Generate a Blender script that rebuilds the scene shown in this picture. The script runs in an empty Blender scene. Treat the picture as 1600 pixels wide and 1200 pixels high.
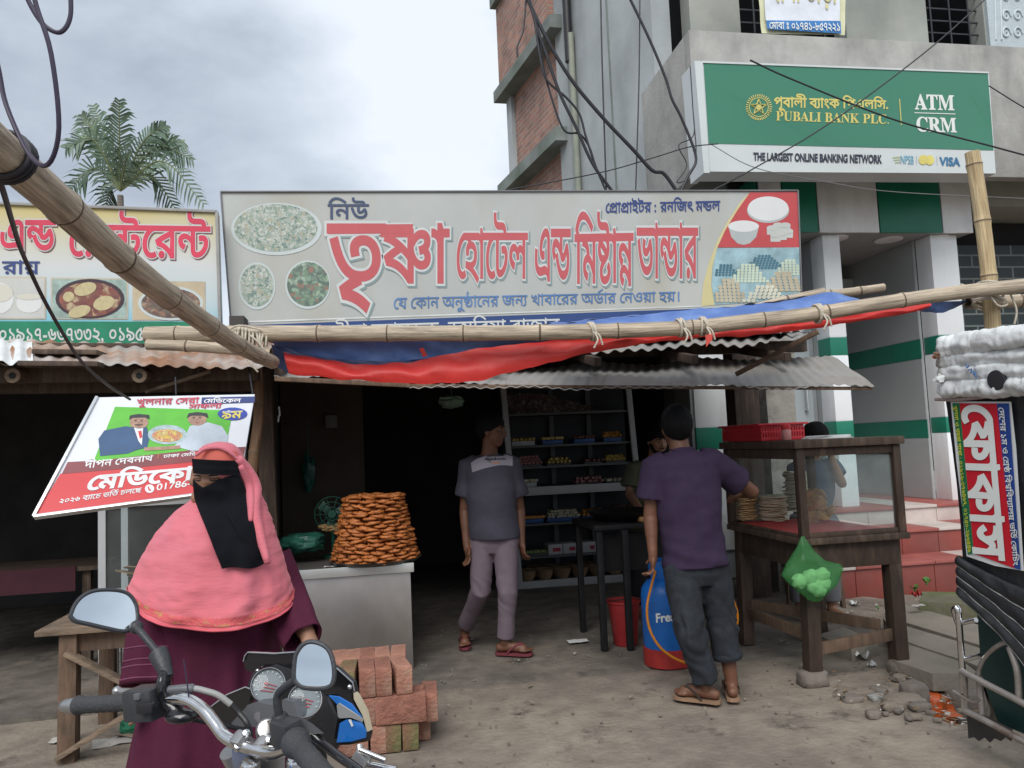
import bpy, bmesh, math, random
import numpy as np
from mathutils import Vector, Matrix, noise, geometry
S = bpy.context.scene
COL = S.collection
R = math.radians
random.seed(7)

# ---------------------------------------------------------------- camera
YAW, PITCH, ROLL, FPX, CH = R(10), R(4.5), R(-2.5), 1220.0, 1.5
_F = Vector((math.sin(YAW)*math.cos(PITCH), math.cos(YAW)*math.cos(PITCH), math.sin(PITCH)))
_R0 = Vector((math.cos(YAW), -math.sin(YAW), 0)); _U0 = _R0.cross(_F)
_R = _R0*math.cos(ROLL)+_U0*math.sin(ROLL); _U = _U0*math.cos(ROLL)-_R0*math.sin(ROLL)
CAM = Vector((0, 0, CH))
cd = bpy.data.cameras.new('camera'); cam = bpy.data.objects.new('camera', cd); COL.objects.link(cam)
cd.sensor_width = 36; cd.lens = FPX/1600*36; cd.clip_end = 2000; cd.clip_start = 0.05
cam.matrix_world = Matrix(((_R.x, _U.x, -_F.x, 0), (_R.y, _U.y, -_F.y, 0), (_R.z, _U.z, -_F.z, CH), (0, 0, 0, 1)))
S.camera = cam

# ---------------------------------------------------------------- light
S.view_settings.view_transform = 'Standard'; S.view_settings.look = 'None'
S.view_settings.exposure = EXPO = 0.95; S.view_settings.gamma = 1
SUN_EL, SUN_ROT = R(47), R(200)
w = bpy.data.worlds.new('World'); S.world = w; w.use_nodes = True
nt = w.node_tree; nt.nodes.clear()
def wn(t, **k):
    n = nt.nodes.new(t)
    for a, b in k.items(): setattr(n, a, b)
    return n
sky = wn('ShaderNodeTexSky', sky_type='NISHITA', sun_disc=False, sun_elevation=SUN_EL, sun_rotation=SUN_ROT)
b1 = wn('ShaderNodeBackground'); b1.inputs[1].default_value = .05
nt.links.new(sky.outputs[0], b1.inputs[0])
tc = wn('ShaderNodeTexCoord'); mp = wn('ShaderNodeMapping'); mp.inputs['Scale'].default_value = (1.3, 1.3, 2.6); mp.inputs['Location'].default_value = (2.43, .3, .55)
nz = wn('ShaderNodeTexNoise'); nz.inputs['Scale'].default_value = 1.35; nz.inputs['Detail'].default_value = 7; nz.inputs['Roughness'].default_value = .52; nz.inputs['Distortion'].default_value = .25
rp = wn('ShaderNodeValToRGB')
rp.color_ramp.elements[0].position = .40; rp.color_ramp.elements[0].color = (.40, .455, .54, 1)
rp.color_ramp.elements[1].position = .60; rp.color_ramp.elements[1].color = (.82, .88, .955, 1)
e = rp.color_ramp.elements.new(.5); e.color = (.60, .665, .76, 1)
b2 = wn('ShaderNodeBackground'); b2.inputs[1].default_value = .60
mx = wn('ShaderNodeMixShader'); mx.inputs[0].default_value = .92
out = wn('ShaderNodeOutputWorld')
nt.links.new(tc.outputs['Generated'], mp.inputs[0]); nt.links.new(mp.outputs[0], nz.inputs['Vector']); nt.links.new(nz.outputs[0], rp.inputs[0])
nt.links.new(rp.outputs[0], b2.inputs[0]); nt.links.new(b1.outputs[0], mx.inputs[1]); nt.links.new(b2.outputs[0], mx.inputs[2]); nt.links.new(mx.outputs[0], out.inputs[0])
sd = bpy.data.lights.new('sun', 'SUN'); sd.energy = 1.5; sd.angle = R(40); sd.color = (1, .975, .94)
so = bpy.data.objects.new('sun', sd); COL.objects.link(so)
_sd = Vector((math.sin(SUN_ROT)*math.cos(SUN_EL), math.cos(SUN_ROT)*math.cos(SUN_EL), math.sin(SUN_EL)))
so.rotation_euler = _sd.to_track_quat('Z', 'Y').to_euler(); so.location = (0, -5, 15)
S.cycles.max_bounces = 6; S.cycles.diffuse_bounces = 4; S.cycles.transparent_max_bounces = 12
S.cycles.caustics_reflective = False; S.cycles.caustics_refractive = False

# ---------------------------------------------------------------- measuring: pixels of the 1600x1200 photograph onto real planes
def ray(x, y): return _F+_R*((x-800)/FPX)+_U*((600-y)/FPX)
def atY(x, y, Y): d = ray(x, y); return CAM+d*(Y/d.y)
def atZ(x, y, Z=0.): d = ray(x, y); return CAM+d*((Z-CH)/d.z)
def atX(x, y, X): d = ray(x, y); return CAM+d*(X/d.x)
class Plane:
    def __init__(s, p, n):
        s.p = Vector(p); s.n = Vector(n).normalized()
        if s.n.dot(CAM-s.p) < 0: s.n = -s.n
    def __call__(s, x, y, off=0.):
        d = ray(x, y); return CAM+d*((s.p-CAM).dot(s.n)/d.dot(s.n))+s.n*off
def PY(Y): return Plane((0, Y, 0), (0, -1, 0))
def P3(a, b, c): return Plane(a, (b-a).cross(c-a))

# ---------------------------------------------------------------- materials
MATS = {}
def mat(name, col, rough=.8, var=.18, scale=5., bump=0., bscale=40., metal=0., stretch=(1, 1, 1), col2=None, thr=(.45, .6), scale2=2.5, stretch2=(1, 1, 1), coord='Object', spec=.5, trans=0., alpha=1., ior=1.45, sheen=0., coat=0., twoside=None, detail=6, bstretch=None, subs=0., col3=None, scale3=4., thr3=(.58, .66)):
    if name in MATS: return MATS[name]
    m = bpy.data.materials.new(name); m.use_nodes = True; t = m.node_tree; N = t.nodes; L = t.links
    p = N['Principled BSDF']; p.inputs['Roughness'].default_value = rough; p.inputs['Metallic'].default_value = metal
    p.inputs['Specular IOR Level'].default_value = spec; p.inputs['IOR'].default_value = ior
    p.inputs['Transmission Weight'].default_value = trans; p.inputs['Alpha'].default_value = alpha
    p.inputs['Sheen Weight'].default_value = sheen; p.inputs['Coat Weight'].default_value = coat
    if subs: p.inputs['Subsurface Weight'].default_value = subs; p.inputs['Subsurface Radius'].default_value = (.01, .004, .002)
    tc = N.new('ShaderNodeTexCoord')
    def nz(sc, st, det=detail, ro=.6):
        mpn = N.new('ShaderNodeMapping'); mpn.inputs['Scale'].default_value = st; L.new(tc.outputs[coord], mpn.inputs[0])
        n = N.new('ShaderNodeTexNoise'); n.inputs['Scale'].default_value = sc; n.inputs['Detail'].default_value = det; n.inputs['Roughness'].default_value = ro
        L.new(mpn.outputs[0], n.inputs['Vector']); return n
    n1 = nz(scale, stretch); r1 = N.new('ShaderNodeMapRange'); r1.inputs[1].default_value = .3; r1.inputs[2].default_value = .7
    r1.inputs[3].default_value = 1-var; r1.inputs[4].default_value = 1+var; L.new(n1.outputs[0], r1.inputs[0])
    base = N.new('ShaderNodeRGB'); base.outputs[0].default_value = (*col, 1); c = base.outputs[0]
    if col2 is not None:
        n2 = nz(scale2, stretch2); r2 = N.new('ShaderNodeMapRange'); r2.inputs[1].default_value = thr[0]; r2.inputs[2].default_value = thr[1]; L.new(n2.outputs[0], r2.inputs[0])
        mxn = N.new('ShaderNodeMix'); mxn.data_type = 'RGBA'; L.new(r2.outputs[0], mxn.inputs[0]); L.new(c, mxn.inputs[6]); mxn.inputs[7].default_value = (*col2, 1); c = mxn.outputs[2]
    if col3 is not None:
        n4 = nz(scale3, stretch, 8, .7); r4 = N.new('ShaderNodeMapRange'); r4.inputs[1].default_value = thr3[0]; r4.inputs[2].default_value = thr3[1]; r4.inputs[4].default_value = .75; L.new(n4.outputs[0], r4.inputs[0])
        mxn = N.new('ShaderNodeMix'); mxn.data_type = 'RGBA'; L.new(r4.outputs[0], mxn.inputs[0]); L.new(c, mxn.inputs[6]); mxn.inputs[7].default_value = (*col3, 1); c = mxn.outputs[2]
    if twoside is not None:
        g = N.new('ShaderNodeNewGeometry'); mxn = N.new('ShaderNodeMix'); mxn.data_type = 'RGBA'; L.new(g.outputs['Backfacing'], mxn.inputs[0]); L.new(c, mxn.inputs[6]); mxn.inputs[7].default_value = (*twoside, 1); c = mxn.outputs[2]
    vm = N.new('ShaderNodeVectorMath'); vm.operation = 'MULTIPLY'; L.new(c, vm.inputs[0]); L.new(r1.outputs[0], vm.inputs[1]); L.new(vm.outputs[0], p.inputs['Base Color'])
    if bump:
        n3 = nz(bscale, bstretch or stretch, 4); bn = N.new('ShaderNodeBump'); bn.inputs['Strength'].default_value = min(1, bump); bn.inputs['Distance'].default_value = .012*max(1, bump)
        L.new(n3.outputs[0], bn.inputs['Height']); L.new(bn.outputs[0], p.inputs['Normal'])
    MATS[name] = m; return m
def brickmat(name, c1, c2, mortar, axes, scale, bw=.5, rh=.25, ms=.02, rough=.9, bump=.6, offset=.5, var=.25):
    if name in MATS: return MATS[name]
    m = bpy.data.materials.new(name); m.use_nodes = True; t = m.node_tree; N = t.nodes; L = t.links
    p = N['Principled BSDF']; p.inputs['Roughness'].default_value = rough
    tc = N.new('ShaderNodeTexCoord'); sp = N.new('ShaderNodeSeparateXYZ'); cb = N.new('ShaderNodeCombineXYZ'); L.new(tc.outputs['Object'], sp.inputs[0])
    L.new(sp.outputs[axes[0]], cb.inputs[0]); L.new(sp.outputs[axes[1]], cb.inputs[1])
    b = N.new('ShaderNodeTexBrick'); b.offset = offset; L.new(cb.outputs[0], b.inputs[0])
    b.inputs['Color1'].default_value = (*c1, 1); b.inputs['Color2'].default_value = (*c2, 1); b.inputs['Mortar'].default_value = (*mortar, 1)
    b.inputs['Scale'].default_value = scale; b.inputs['Brick Width'].default_value = bw; b.inputs['Row Height'].default_value = rh; b.inputs['Mortar Size'].default_value = ms; b.inputs['Mortar Smooth'].default_value = .3
    n = N.new('ShaderNodeTexNoise'); n.inputs['Scale'].default_value = 3; n.inputs['Detail'].default_value = 8; L.new(tc.outputs['Object'], n.inputs[0])
    r1 = N.new('ShaderNodeMapRange'); r1.inputs[1].default_value = .3; r1.inputs[2].default_value = .7; r1.inputs[3].default_value = 1-var; r1.inputs[4].default_value = 1+var; L.new(n.outputs[0], r1.inputs[0])
    vm = N.new('ShaderNodeVectorMath'); vm.operation = 'MULTIPLY'; L.new(b.outputs[0], vm.inputs[0]); L.new(r1.outputs[0], vm.inputs[1]); L.new(vm.outputs[0], p.inputs['Base Color'])
    bn = N.new('ShaderNodeBump'); bn.inputs['Strength'].default_value = bump; bn.inputs['Distance'].default_value = .02; bn.invert = True; L.new(b.outputs['Fac'], bn.inputs['Height']); L.new(bn.outputs[0], p.inputs['Normal'])
    MATS[name] = m; return m
def vormat(name, cols, scale, rough=.6, bump=.5, stretch=(1, 1, 1), edge=(.12, .1, .08)):
    """small cells in a handful of colours: printed photographs of food, heaps of crumbs"""
    if name in MATS: return MATS[name]
    m = bpy.data.materials.new(name); m.use_nodes = True; t = m.node_tree; N = t.nodes; L = t.links; p = N['Principled BSDF']; p.inputs['Roughness'].default_value = rough
    tc = N.new('ShaderNodeTexCoord'); mpn = N.new('ShaderNodeMapping'); mpn.inputs['Scale'].default_value = stretch; L.new(tc.outputs['Object'], mpn.inputs[0])
    n = N.new('ShaderNodeTexNoise'); n.inputs['Scale'].default_value = scale*.7; L.new(mpn.outputs[0], n.inputs[0])
    ad = N.new('ShaderNodeMix'); ad.data_type = 'RGBA'; ad.blend_type = 'LINEAR_LIGHT'; ad.inputs[0].default_value = .04; L.new(mpn.outputs[0], ad.inputs[6]); L.new(n.outputs['Color'], ad.inputs[7])
    v = N.new('ShaderNodeTexVoronoi'); v.inputs['Scale'].default_value = scale; L.new(ad.outputs[2], v.inputs['Vector'])
    sp = N.new('ShaderNodeSeparateColor'); L.new(v.outputs['Color'], sp.inputs[0])
    r = N.new('ShaderNodeValToRGB'); r.color_ramp.interpolation = 'CONSTANT'; k = len(cols)
    while len(r.color_ramp.elements) < k: r.color_ramp.elements.new(.5)
    for i, c in enumerate(cols): r.color_ramp.elements[i].position = i/k; r.color_ramp.elements[i].color = (*c, 1)
    L.new(sp.outputs[0], r.inputs[0])
    mr = N.new('ShaderNodeMapRange'); mr.inputs[1].default_value = .25; mr.inputs[2].default_value = .8; L.new(v.outputs['Distance'], mr.inputs[0])
    mxn = N.new('ShaderNodeMix'); mxn.data_type = 'RGBA'; L.new(mr.outputs[0], mxn.inputs[0]); L.new(r.outputs[0], mxn.inputs[6]); mxn.inputs[7].default_value = (*edge, 1); L.new(mxn.outputs[2], p.inputs['Base Color'])
    if bump:
        bn = N.new('ShaderNodeBump'); bn.invert = True; bn.inputs['Strength'].default_value = bump; bn.inputs['Distance'].default_value = .02; L.new(v.outputs['Distance'], bn.inputs['Height']); L.new(bn.outputs[0], p.inputs['Normal'])
    MATS[name] = m; return m
def glassmat(name, col=(.9, .95, .95), dirt=.25, rough=.05):
    if name in MATS: return MATS[name]
    m = bpy.data.materials.new(name); m.use_nodes = True; t = m.node_tree; N = t.nodes; L = t.links; N.remove(N['Principled BSDF'])
    tr = N.new('ShaderNodeBsdfTransparent'); tr.inputs[0].default_value = (*col, 1); gl = N.new('ShaderNodeBsdfGlossy'); gl.inputs['Roughness'].default_value = rough
    df = N.new('ShaderNodeBsdfDiffuse'); df.inputs[0].default_value = (.6, .62, .62, 1)
    lw = N.new('ShaderNodeLayerWeight'); pw = N.new('ShaderNodeMath'); pw.operation = 'POWER'; L.new(lw.outputs['Facing'], pw.inputs[0]); pw.inputs[1].default_value = 3.5; fr = N.new('ShaderNodeMath'); fr.operation = 'MULTIPLY_ADD'; L.new(pw.outputs[0], fr.inputs[0]); fr.inputs[1].default_value = .5; fr.inputs[2].default_value = .025; a = N.new('ShaderNodeMixShader'); L.new(fr.outputs[0], a.inputs[0]); L.new(tr.outputs[0], a.inputs[1]); L.new(gl.outputs[0], a.inputs[2])
    tc = N.new('ShaderNodeTexCoord'); n = N.new('ShaderNodeTexNoise'); n.inputs['Scale'].default_value = 3; n.inputs['Detail'].default_value = 6; L.new(tc.outputs['Object'], n.inputs[0])
    mr = N.new('ShaderNodeMapRange'); mr.inputs[1].default_value = .35; mr.inputs[2].default_value = .75; mr.inputs[3].default_value = dirt*.35; mr.inputs[4].default_value = dirt*1.4; L.new(n.outputs[0], mr.inputs[0])
    b = N.new('ShaderNodeMixShader'); L.new(mr.outputs[0], b.inputs[0]); L.new(a.outputs[0], b.inputs[1]); L.new(df.outputs[0], b.inputs[2]); L.new(b.outputs[0], N['Material Output'].inputs[0])
    MATS[name] = m; return m

# ---------------------------------------------------------------- mesh builder
class MB:
    def __init__(s): s.v = []; s.f = []; s.uv = {}; s.M = None; s.mi = {}; s.cur = 0
    def add(s, vs, fs, uvs=None):
        o = len(s.v)
        for p in vs:
            p = Vector(p); s.v.append(s.M @ p if s.M is not None else p)
        for k, f in enumerate(fs):
            if s.cur: s.mi[len(s.f)] = s.cur
            if uvs: s.uv[len(s.f)] = uvs[k]
            s.f.append([i+o for i in f])
        return s
    def box(s, x0, y0, z0, x1, y1, z1, bev=0):
        b = min(bev, abs(x1-x0)*.45, abs(y1-y0)*.45, abs(z1-z0)*.45) if bev else 0
        if not b:
            return s.add([(x0, y0, z0), (x1, y0, z0), (x1, y1, z0), (x0, y1, z0), (x0, y0, z1), (x1, y0, z1), (x1, y1, z1), (x0, y1, z1)],
                  [(0, 3, 2, 1), (4, 5, 6, 7), (0, 1, 5, 4), (1, 2, 6, 5), (2, 3, 7, 6), (3, 0, 4, 7)])
        bm = bmesh.new(); bmesh.ops.create_cube(bm, size=1)
        for v in bm.verts: v.co = Vector(((x0+x1)/2+v.co.x*(x1-x0), (y0+y1)/2+v.co.y*(y1-y0), (z0+z1)/2+v.co.z*(z1-z0)))
        bmesh.ops.bevel(bm, geom=bm.edges[:], offset=b, segments=2, affect='EDGES', profile=.6)
        bm.verts.index_update(); s.add([v.co.copy() for v in bm.verts], [[v.index for v in f.verts] for f in bm.faces]); bm.free(); return s
    def beam(s, a, b, wx, wz, up=(0, 0, 1), bev=.004):
        """a squared timber or bar from a to b"""
        a, b = Vector(a), Vector(b); d = (b-a); L = d.length; d.normalize(); up = Vector(up)
        if abs(d.dot(up)) > .95: up = Vector((0, 1, 0))
        x = d.cross(up).normalized(); z = x.cross(d); old = s.M
        m = Matrix(((x.x, d.x, z.x, a.x), (x.y, d.y, z.y, a.y), (x.z, d.z, z.z, a.z), (0, 0, 0, 1)))
        s.M = m if old is None else old @ m; s.box(-wx/2, 0, -wz/2, wx/2, L, wz/2, bev); s.M = old; return s
    def tube(s, pts, r, n=10, caps=True, sx=1., closed=False, up=None, jit=0.):
        pts = [Vector(p) for p in pts]; k = len(pts); rs = r if isinstance(r, (list, tuple)) else [r]*k
        nx = None; vs = []; fs = []; us = []; L = 0; Ls = []
        for i, p in enumerate(pts):
            if closed: t = (pts[(i+1) % k]-pts[i-1])
            else: t = (pts[min(i+1, k-1)]-pts[max(i-1, 0)])
            t = t.normalized() if t.length > 1e-9 else Vector((0, 0, 1))
            if nx is None:
                u = Vector(up) if up else (Vector((0, 0, 1)) if abs(t.z) < .9 else Vector((1, 0, 0)))
                nx = t.cross(u).normalized()
            else:
                nx = (nx-t*nx.dot(t)); nx = nx.normalized() if nx.length > 1e-6 else t.orthogonal().normalized()
            ny = nx.cross(t); L += (p-pts[i-1]).length if i else 0; Ls.append(L)
            for j in range(n):
                a = 2*math.pi*j/n; q = rs[i]*(1+jit*(random.random()-.5)); vs.append(p+nx*math.cos(a)*q*sx+ny*math.sin(a)*q)
        m = k if closed else k-1
        for i in range(m):
            for j in range(n):
                i2 = (i+1) % k; j2 = (j+1) % n; fs.append((i*n+j, i*n+j2, i2*n+j2, i2*n+j)); us.append([(Ls[i], j/n), (Ls[i], (j+1)/n), (Ls[i2], (j+1)/n), (Ls[i2], j/n)])
        if caps and not closed:
            vs += [pts[0], pts[-1]]; c0, c1 = k*n, k*n+1
            for j in range(n):
                j2 = (j+1) % n; fs.append((c0, j2, j)); us.append([(0, 0)]*3); fs.append((c1, (k-1)*n+j, (k-1)*n+j2)); us.append([(L, 0)]*3)
        return s.add(vs, fs, us)
    def lathe(s, prof, c=(0, 0, 0), n=20, axis=None, caps=True):
        """profile of (radius, height) turned round the z axis through c (or the given axis)"""
        c = Vector(c); q = (Vector(axis).to_track_quat('Z', 'Y').to_matrix() if axis is not None else Matrix.Identity(3)); vs = []; fs = []
        for r, h in prof:
            for j in range(n):
                a = 2*math.pi*j/n; vs.append(c+q @ Vector((r*math.cos(a), r*math.sin(a), h)))
        k = len(prof)
        for i in range(k-1):
            for j in range(n): fs.append((i*n+j, i*n+(j+1) % n, (i+1)*n+(j+1) % n, (i+1)*n+j))
        if caps: fs.append(list(range(n))[::-1]); fs.append([(k-1)*n+j for j in range(n)])
        return s.add(vs, fs)
    def grid(s, rows, closed=False):
        """rows of equally many points joined into a sheet"""
        n = len(rows[0]); vs = [p for r in rows for p in r]; fs = []; us = []; m = n if closed else n-1; k = len(rows)
        for i in range(k-1):
            for j in range(m):
                j2 = (j+1) % n; fs.append((i*n+j, i*n+j2, (i+1)*n+j2, (i+1)*n+j)); us.append([(j/n, i/k), ((j+1)/n, i/k), ((j+1)/n, (i+1)/k), (j/n, (i+1)/k)])
        return s.add(vs, fs, us)
    def poly(s, pts, thick=None):
        """a flat outline, filled; with thick (a vector) it becomes a slab"""
        pts = [Vector(p) for p in pts]; n = len(pts); tr = geometry.tessellate_polygon([pts])
        if thick is None: return s.add(pts, [list(t) for t in tr])
        th = Vector(thick); vs = pts+[p+th for p in pts]; fs = [list(t) for t in tr]+[[i+n for i in t][::-1] for t in tr]+[(i, (i+1) % n, (i+1) % n+n, i+n) for i in range(n)]
        return s.add(vs, fs)
    def ball(s, c, r, n=10, m=7, scale=(1, 1, 1)):
        c = Vector(c); vs = [c+Vector((0, 0, r*scale[2]))]; fs = []
        for i in range(1, m):
            t = math.pi*i/m
            for j in range(n): a = 2*math.pi*j/n; vs.append(c+Vector((r*scale[0]*math.sin(t)*math.cos(a), r*scale[1]*math.sin(t)*math.sin(a), r*scale[2]*math.cos(t))))
        vs.append(c-Vector((0, 0, r*scale[2])))
        for j in range(n): fs.append((0, 1+j, 1+(j+1) % n)); fs.append((len(vs)-1, 1+(m-2)*n+(j+1) % n, 1+(m-2)*n+j))
        for i in range(m-2):
            for j in range(n): fs.append((1+i*n+j, 1+(i+1)*n+j, 1+(i+1)*n+(j+1) % n, 1+i*n+(j+1) % n))
        return s.add(vs, fs)

ROOT = {}
def _mk(name, mb, mats, off, smooth):
    me = bpy.data.meshes.new(name); me.from_pydata([p-off for p in mb.v], [], mb.f)
    for m in (mats if isinstance(mats, (list, tuple)) else [mats]): me.materials.append(m)
    for i, k in mb.mi.items(): me.polygons[i].material_index = k
    if mb.uv:
        ul = me.uv_layers.new(name='uv')
        for pl in me.polygons:
            u = mb.uv.get(pl.index)
            if u:
                for li, q in zip(pl.loop_indices, u): ul.data[li].uv = q
    me.validate(); bm = bmesh.new(); bm.from_mesh(me); bmesh.ops.recalc_face_normals(bm, faces=bm.faces[:]) if smooth != 'keep' else None; bm.to_mesh(me); bm.free()
    if smooth:
        me.polygons.foreach_set('use_smooth', [True]*len(me.polygons))
        if smooth is not True and smooth != 'keep': me.set_sharp_from_angle(angle=R(smooth))
    o = bpy.data.objects.new(name, me); COL.objects.link(o); return o
def thing(name, label, cat, loc=(0, 0, 0), group=None):
    o = bpy.data.objects.new(name, None); o.empty_display_size = .1; COL.objects.link(o); o.location = loc; o['label'] = label; o['category'] = cat
    if group: o['group'] = group
    ROOT[o.name] = Vector(loc); return o
def part(name, mb, m, parent, smooth=40, label=None, kind=None):
    off = ROOT[parent.name]; o = _mk(name, mb, m, off, smooth); o.parent = parent; ROOT[o.name] = off; KIDMAP.setdefault(parent.name, []).append(o)
    if label: o['label'] = label
    if kind: o['kind'] = kind
    return o
def solo(name, mb, m, label, cat, group=None, smooth=40, origin=None):
    if origin is None:
        xs = [p.x for p in mb.v]; ys = [p.y for p in mb.v]; origin = Vector(((min(xs)+max(xs))/2, (min(ys)+max(ys))/2, min(p.z for p in mb.v)))
    o = _mk(name, mb, m, Vector(origin), smooth); o.location = origin; o['label'] = label; o['category'] = cat
    if group: o['group'] = group
    ROOT[o.name] = Vector(origin); return o
def struct(name, mb, m, smooth=40):
    o = _mk(name, mb, m, Vector((0, 0, 0)), smooth); o['kind'] = 'structure'; ROOT[o.name] = Vector((0, 0, 0)); return o
def dup(o, loc, rot=None, label=None, group=None, scale=None):
    def cp(q, par):
        c = q.copy(); COL.objects.link(c)
        if par is not None: c.parent = par
        for ch in KIDS(q): cp(ch, c)
        return c
    r = cp(o, None); r.location = loc
    if rot is not None: r.rotation_euler = rot
    if scale is not None: r.scale = scale
    if label: r['label'] = label
    if group: r['group'] = group
    return r
KIDMAP = {}
def KIDS(q): return KIDMAP.get(q.name, [])
def lerp(a, b, t): return a+(b-a)*t
def curve(pts, n=24):
    """Catmull-Rom through the points"""
    pts = [Vector(p) for p in pts]; P = [pts[0]*2-pts[1]]+pts+[pts[-1]*2-pts[-2]]; o = []; k = len(pts)-1
    for i in range(n+1):
        t = i/n*k; s = min(int(t), k-1); u = t-s; a, b, c, d = P[s:s+4]
        o.append(.5*((2*b)+(c-a)*u+(2*a-5*b+4*c-d)*u*u+(3*b-a-3*c+d)*u**3))
    return o
def even(pts, n):
    """the polyline resampled to n+1 points evenly along its length"""
    pts = [Vector(p) for p in pts]; L = [0]
    for a, b in zip(pts, pts[1:]): L.append(L[-1]+(b-a).length)
    o = []; j = 0
    for i in range(n+1):
        d = L[-1]*i/n
        while j < len(pts)-2 and L[j+1] < d: j += 1
        o.append(pts[j].lerp(pts[j+1], (d-L[j])/max(1e-9, L[j+1]-L[j])))
    return o
def ns(p, s=1., seed=0.): return noise.noise(Vector(p)*s+Vector((seed, seed*.7, seed*1.3)))

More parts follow.
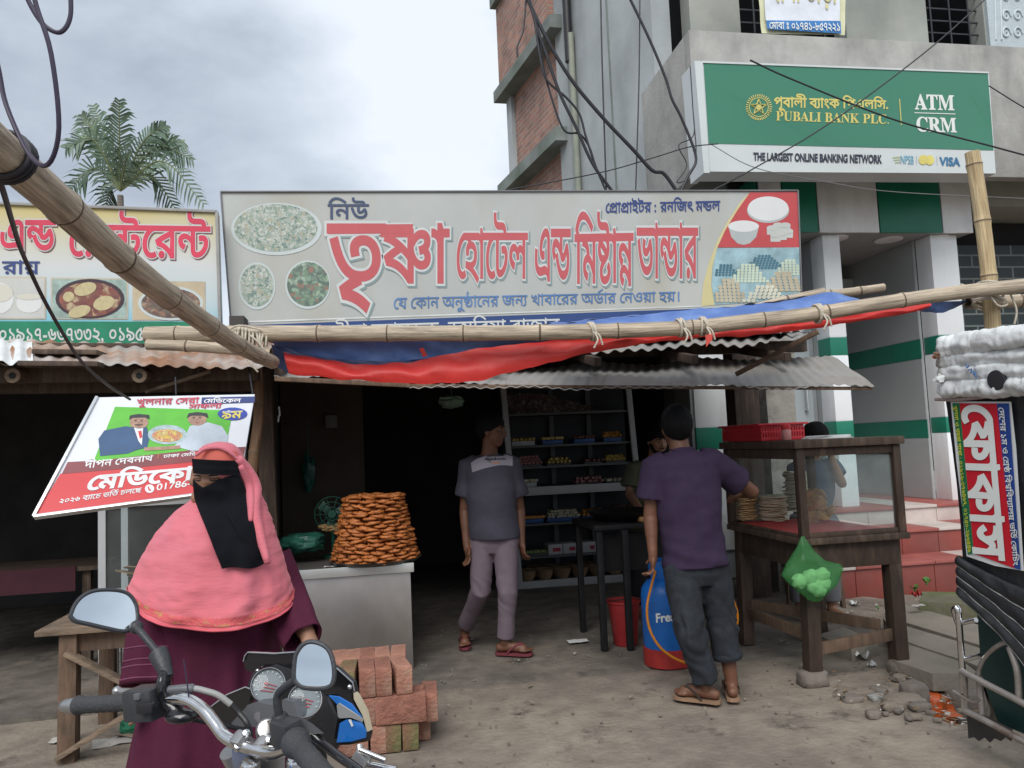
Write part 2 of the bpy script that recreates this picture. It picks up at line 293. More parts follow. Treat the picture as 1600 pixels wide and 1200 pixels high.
# ---------------------------------------------------------------- lettering
# joined Bengali letters that have no code point of their own: outlines as x*2+on_curve, y
JOINED = [[[1077,622,1077,582,1076,562,1074,521,1071,506,1077,473,1077,337,1065,274,1074,254,1076,210,1077,190,1077,0,923,0,824,58,616,143,352,199,169,212,97,303,196,335,432,398,561,425,679,432,683,376,582,354,366,301,285,275,430,261,660,210,846,140,927,99,926,116,922,152,923,171,923,312,931,334,928,358,922,409,923,434,923,551,-19,551,-19,622],[155,569,237,555,360,538,614,477,846,398,937,355,935,264,858,306,660,382,436,445,204,491,97,502],[1393,607,1516,607,1662,543,1663,493,1662,468,1618,409,1484,358,1349,344,1315,412,1420,420,1510,460,1511,485,1510,512,1434,538,1383,538,1290,538,1132,470,1069,415,1059,522,1132,563,1288,607],[1391,167,1268,167,1116,220,1065,260,983,348,1069,400,1096,347,1188,274,1312,236,1385,236,1438,236,1522,265,1523,294,1522,320,1456,360,1381,373,1493,413,1534,405,1618,373,1674,325,1675,291,1674,258,1610,201,1484,167]],[[713,622,713,551,673,551,610,544,466,497,338,422,256,322,257,262,256,190,342,105,470,69,535,69,584,69,652,79,697,92,767,31,714,11,590,-5,527,-5,400,-5,208,61,98,180,99,260,98,337,196,458,354,548,538,607,625,622]],[[1643,622,1643,551,911,551,911,373,910,343,946,316,985,316,1022,316,1104,340,1200,392,1257,433,1377,442,1440,395,1510,295,1511,245,1510,180,1396,80,1180,24,1031,24,908,24,676,73,468,191,379,294,519,325,578,253,718,153,902,100,1027,100,1182,100,1358,180,1359,243,1358,288,1308,352,1269,373,1361,392,1300,341,1174,275,1048,242,987,242,940,242,860,255,833,268,800,282,756,333,757,393,757,402,763,398,760,417,756,454,757,472,757,551,-19,551,-19,622],[363,500,446,500,600,473,744,422,811,386,831,286,722,353,484,428,379,428,330,428,250,404,251,375,250,360,286,330,331,318,227,258,158,281,86,341,87,375,86,417,166,472,292,500]],[[541,616,740,616,952,531,953,453,952,406,874,336,740,290,574,267,487,267,376,267,198,304,92,379,93,436,92,481,168,548,298,593,458,616],[549,554,462,554,324,526,244,474,245,436,244,390,376,335,497,335,578,335,716,365,800,420,801,457,800,504,672,554],[259,549,424,519,728,426,845,371,777,313,652,372,336,469,165,499],[1151,622,1151,551,809,551,551,569,351,555,282,554,144,551,75,551,-19,551,-19,622],[787,622,784,663,710,699,627,699,453,699,322,699,180,717,131,736,76,756,22,819,23,859,22,872,28,897,33,912,181,907,176,896,172,879,173,869,172,847,190,813,211,802,238,786,344,771,443,771,585,771,690,771,814,755,859,734,892,718,928,663,931,622],[603,-12,428,-12,238,69,239,139,238,176,324,239,482,292,591,315,775,303,640,267,470,214,392,166,393,136,392,105,452,71,552,59,611,59,694,59,816,82,882,119,883,139,882,155,846,177,807,190,905,246,984,223,1044,176,1045,147,1044,105,938,32,742,-12]],[[1229,622,1229,551,1019,551,1019,193,865,193,865,313,891,253,810,302,646,377,484,421,401,421,332,421,256,389,257,361,256,339,318,300,397,285,323,214,218,237,92,315,93,366,92,405,166,462,296,493,379,493,488,493,670,454,830,386,907,343,871,344,868,362,864,406,865,428,865,551,-19,551,-19,622],[449,204,558,204,734,161,886,86,959,38,925,-42,858,5,712,84,554,133,469,133,408,133,346,108,347,86,346,66,408,39,475,27,405,-42,338,-30,240,9,184,59,185,87,184,125,260,177,380,204],[1019,203,1019,-43,865,-43,865,31,871,74,866,98,864,147,865,172,865,202]],[[1531,622,1531,551,1321,551,1321,0,1167,0,1167,396,1211,332,1128,392,992,477,870,531,746,556,675,556,594,556,464,526,356,476,311,447,295,445,326,455,388,465,427,465,544,465,650,402,651,356,650,345,646,325,643,320,609,326,632,339,676,363,726,387,753,400,1001,516,1099,463,531,195,413,250,577,328,505,285,445,262,474,279,516,318,517,343,516,368,456,398,399,398,366,398,306,390,275,380,123,452,202,505,370,584,554,629,661,629,772,629,950,587,1120,504,1213,441,1177,446,1170,470,1166,526,1167,558,1167,688,1273,688,1319,622],[1321,-43,1171,-43,1150,-13,1088,25,1004,43,951,43,846,43,652,26,539,26,466,26,310,40,174,78,90,152,91,212,90,228,98,268,109,287,263,277,254,265,246,230,247,211,246,170,316,120,448,98,539,98,632,98,816,115,917,115,992,115,1120,90,1167,61,1167,151,1321,151]],[[791,0,610,0,354,94,299,168,335,235,488,241,636,278,681,303,701,317,734,345,754,410,755,444,754,470,732,525,711,551,-19,551,-19,622,627,622,562,666,484,739,485,776,484,818,576,886,663,917,765,861,700,836,642,793,643,764,642,733,732,666,809,622,1429,622,1429,551,1081,551,1042,551,986,552,957,553,1102,480,1284,332,1285,240,1284,169,1168,61,948,0],[789,74,904,74,1050,122,1122,200,1123,244,1122,290,1064,378,928,476,813,536,847,532,866,503,892,445,893,406,892,369,848,296,740,232,546,182,399,168,427,229,446,176,554,107,706,74],[419,560,342,539,242,478,243,440,242,400,326,354,464,335,543,335,614,335,754,351,807,371,733,305,668,286,548,269,487,269,372,269,194,310,92,385,93,436,92,478,182,554,251,573],[273,549,436,520,744,421,853,365,793,316,662,375,348,470,177,499]],[[531,622,531,551,391,551,511,573,428,540,344,487,316,433,317,395,316,362,348,288,382,209,383,166,382,130,350,63,264,6,106,-38,-19,-52,-61,17,66,32,188,77,226,135,227,168,226,208,194,284,160,358,161,393,160,431,188,488,256,541,315,572,345,551,-19,551,-19,622]],[[-507,707,145,917,221,860,-417,644]],[[377,127,322,127,224,149,126,200,71,244,193,281,246,233,318,203,361,203,394,203,456,224,530,276,579,321,625,354,678,410,772,449,831,449,896,449,1002,412,1073,374,1079,343,1065,292,1004,331,914,375,873,375,844,375,796,359,736,314,687,268,632,219,544,156,446,127],[543,271,522,339,480,419,429,441,378,464,206,487,77,495,107,571,215,551,328,542,480,514,574,469,622,403,631,356],[1987,622,1987,551,1177,551,1177,205,1176,161,1196,125,1211,117,1246,96,1319,96,1398,96,1538,134,1591,162,1648,193,1710,263,1711,299,1710,331,1646,364,1573,364,1548,364,1492,360,1467,357,1445,428,1482,433,1564,439,1611,439,1684,439,1800,411,1866,351,1867,303,1866,244,1750,133,1663,95,1588,63,1414,24,1311,24,1236,24,1130,46,1097,63,1064,82,1022,136,1023,191,1023,337,1031,373,1026,391,1022,432,1023,458,1023,551,-19,551,-19,622],[1623,622,1620,663,1546,699,1463,699,1275,699,1144,699,1002,717,953,736,898,756,844,819,845,859,844,872,850,897,855,912,1003,907,998,896,994,879,995,869,994,847,1012,813,1033,802,1060,786,1166,771,1265,771,1421,771,1526,771,1650,755,1695,734,1728,718,1764,663,1767,622]],[[385,471,474,471,618,442,742,391,801,358,799,268,714,323,510,399,415,399,348,399,256,365,257,331,256,304,330,266,405,250,331,179,218,203,92,283,93,334,92,381,180,441,314,471],[1717,622,1717,551,905,551,905,205,904,161,924,125,939,117,974,96,1049,96,1126,96,1266,134,1319,162,1376,193,1438,263,1439,299,1438,331,1374,364,1301,364,1276,364,1220,360,1195,357,1173,428,1210,433,1292,439,1339,439,1412,439,1528,411,1594,351,1595,303,1594,244,1478,133,1391,95,1316,63,1142,24,1039,24,964,24,858,46,825,63,792,82,750,136,751,191,751,337,759,363,754,383,750,422,751,444,751,551,-19,551,-19,622],[1351,622,1348,663,1274,699,1191,699,1003,699,872,699,730,717,681,736,626,756,572,819,573,859,572,872,578,897,583,912,731,907,726,896,722,879,723,869,722,847,740,813,761,802,788,786,894,771,993,771,1149,771,1254,771,1378,755,1423,734,1456,718,1492,663,1495,622]],[[1405,622,1405,551,1195,551,1195,183,1041,194,1041,512,1051,532,1044,549,1040,585,1041,607,1041,688,1147,688,1195,622],[753,629,830,629,962,599,1066,545,1099,509,1091,404,1028,476,860,556,757,556,678,556,582,513,583,471,582,431,712,380,857,377,843,300,710,304,540,350,460,425,461,474,460,527,544,596,678,629],[185,629,268,629,418,595,514,521,515,461,514,420,434,346,268,300,139,300,127,377,228,378,344,405,392,447,393,468,392,509,288,556,183,556,134,556,56,550,13,545,-3,620,40,625,132,629],[1195,-43,1047,-43,1018,1,904,43,813,43,758,43,646,35,524,26,459,26,396,26,270,41,164,76,100,136,101,182,100,197,108,226,113,239,269,230,264,222,256,198,257,184,256,151,310,114,400,98,457,98,550,98,690,115,779,115,856,115,994,91,1041,61,1041,222,1195,221]],[[1385,622,1385,551,1175,551,1175,244,1021,244,1021,512,1031,532,1024,549,1020,585,1021,607,1021,688,1127,688,1175,622],[723,629,800,629,932,600,1034,546,1069,510,1061,404,998,476,830,556,727,556,648,556,552,513,553,471,552,431,682,380,827,377,815,300,682,304,512,350,430,425,431,474,430,527,514,596,648,629],[155,629,238,629,388,595,484,521,485,461,484,420,404,346,238,300,109,300,97,377,198,378,314,405,362,447,363,468,362,509,258,556,153,556,116,556,46,551,-1,545,-17,620,32,625,110,629],[1175,292,1175,-43,1021,-43,946,-4,788,44,616,72,521,80,449,160,522,182,718,231,928,277,1021,292],[1021,220,956,208,800,174,656,140,607,126,629,134,740,121,938,77,1027,38,1024,55,1020,98,1021,111]]]
# each line of writing as: character code (or -1-index into JOINED), x, y
STR = {
'নিউ': [2495,0,0,2472,266,0,2441,870,0],
'ত': [2468,0,0],
'ৃ': [2499,0,0],
'ষ্ণা': [-1,0,0,2494,891,0],
'হোটেল': [-2,0,0,2489,346,0,2494,876,0,2503,1142,0,2463,1488,0,2482,2055,0],
'এন্ড': [2447,0,0,-3,758,0],
'মিষ্টান্ন': [2495,0,0,2478,266,0,-4,888,0,2494,1453,0,-5,1719,0],
'ভান্ডার': [2477,0,0,2494,721,0,-3,987,0,2494,1798,0,2480,2064,0],
'প্রোপ্রাইটর : রনজিৎ মন্ডল': [-2,0,0,-6,346,0,2494,1101,0,-6,1367,0,2494,2122,0,2439,2388,0,2463,2918,0,2480,3485,0,58,4341,0,2480,4895,0,2472,5491,0,2495,6095,0,2460,6361,0,2510,7278,0,2478,8063,0,-3,8685,0,2482,9496,0],
'যে কোন অনুষ্ঠানের জন্য খাবারের অর্ডার নেওয়া হয়।': [-2,0,0,2479,346,0,-2,1232,0,2453,1578,0,2494,2385,0,2472,2651,0,2437,3515,0,2472,4408,0,2497,5012,0,-7,5012,0,2494,5716,0,2503,5982,0,2472,6328,0,2480,6932,0,2460,7788,0,2472,8705,0,-8,9309,0,2454,9824,0,2494,10520,0,2476,10786,0,2494,11382,0,2503,11648,0,2480,11994,0,2480,12590,0,2437,13446,0,2465,14339,0,-9,14877,0,2494,15051,0,2480,15317,0,-2,16173,0,2472,16519,0,2451,17123,0,2527,17861,0,2494,18487,0,2489,19013,0,2527,19543,0,2404,20169,0],
'দীনা মহাসড়ক, ডুমুরিয়া বাজার': [2470,0,0,2496,603,0,2472,869,0,2494,1473,0,2478,1999,0,2489,2621,0,2494,3151,0,2488,3417,0,2524,4099,0,2453,4811,0,44,5618,0,2465,6141,0,2497,6747,0,2478,6853,0,2497,7475,0,2495,7475,0,2480,7741,0,2527,8337,0,2494,8963,0,2476,9489,0,2494,10085,0,2460,10351,0,2494,11268,0,2480,11534,0],
'রেস্টরেন্ট': [-2,0,0,2480,346,0,-10,942,0,2503,1925,0,2480,2271,0,-11,2867,0],
'রায়': [2480,0,0,2494,596,0,2527,862,0],
'০১৯১৭-৬৬৭৩৩২, ০১৯৫৫৫': [2534,0,0,2535,592,0,2543,1184,0,2535,1776,0,2541,2368,0,45,2960,0,2540,3300,0,2540,3892,0,2541,4484,0,2537,5076,0,2537,5668,0,2536,6260,0,44,6852,0,2534,7375,0,2535,7967,0,2543,8559,0,2539,9151,0,2539,9743,0,2539,10335,0],
'খুলনার সেরা': [2454,0,0,2497,696,0,2482,696,0,2472,1427,0,2494,2031,0,2480,2297,0,-2,3153,0,2488,3499,0,2480,4181,0,2494,4777,0],
'মেডিকেল': [-2,0,0,2478,346,0,2495,968,0,2465,1234,0,2503,1946,0,2453,2292,0,2482,3099,0],
'সাফল্য': [2488,0,0,2494,682,0,2475,948,0,2482,1786,0,-8,2517,0],
'৯ম': [2543,0,0,2478,592,0],
'জাতীয় মেধায়': [2460,0,0,2494,917,0,2468,1183,0,2496,1890,0,2527,2156,0,-2,3042,0,2478,3388,0,2471,4010,0,2494,4606,0,2527,4872,0],
'দীপন দেবনাথ': [2470,0,0,2496,603,0,2474,869,0,2472,1585,0,-2,2449,0,2470,2795,0,2476,3398,0,2472,3994,0,2494,4598,0,2469,4864,0],
'ঢাকা মেডিকেল': [2466,0,0,2494,567,0,2453,833,0,2494,1640,0,-2,2166,0,2478,2512,0,2495,3134,0,2465,3400,0,2503,4112,0,2453,4458,0,2482,5265,0],
'মেডিকো': [-2,0,0,2478,346,0,2495,968,0,2465,1234,0,2503,1946,0,2453,2292,0,2494,3099,0],
'২০২৬ ব্যাচে ভর্তি চলছে': [2536,0,0,2534,592,0,2536,1184,0,2540,1776,0,2476,2628,0,-8,3224,0,2494,3479,0,2503,3745,0,2458,4091,0,2477,4918,0,2495,5639,0,2468,5905,0,-9,6455,0,2458,6872,0,2482,7439,0,2503,8170,0,2459,8516,0],
'পূবালী ব্যাংক পিএলসি.': [2474,0,0,2498,716,0,2476,716,0,2494,1312,0,2482,1578,0,2496,2309,0,2476,2835,0,-8,3431,0,2494,3686,0,2434,3952,0,2453,4390,0,2495,5457,0,2474,5723,0,2447,6439,0,2482,7197,0,2495,7928,0,2488,8194,0,46,8876,0],
'বাসা ভাড়া': [2476,0,0,2494,596,0,2488,862,0,2494,1544,0,2477,2070,0,2494,2791,0,2524,3057,0,2494,3769,0],
'মোবা ঃ ০১৭৪১-৮৫৭২২১': [-2,0,0,2478,346,0,2494,968,0,2476,1234,0,2494,1830,0,2435,2356,0,2534,3054,0,2535,3646,0,2541,4238,0,2538,4830,0,2535,5422,0,45,6014,0,2542,6354,0,2539,6946,0,2541,7538,0,2536,8130,0,2536,8722,0,2535,9314,0],
'ফোকাস': [-2,0,0,2475,346,0,2494,1184,0,2453,1450,0,2494,2257,0,2488,2523,0],
'দেশের ১ম ও শ্রেষ্ঠ বিশ্ববিদ্যালয় ভর্তি কোচিং': [-2,0,0,2470,346,0,2503,949,0,2486,1295,0,2480,1972,0,2535,2828,0,2478,3420,0,2451,4302,0,-2,5300,0,-12,5646,0,-7,6338,0,2495,7302,0,2476,7568,0,-13,8164,0,2495,8846,0,2476,9112,0,2470,9708,0,-8,10311,0,2494,10566,0,2482,10832,0,2527,11563,0,2477,12449,0,2495,13170,0,2468,13436,0,-9,13986,0,-2,14403,0,2453,14749,0,2494,15556,0,2495,15822,0,2458,16088,0,2434,16655,0],
'খুলনা ও বয়রা শাখা : ০১৯১৯-৩৭৬৪৬৭, ০১৭৫০-২৯৬৪৪৬': [2454,0,0,2497,696,0,2482,696,0,2472,1427,0,2494,2031,0,2451,2557,0,2476,3555,0,2527,4151,0,2480,4777,0,2494,5373,0,2486,5899,0,2494,6576,0,2454,6842,0,2494,7538,0,58,8064,0,2534,8618,0,2535,9210,0,2543,9802,0,2535,10394,0,2543,10986,0,45,11578,0,2537,11918,0,2541,12510,0,2540,13102,0,2538,13694,0,2540,14286,0,2541,14878,0,44,15470,0,2534,15993,0,2535,16585,0,2541,17177,0,2539,17769,0,2534,18361,0,45,18953,0,2536,19293,0,2543,19885,0,2540,20477,0,2538,21069,0,2538,21661,0,2540,22253,0]}
def _bez(sp):
    P = sp.bezier_points; o = []
    for i in range(len(P)):
        a, b = P[i], P[(i+1) % len(P)]; p0, p1, p2, p3 = a.co, a.handle_right, b.co, b.handle_left; p2, p3 = p3, p2; L = (p3-p0).length
        straight = (p1-p0).cross(p3-p0).length < 1e-5 and (p2-p0).cross(p3-p0).length < 1e-5; k = 1 if straight else max(2, min(5, int(L/.06)+2))
        for q in range(k): t = q/k; u = 1-t; v = p0*u**3+p1*3*u*u*t+p2*3*u*t*t+p3*t**3; o.append((v.x*1000, v.y*1000))
    return o
def _orient(cs):
    ar = [sum(c[i-1][0]*c[i][1]-c[i][0]*c[i-1][1] for i in range(len(c))) for c in cs]; big = max(ar, key=abs); return [c[::-1] for c in cs] if big > 0 else cs
_CH = {}
def outline(body):
    """contours of typed characters in Blender's own font, per character group"""
    if body in _CH: return _CH[body]
    cu = bpy.data.curves.new('tmp', 'FONT'); cu.body = body; o = bpy.data.objects.new('tmp', cu); COL.objects.link(o); q = o.to_curve(bpy.context.evaluated_depsgraph_get())
    r = [_bez(sp) for sp in q.splines if len(sp.bezier_points) > 2]; o.to_curve_clear(); bpy.data.objects.remove(o); bpy.data.curves.remove(cu)
    _CH[body] = _orient(r); return _CH[body]
def joined(k):
    out = []
    for c in JOINED[k]:
        p = [(c[i]//2, c[i+1], c[i] % 2) for i in range(0, len(c), 2)]; f = []
        for i in range(len(p)):
            a, b = p[i], p[(i+1) % len(p)]; f.append(a)
            if not a[2] and not b[2]: f.append(((a[0]+b[0])/2, (a[1]+b[1])/2, 1))
        s_ = next(i for i in range(len(f)) if f[i][2]); f = f[s_:]+f[:s_]; q = []
        for i in range(len(f)):
            if f[i][2]: q.append((f[i][0], f[i][1]))
            else:
                p0, p2 = q[-1], f[(i+1) % len(f)]; n = max(2, min(4, int((abs(p2[0]-p0[0])+abs(p2[1]-p0[1]))/40)+1))
                for t in range(1, n): t /= n; q.append(tuple((1-t)**2*p0[d]+2*t*(1-t)*f[i][d]+t*t*p2[d] for d in (0, 1)))
        out.append(q)
    return _orient(out)
def word(s):
    if s in STR: L = STR[s]; return [[(x+L[i+1], y+L[i+2]) for x, y in c] for i in range(0, len(L), 3) for c in (outline(chr(L[i])) if L[i] >= 0 else joined(-1-L[i]))]
    return outline(s)
def serif(s): return ''.join(chr(0x1d400+ord(c)-65) if c != ' ' else c for c in s)
def _fat(p, d):
    if not d: return p
    n = len(p); o = []
    for i in range(n):
        a, b, c = Vector(p[i-1]), Vector(p[i]), Vector(p[(i+1) % n]); u = (b-a); v = (c-b)
        if u.length < 1e-6 or v.length < 1e-6: o.append(p[i]); continue
        u.normalize(); v.normalize(); n1 = Vector((-u.y, u.x)); n2 = Vector((-v.y, v.x)); k = max(.45, 1+n1.dot(n2)); q = b+(n1+n2)*(d/k); o.append((q.x, q.y))
    return o
_TX = {}
def glyphs(s, fat, vert=False):
    if (s, fat) in _TX: return _TX[s, fat]
    raw = word(s)
    xs = [x for c in raw for x, y in c]; ys = [y for c in raw for x, y in c]; bb = (min(xs), min(ys), max(xs), max(ys))
    cs = [_fat(c, fat) for c in raw]; vs = []; es = []; E0 = []; E1 = []
    for c in cs:
        o = len(vs); n = len(c); vs += [Vector(p) for p in c]; es += [(o+i, o+(i+1) % n) for i in range(n)]; E0 += c; E1 += c[1:]+c[:1]
    V, _, Fs, *_r = geometry.delaunay_2d_cdt(vs, es, [], 0, 1e-4)
    E0 = np.array(E0); E1 = np.array(E1); keep = []
    C = np.array([[sum(V[i].x for i in f)/3, sum(V[i].y for i in f)/3] for f in Fs])
    up = E1[:, 1] > E0[:, 1]; dy = E1[:, 1]-E0[:, 1]; dy[dy == 0] = 1e-9
    for f, c in zip(Fs, C):
        cr = ((E0[:, 1] <= c[1]) != (E1[:, 1] <= c[1])); xx = E0[:, 0]+(c[1]-E0[:, 1])/dy*(E1[:, 0]-E0[:, 0]); cr &= xx > c[0]
        wd = np.sum(np.where(up, 1, -1)[cr])
        if wd != 0: keep.append(list(f))
    _TX[s, fat] = (bb, [(p.x, p.y) for p in V], keep); return _TX[s, fat]
def text(mb, s, q, pl, off=.004, fat=0., shift=(0, 0)):
    """writes s on the plane pl inside the quad q = top-left, top-right, bottom-right, bottom-left (pixels of the photograph); or q = x0,y0,x1,y1"""
    if not hasattr(q[0], '__len__'): q = ((q[0], q[1]), (q[2], q[1]), (q[2], q[3]), (q[0], q[3]))
    bb, V, Fs = glyphs(s, fat); o = []
    for x, y in V:
        u = (x-bb[0])/(bb[2]-bb[0]); v = (bb[3]-y)/(bb[3]-bb[1])
        px = (q[0][0]*(1-u)+q[1][0]*u)*(1-v)+(q[3][0]*(1-u)+q[2][0]*u)*v+shift[0]; py = (q[0][1]*(1-u)+q[1][1]*u)*(1-v)+(q[3][1]*(1-u)+q[2][1]*u)*v+shift[1]
        o.append(pl(px, py, off))
    return mb.add(o, Fs)
def flat(mb, pts, pl, off): return mb.poly([pl(x, y, off) for x, y in pts])
def ell(cx, cy, rx, ry, n=28, rot=0.): return [(cx+rx*math.cos(a)*math.cos(rot)-ry*math.sin(a)*math.sin(rot), cy+rx*math.cos(a)*math.sin(rot)+ry*math.sin(a)*math.cos(rot)) for a in [2*math.pi*i/n for i in range(n)]]
def board(mb, pts, pl, thick): return mb.poly([pl(x, y, 0) for x, y in pts], -pl.n*thick)
# ================================================================ SETTING
m_ground = mat('dusty_ground', (.27, .228, .182), .95, .24, 6, bump=.8, bscale=30, col2=(.18, .152, .125), thr=(.38, .66), scale2=.9, col3=(.085, .073, .062), scale3=3.2)
m_floor = mat('worn_shaded_concrete_floor', (.18, .155, .128), .88, .30, 6, bump=.6, bscale=22, col2=(.10, .088, .076), thr=(.4, .65), scale2=1.4, col3=(.055, .049, .044), scale3=2.6)  # darker than the ground: shade under the roofs is put into the colour
m_conc = mat('weathered_concrete', (.35, .345, .325), .9, .2, 2.4, bump=.4, bscale=25, col2=(.15, .155, .145), thr=(.48, .74), scale2=1.5, stretch2=(1, 1, .4))
m_plaster = mat('grey_plaster_wall', (.39, .42, .43), .9, .14, 1.2, bump=.25, bscale=18, col2=(.27, .295, .30), thr=(.42, .66), scale2=.75, stretch2=(1, 1, .35))
m_green_plaster = mat('greenish_plaster', (.34, .355, .32), .9, .14, 1.4, bump=.2, bscale=20, col2=(.25, .27, .25), thr=(.45, .7), scale2=.9, stretch2=(1, 1, .4))
m_slab = mat('damp_concrete_slab', (.21, .235, .225), .9, .2, 1.8, bump=.3, bscale=20, col2=(.12, .15, .12), thr=(.4, .7), scale2=1.5)
m_brickside = brickmat('raw_brick_infill', (.40, .20, .145), (.26, .145, .115), (.33, .29, .26), (1, 2), 1.0, .26, .085, .012, bump=.9)
m_white_tile = mat('white_wall_panel', (.86, .89, .90), .3, .05, 2, col2=(.60, .61, .60), thr=(.5, .78), scale2=2.2, stretch2=(1, 1, .25))
m_green_tile = mat('green_wall_panel', (.016, .20, .125), .35, .08, 2)
m_grey_panel = mat('grey_wall_panel', (.40, .43, .43), .35, .06, 2)
m_dark = mat('shade_black', (.02, .02, .022), .9, .2)  # near-black colour put in for the shade of openings and gaps
m_red_tile = mat('red_stair_tile', (.25, .06, .046), .5, .16, 5, col2=(.20, .06, .05), thr=(.45, .6))
m_red_tread = mat('red_stair_tread', (.34, .10, .085), .55, .16, 5)
m_white_stair = mat('pale_stair_tile', (.55, .48, .44), .5, .12, 5)
m_black_brick = brickmat('black_wall_tile', (.018, .03, .03), (.012, .02, .024), (.16, .18, .17), (0, 2), 1.0, .36, .14, .012, rough=.45, bump=.3)
m_alu = mat('aluminium', (.62, .64, .65), .35, .08, 6, metal=.7)
m_wood_dark = mat('dark_old_wood', (.075, .05, .036), .7, .35, 4, bump=.5, bscale=25, stretch=(8, 8, 1), col2=(.14, .10, .07), thr=(.5, .75), scale2=3, stretch2=(6, 6, 1))
m_wood_brown = mat('brown_worn_wood', (.15, .095, .062), .8, .35, 5, bump=.5, bscale=25, stretch=(6, 6, 1), col2=(.10, .07, .05), thr=(.45, .7), scale2=4)
m_wood_pale = mat('pale_worn_wood', (.20, .145, .10), .85, .35, 5, bump=.5, bscale=25, stretch=(1, 6, 6), col2=(.10, .075, .055), thr=(.5, .7), scale2=4)
m_tin = mat('corrugated_tin', (.40, .39, .37), .5, .25, 2.2, metal=.3, col2=(.24, .21, .18), thr=(.45, .7), scale2=2.2)
m_tin_rust = mat('rusty_corrugated_tin', (.42, .38, .35), .6, .25, 4, metal=.2, col2=(.33, .165, .09), thr=(.42, .6), scale2=2.3)
m_black = mat('black_plastic', (.018, .018, .02), .45, .15)
m_cable = mat('black_cable', (.022, .022, .028), .5, .2)

# ground: one sheet, fine near the shops, sunk where the drain runs
def axis(a, b, st, far):
    v = [a+st*i for i in range(int((b-a)/st)+1)]; d = st; lo = []; x = a
    while x > -far: d *= 1.5; x -= d; lo.append(x)
    d = st; hi = []; x = v[-1]
    while x < far: d *= 1.5; x += d; hi.append(x)
    return lo[::-1]+v+hi
DRAIN = [tuple(atZ(x, y, 0.)[:2]) for x, y in ((1418, 1092), (1432, 1060), (1450, 1046), (1530, 1052), (1600, 1090), (1560, 1128), (1500, 1128), (1462, 1120))]
def ins(p, poly):
    c = False
    for i in range(len(poly)):
        (x0, y0), (x1, y1) = poly[i-1], poly[i]
        if (y0 > p[1]) != (y1 > p[1]) and p[0] < (x1-x0)*(p[1]-y0)/(y1-y0)+x0: c = not c
    return c
gx = axis(-3, 5.5, .06, 400); gy = axis(2.6, 7.5, .06, 400); rows = []
for y in gy:
    r = []
    for x in gx:
        z = 0.
        if -6 < x < 8 and -1 < y < 11:
            z = .014*ns((x, y, 0), 1.1)+.006*ns((x, y, 0), 6, 3)
            if x > 2.9 and 2.8 < y < 7: z += .03*max(0, min(1, (x-2.9)*1.5))*(ns((x, y, 0), 5, 9)+.4)
            if ins((x, y), DRAIN): z -= .40
            if -.9 < x < 3.6 and y > 5.0: z = -.02
            if y > 7 and x > 3: z = -.02
        r.append((x, y, z))
    rows.append(r)
struct('ground', MB().grid(rows), m_ground)
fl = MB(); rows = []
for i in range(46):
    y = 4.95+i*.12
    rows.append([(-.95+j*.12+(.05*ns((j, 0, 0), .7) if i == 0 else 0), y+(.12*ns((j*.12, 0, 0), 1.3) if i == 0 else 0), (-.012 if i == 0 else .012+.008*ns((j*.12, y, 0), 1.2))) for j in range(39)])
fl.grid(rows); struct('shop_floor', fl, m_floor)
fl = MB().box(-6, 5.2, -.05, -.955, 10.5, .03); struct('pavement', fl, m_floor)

# ---------------------------------------------------------------- bank building
bank = thing('bank_building', 'grey concrete multi storey building with brick side and green and white tiled bank entrance', 'building', (5, 8, 0))
XS = 3.3
SKEW = Matrix.Translation((XS, 8.3, 0)) @ Matrix.Rotation(R(9.8), 4, 'Z') @ Matrix.Translation((-XS, -8.3, 0))   # the side wall is not square to the front
def SB(): mb = MB(); mb.M = SKEW; return mb
part('side_wall', SB().box(XS, 8.3, 2.3, XS+.25, 11.0, 15), m_plaster, bank)
part('brick_infill', SB().box(XS+.05, 11.0, 1, XS+.3, 13.22, 7.6), m_brickside, bank); part('brick_infill', SB().box(XS-.12, 11.0, 7.6, XS+.3, 13.3, 15), m_brickside, bank)
part('column', SB().box(XS-.03, 10.62, 1, XS+.04, 10.99, 15), m_plaster, bank); part('column', SB().box(XS-.02, 13.0, 1, XS+.049, 13.24, 7.59), m_plaster, bank)
part('downpipe', SB().tube([(XS-.06, 10.38, 1), (XS-.06, 10.38, 7.3)], .045), mat('grey_green_pipe', (.25, .27, .22), .7), bank)
part('pipe', SB().tube([(XS-.08, 10.42, 6.9), (XS-.09, 10.40, 15)], .06), m_black, bank)
part('slab_joint', SB().box(XS-.012, 9.35, 2.3, XS-.001, 9.38, 15), m_slab, bank)
for zt in (4.05, 5.86, 7.56, 9.3, 11.0):
    mb = SB(); part('sunshade_slab', mb.poly([(XS-.22, 10.72, zt), (XS+.1, 10.72, zt+.02), (XS+.1, 10.72, zt+.24), (XS-.22, 10.72, zt+.2)], (0, 2.62, 0)), m_slab, bank)
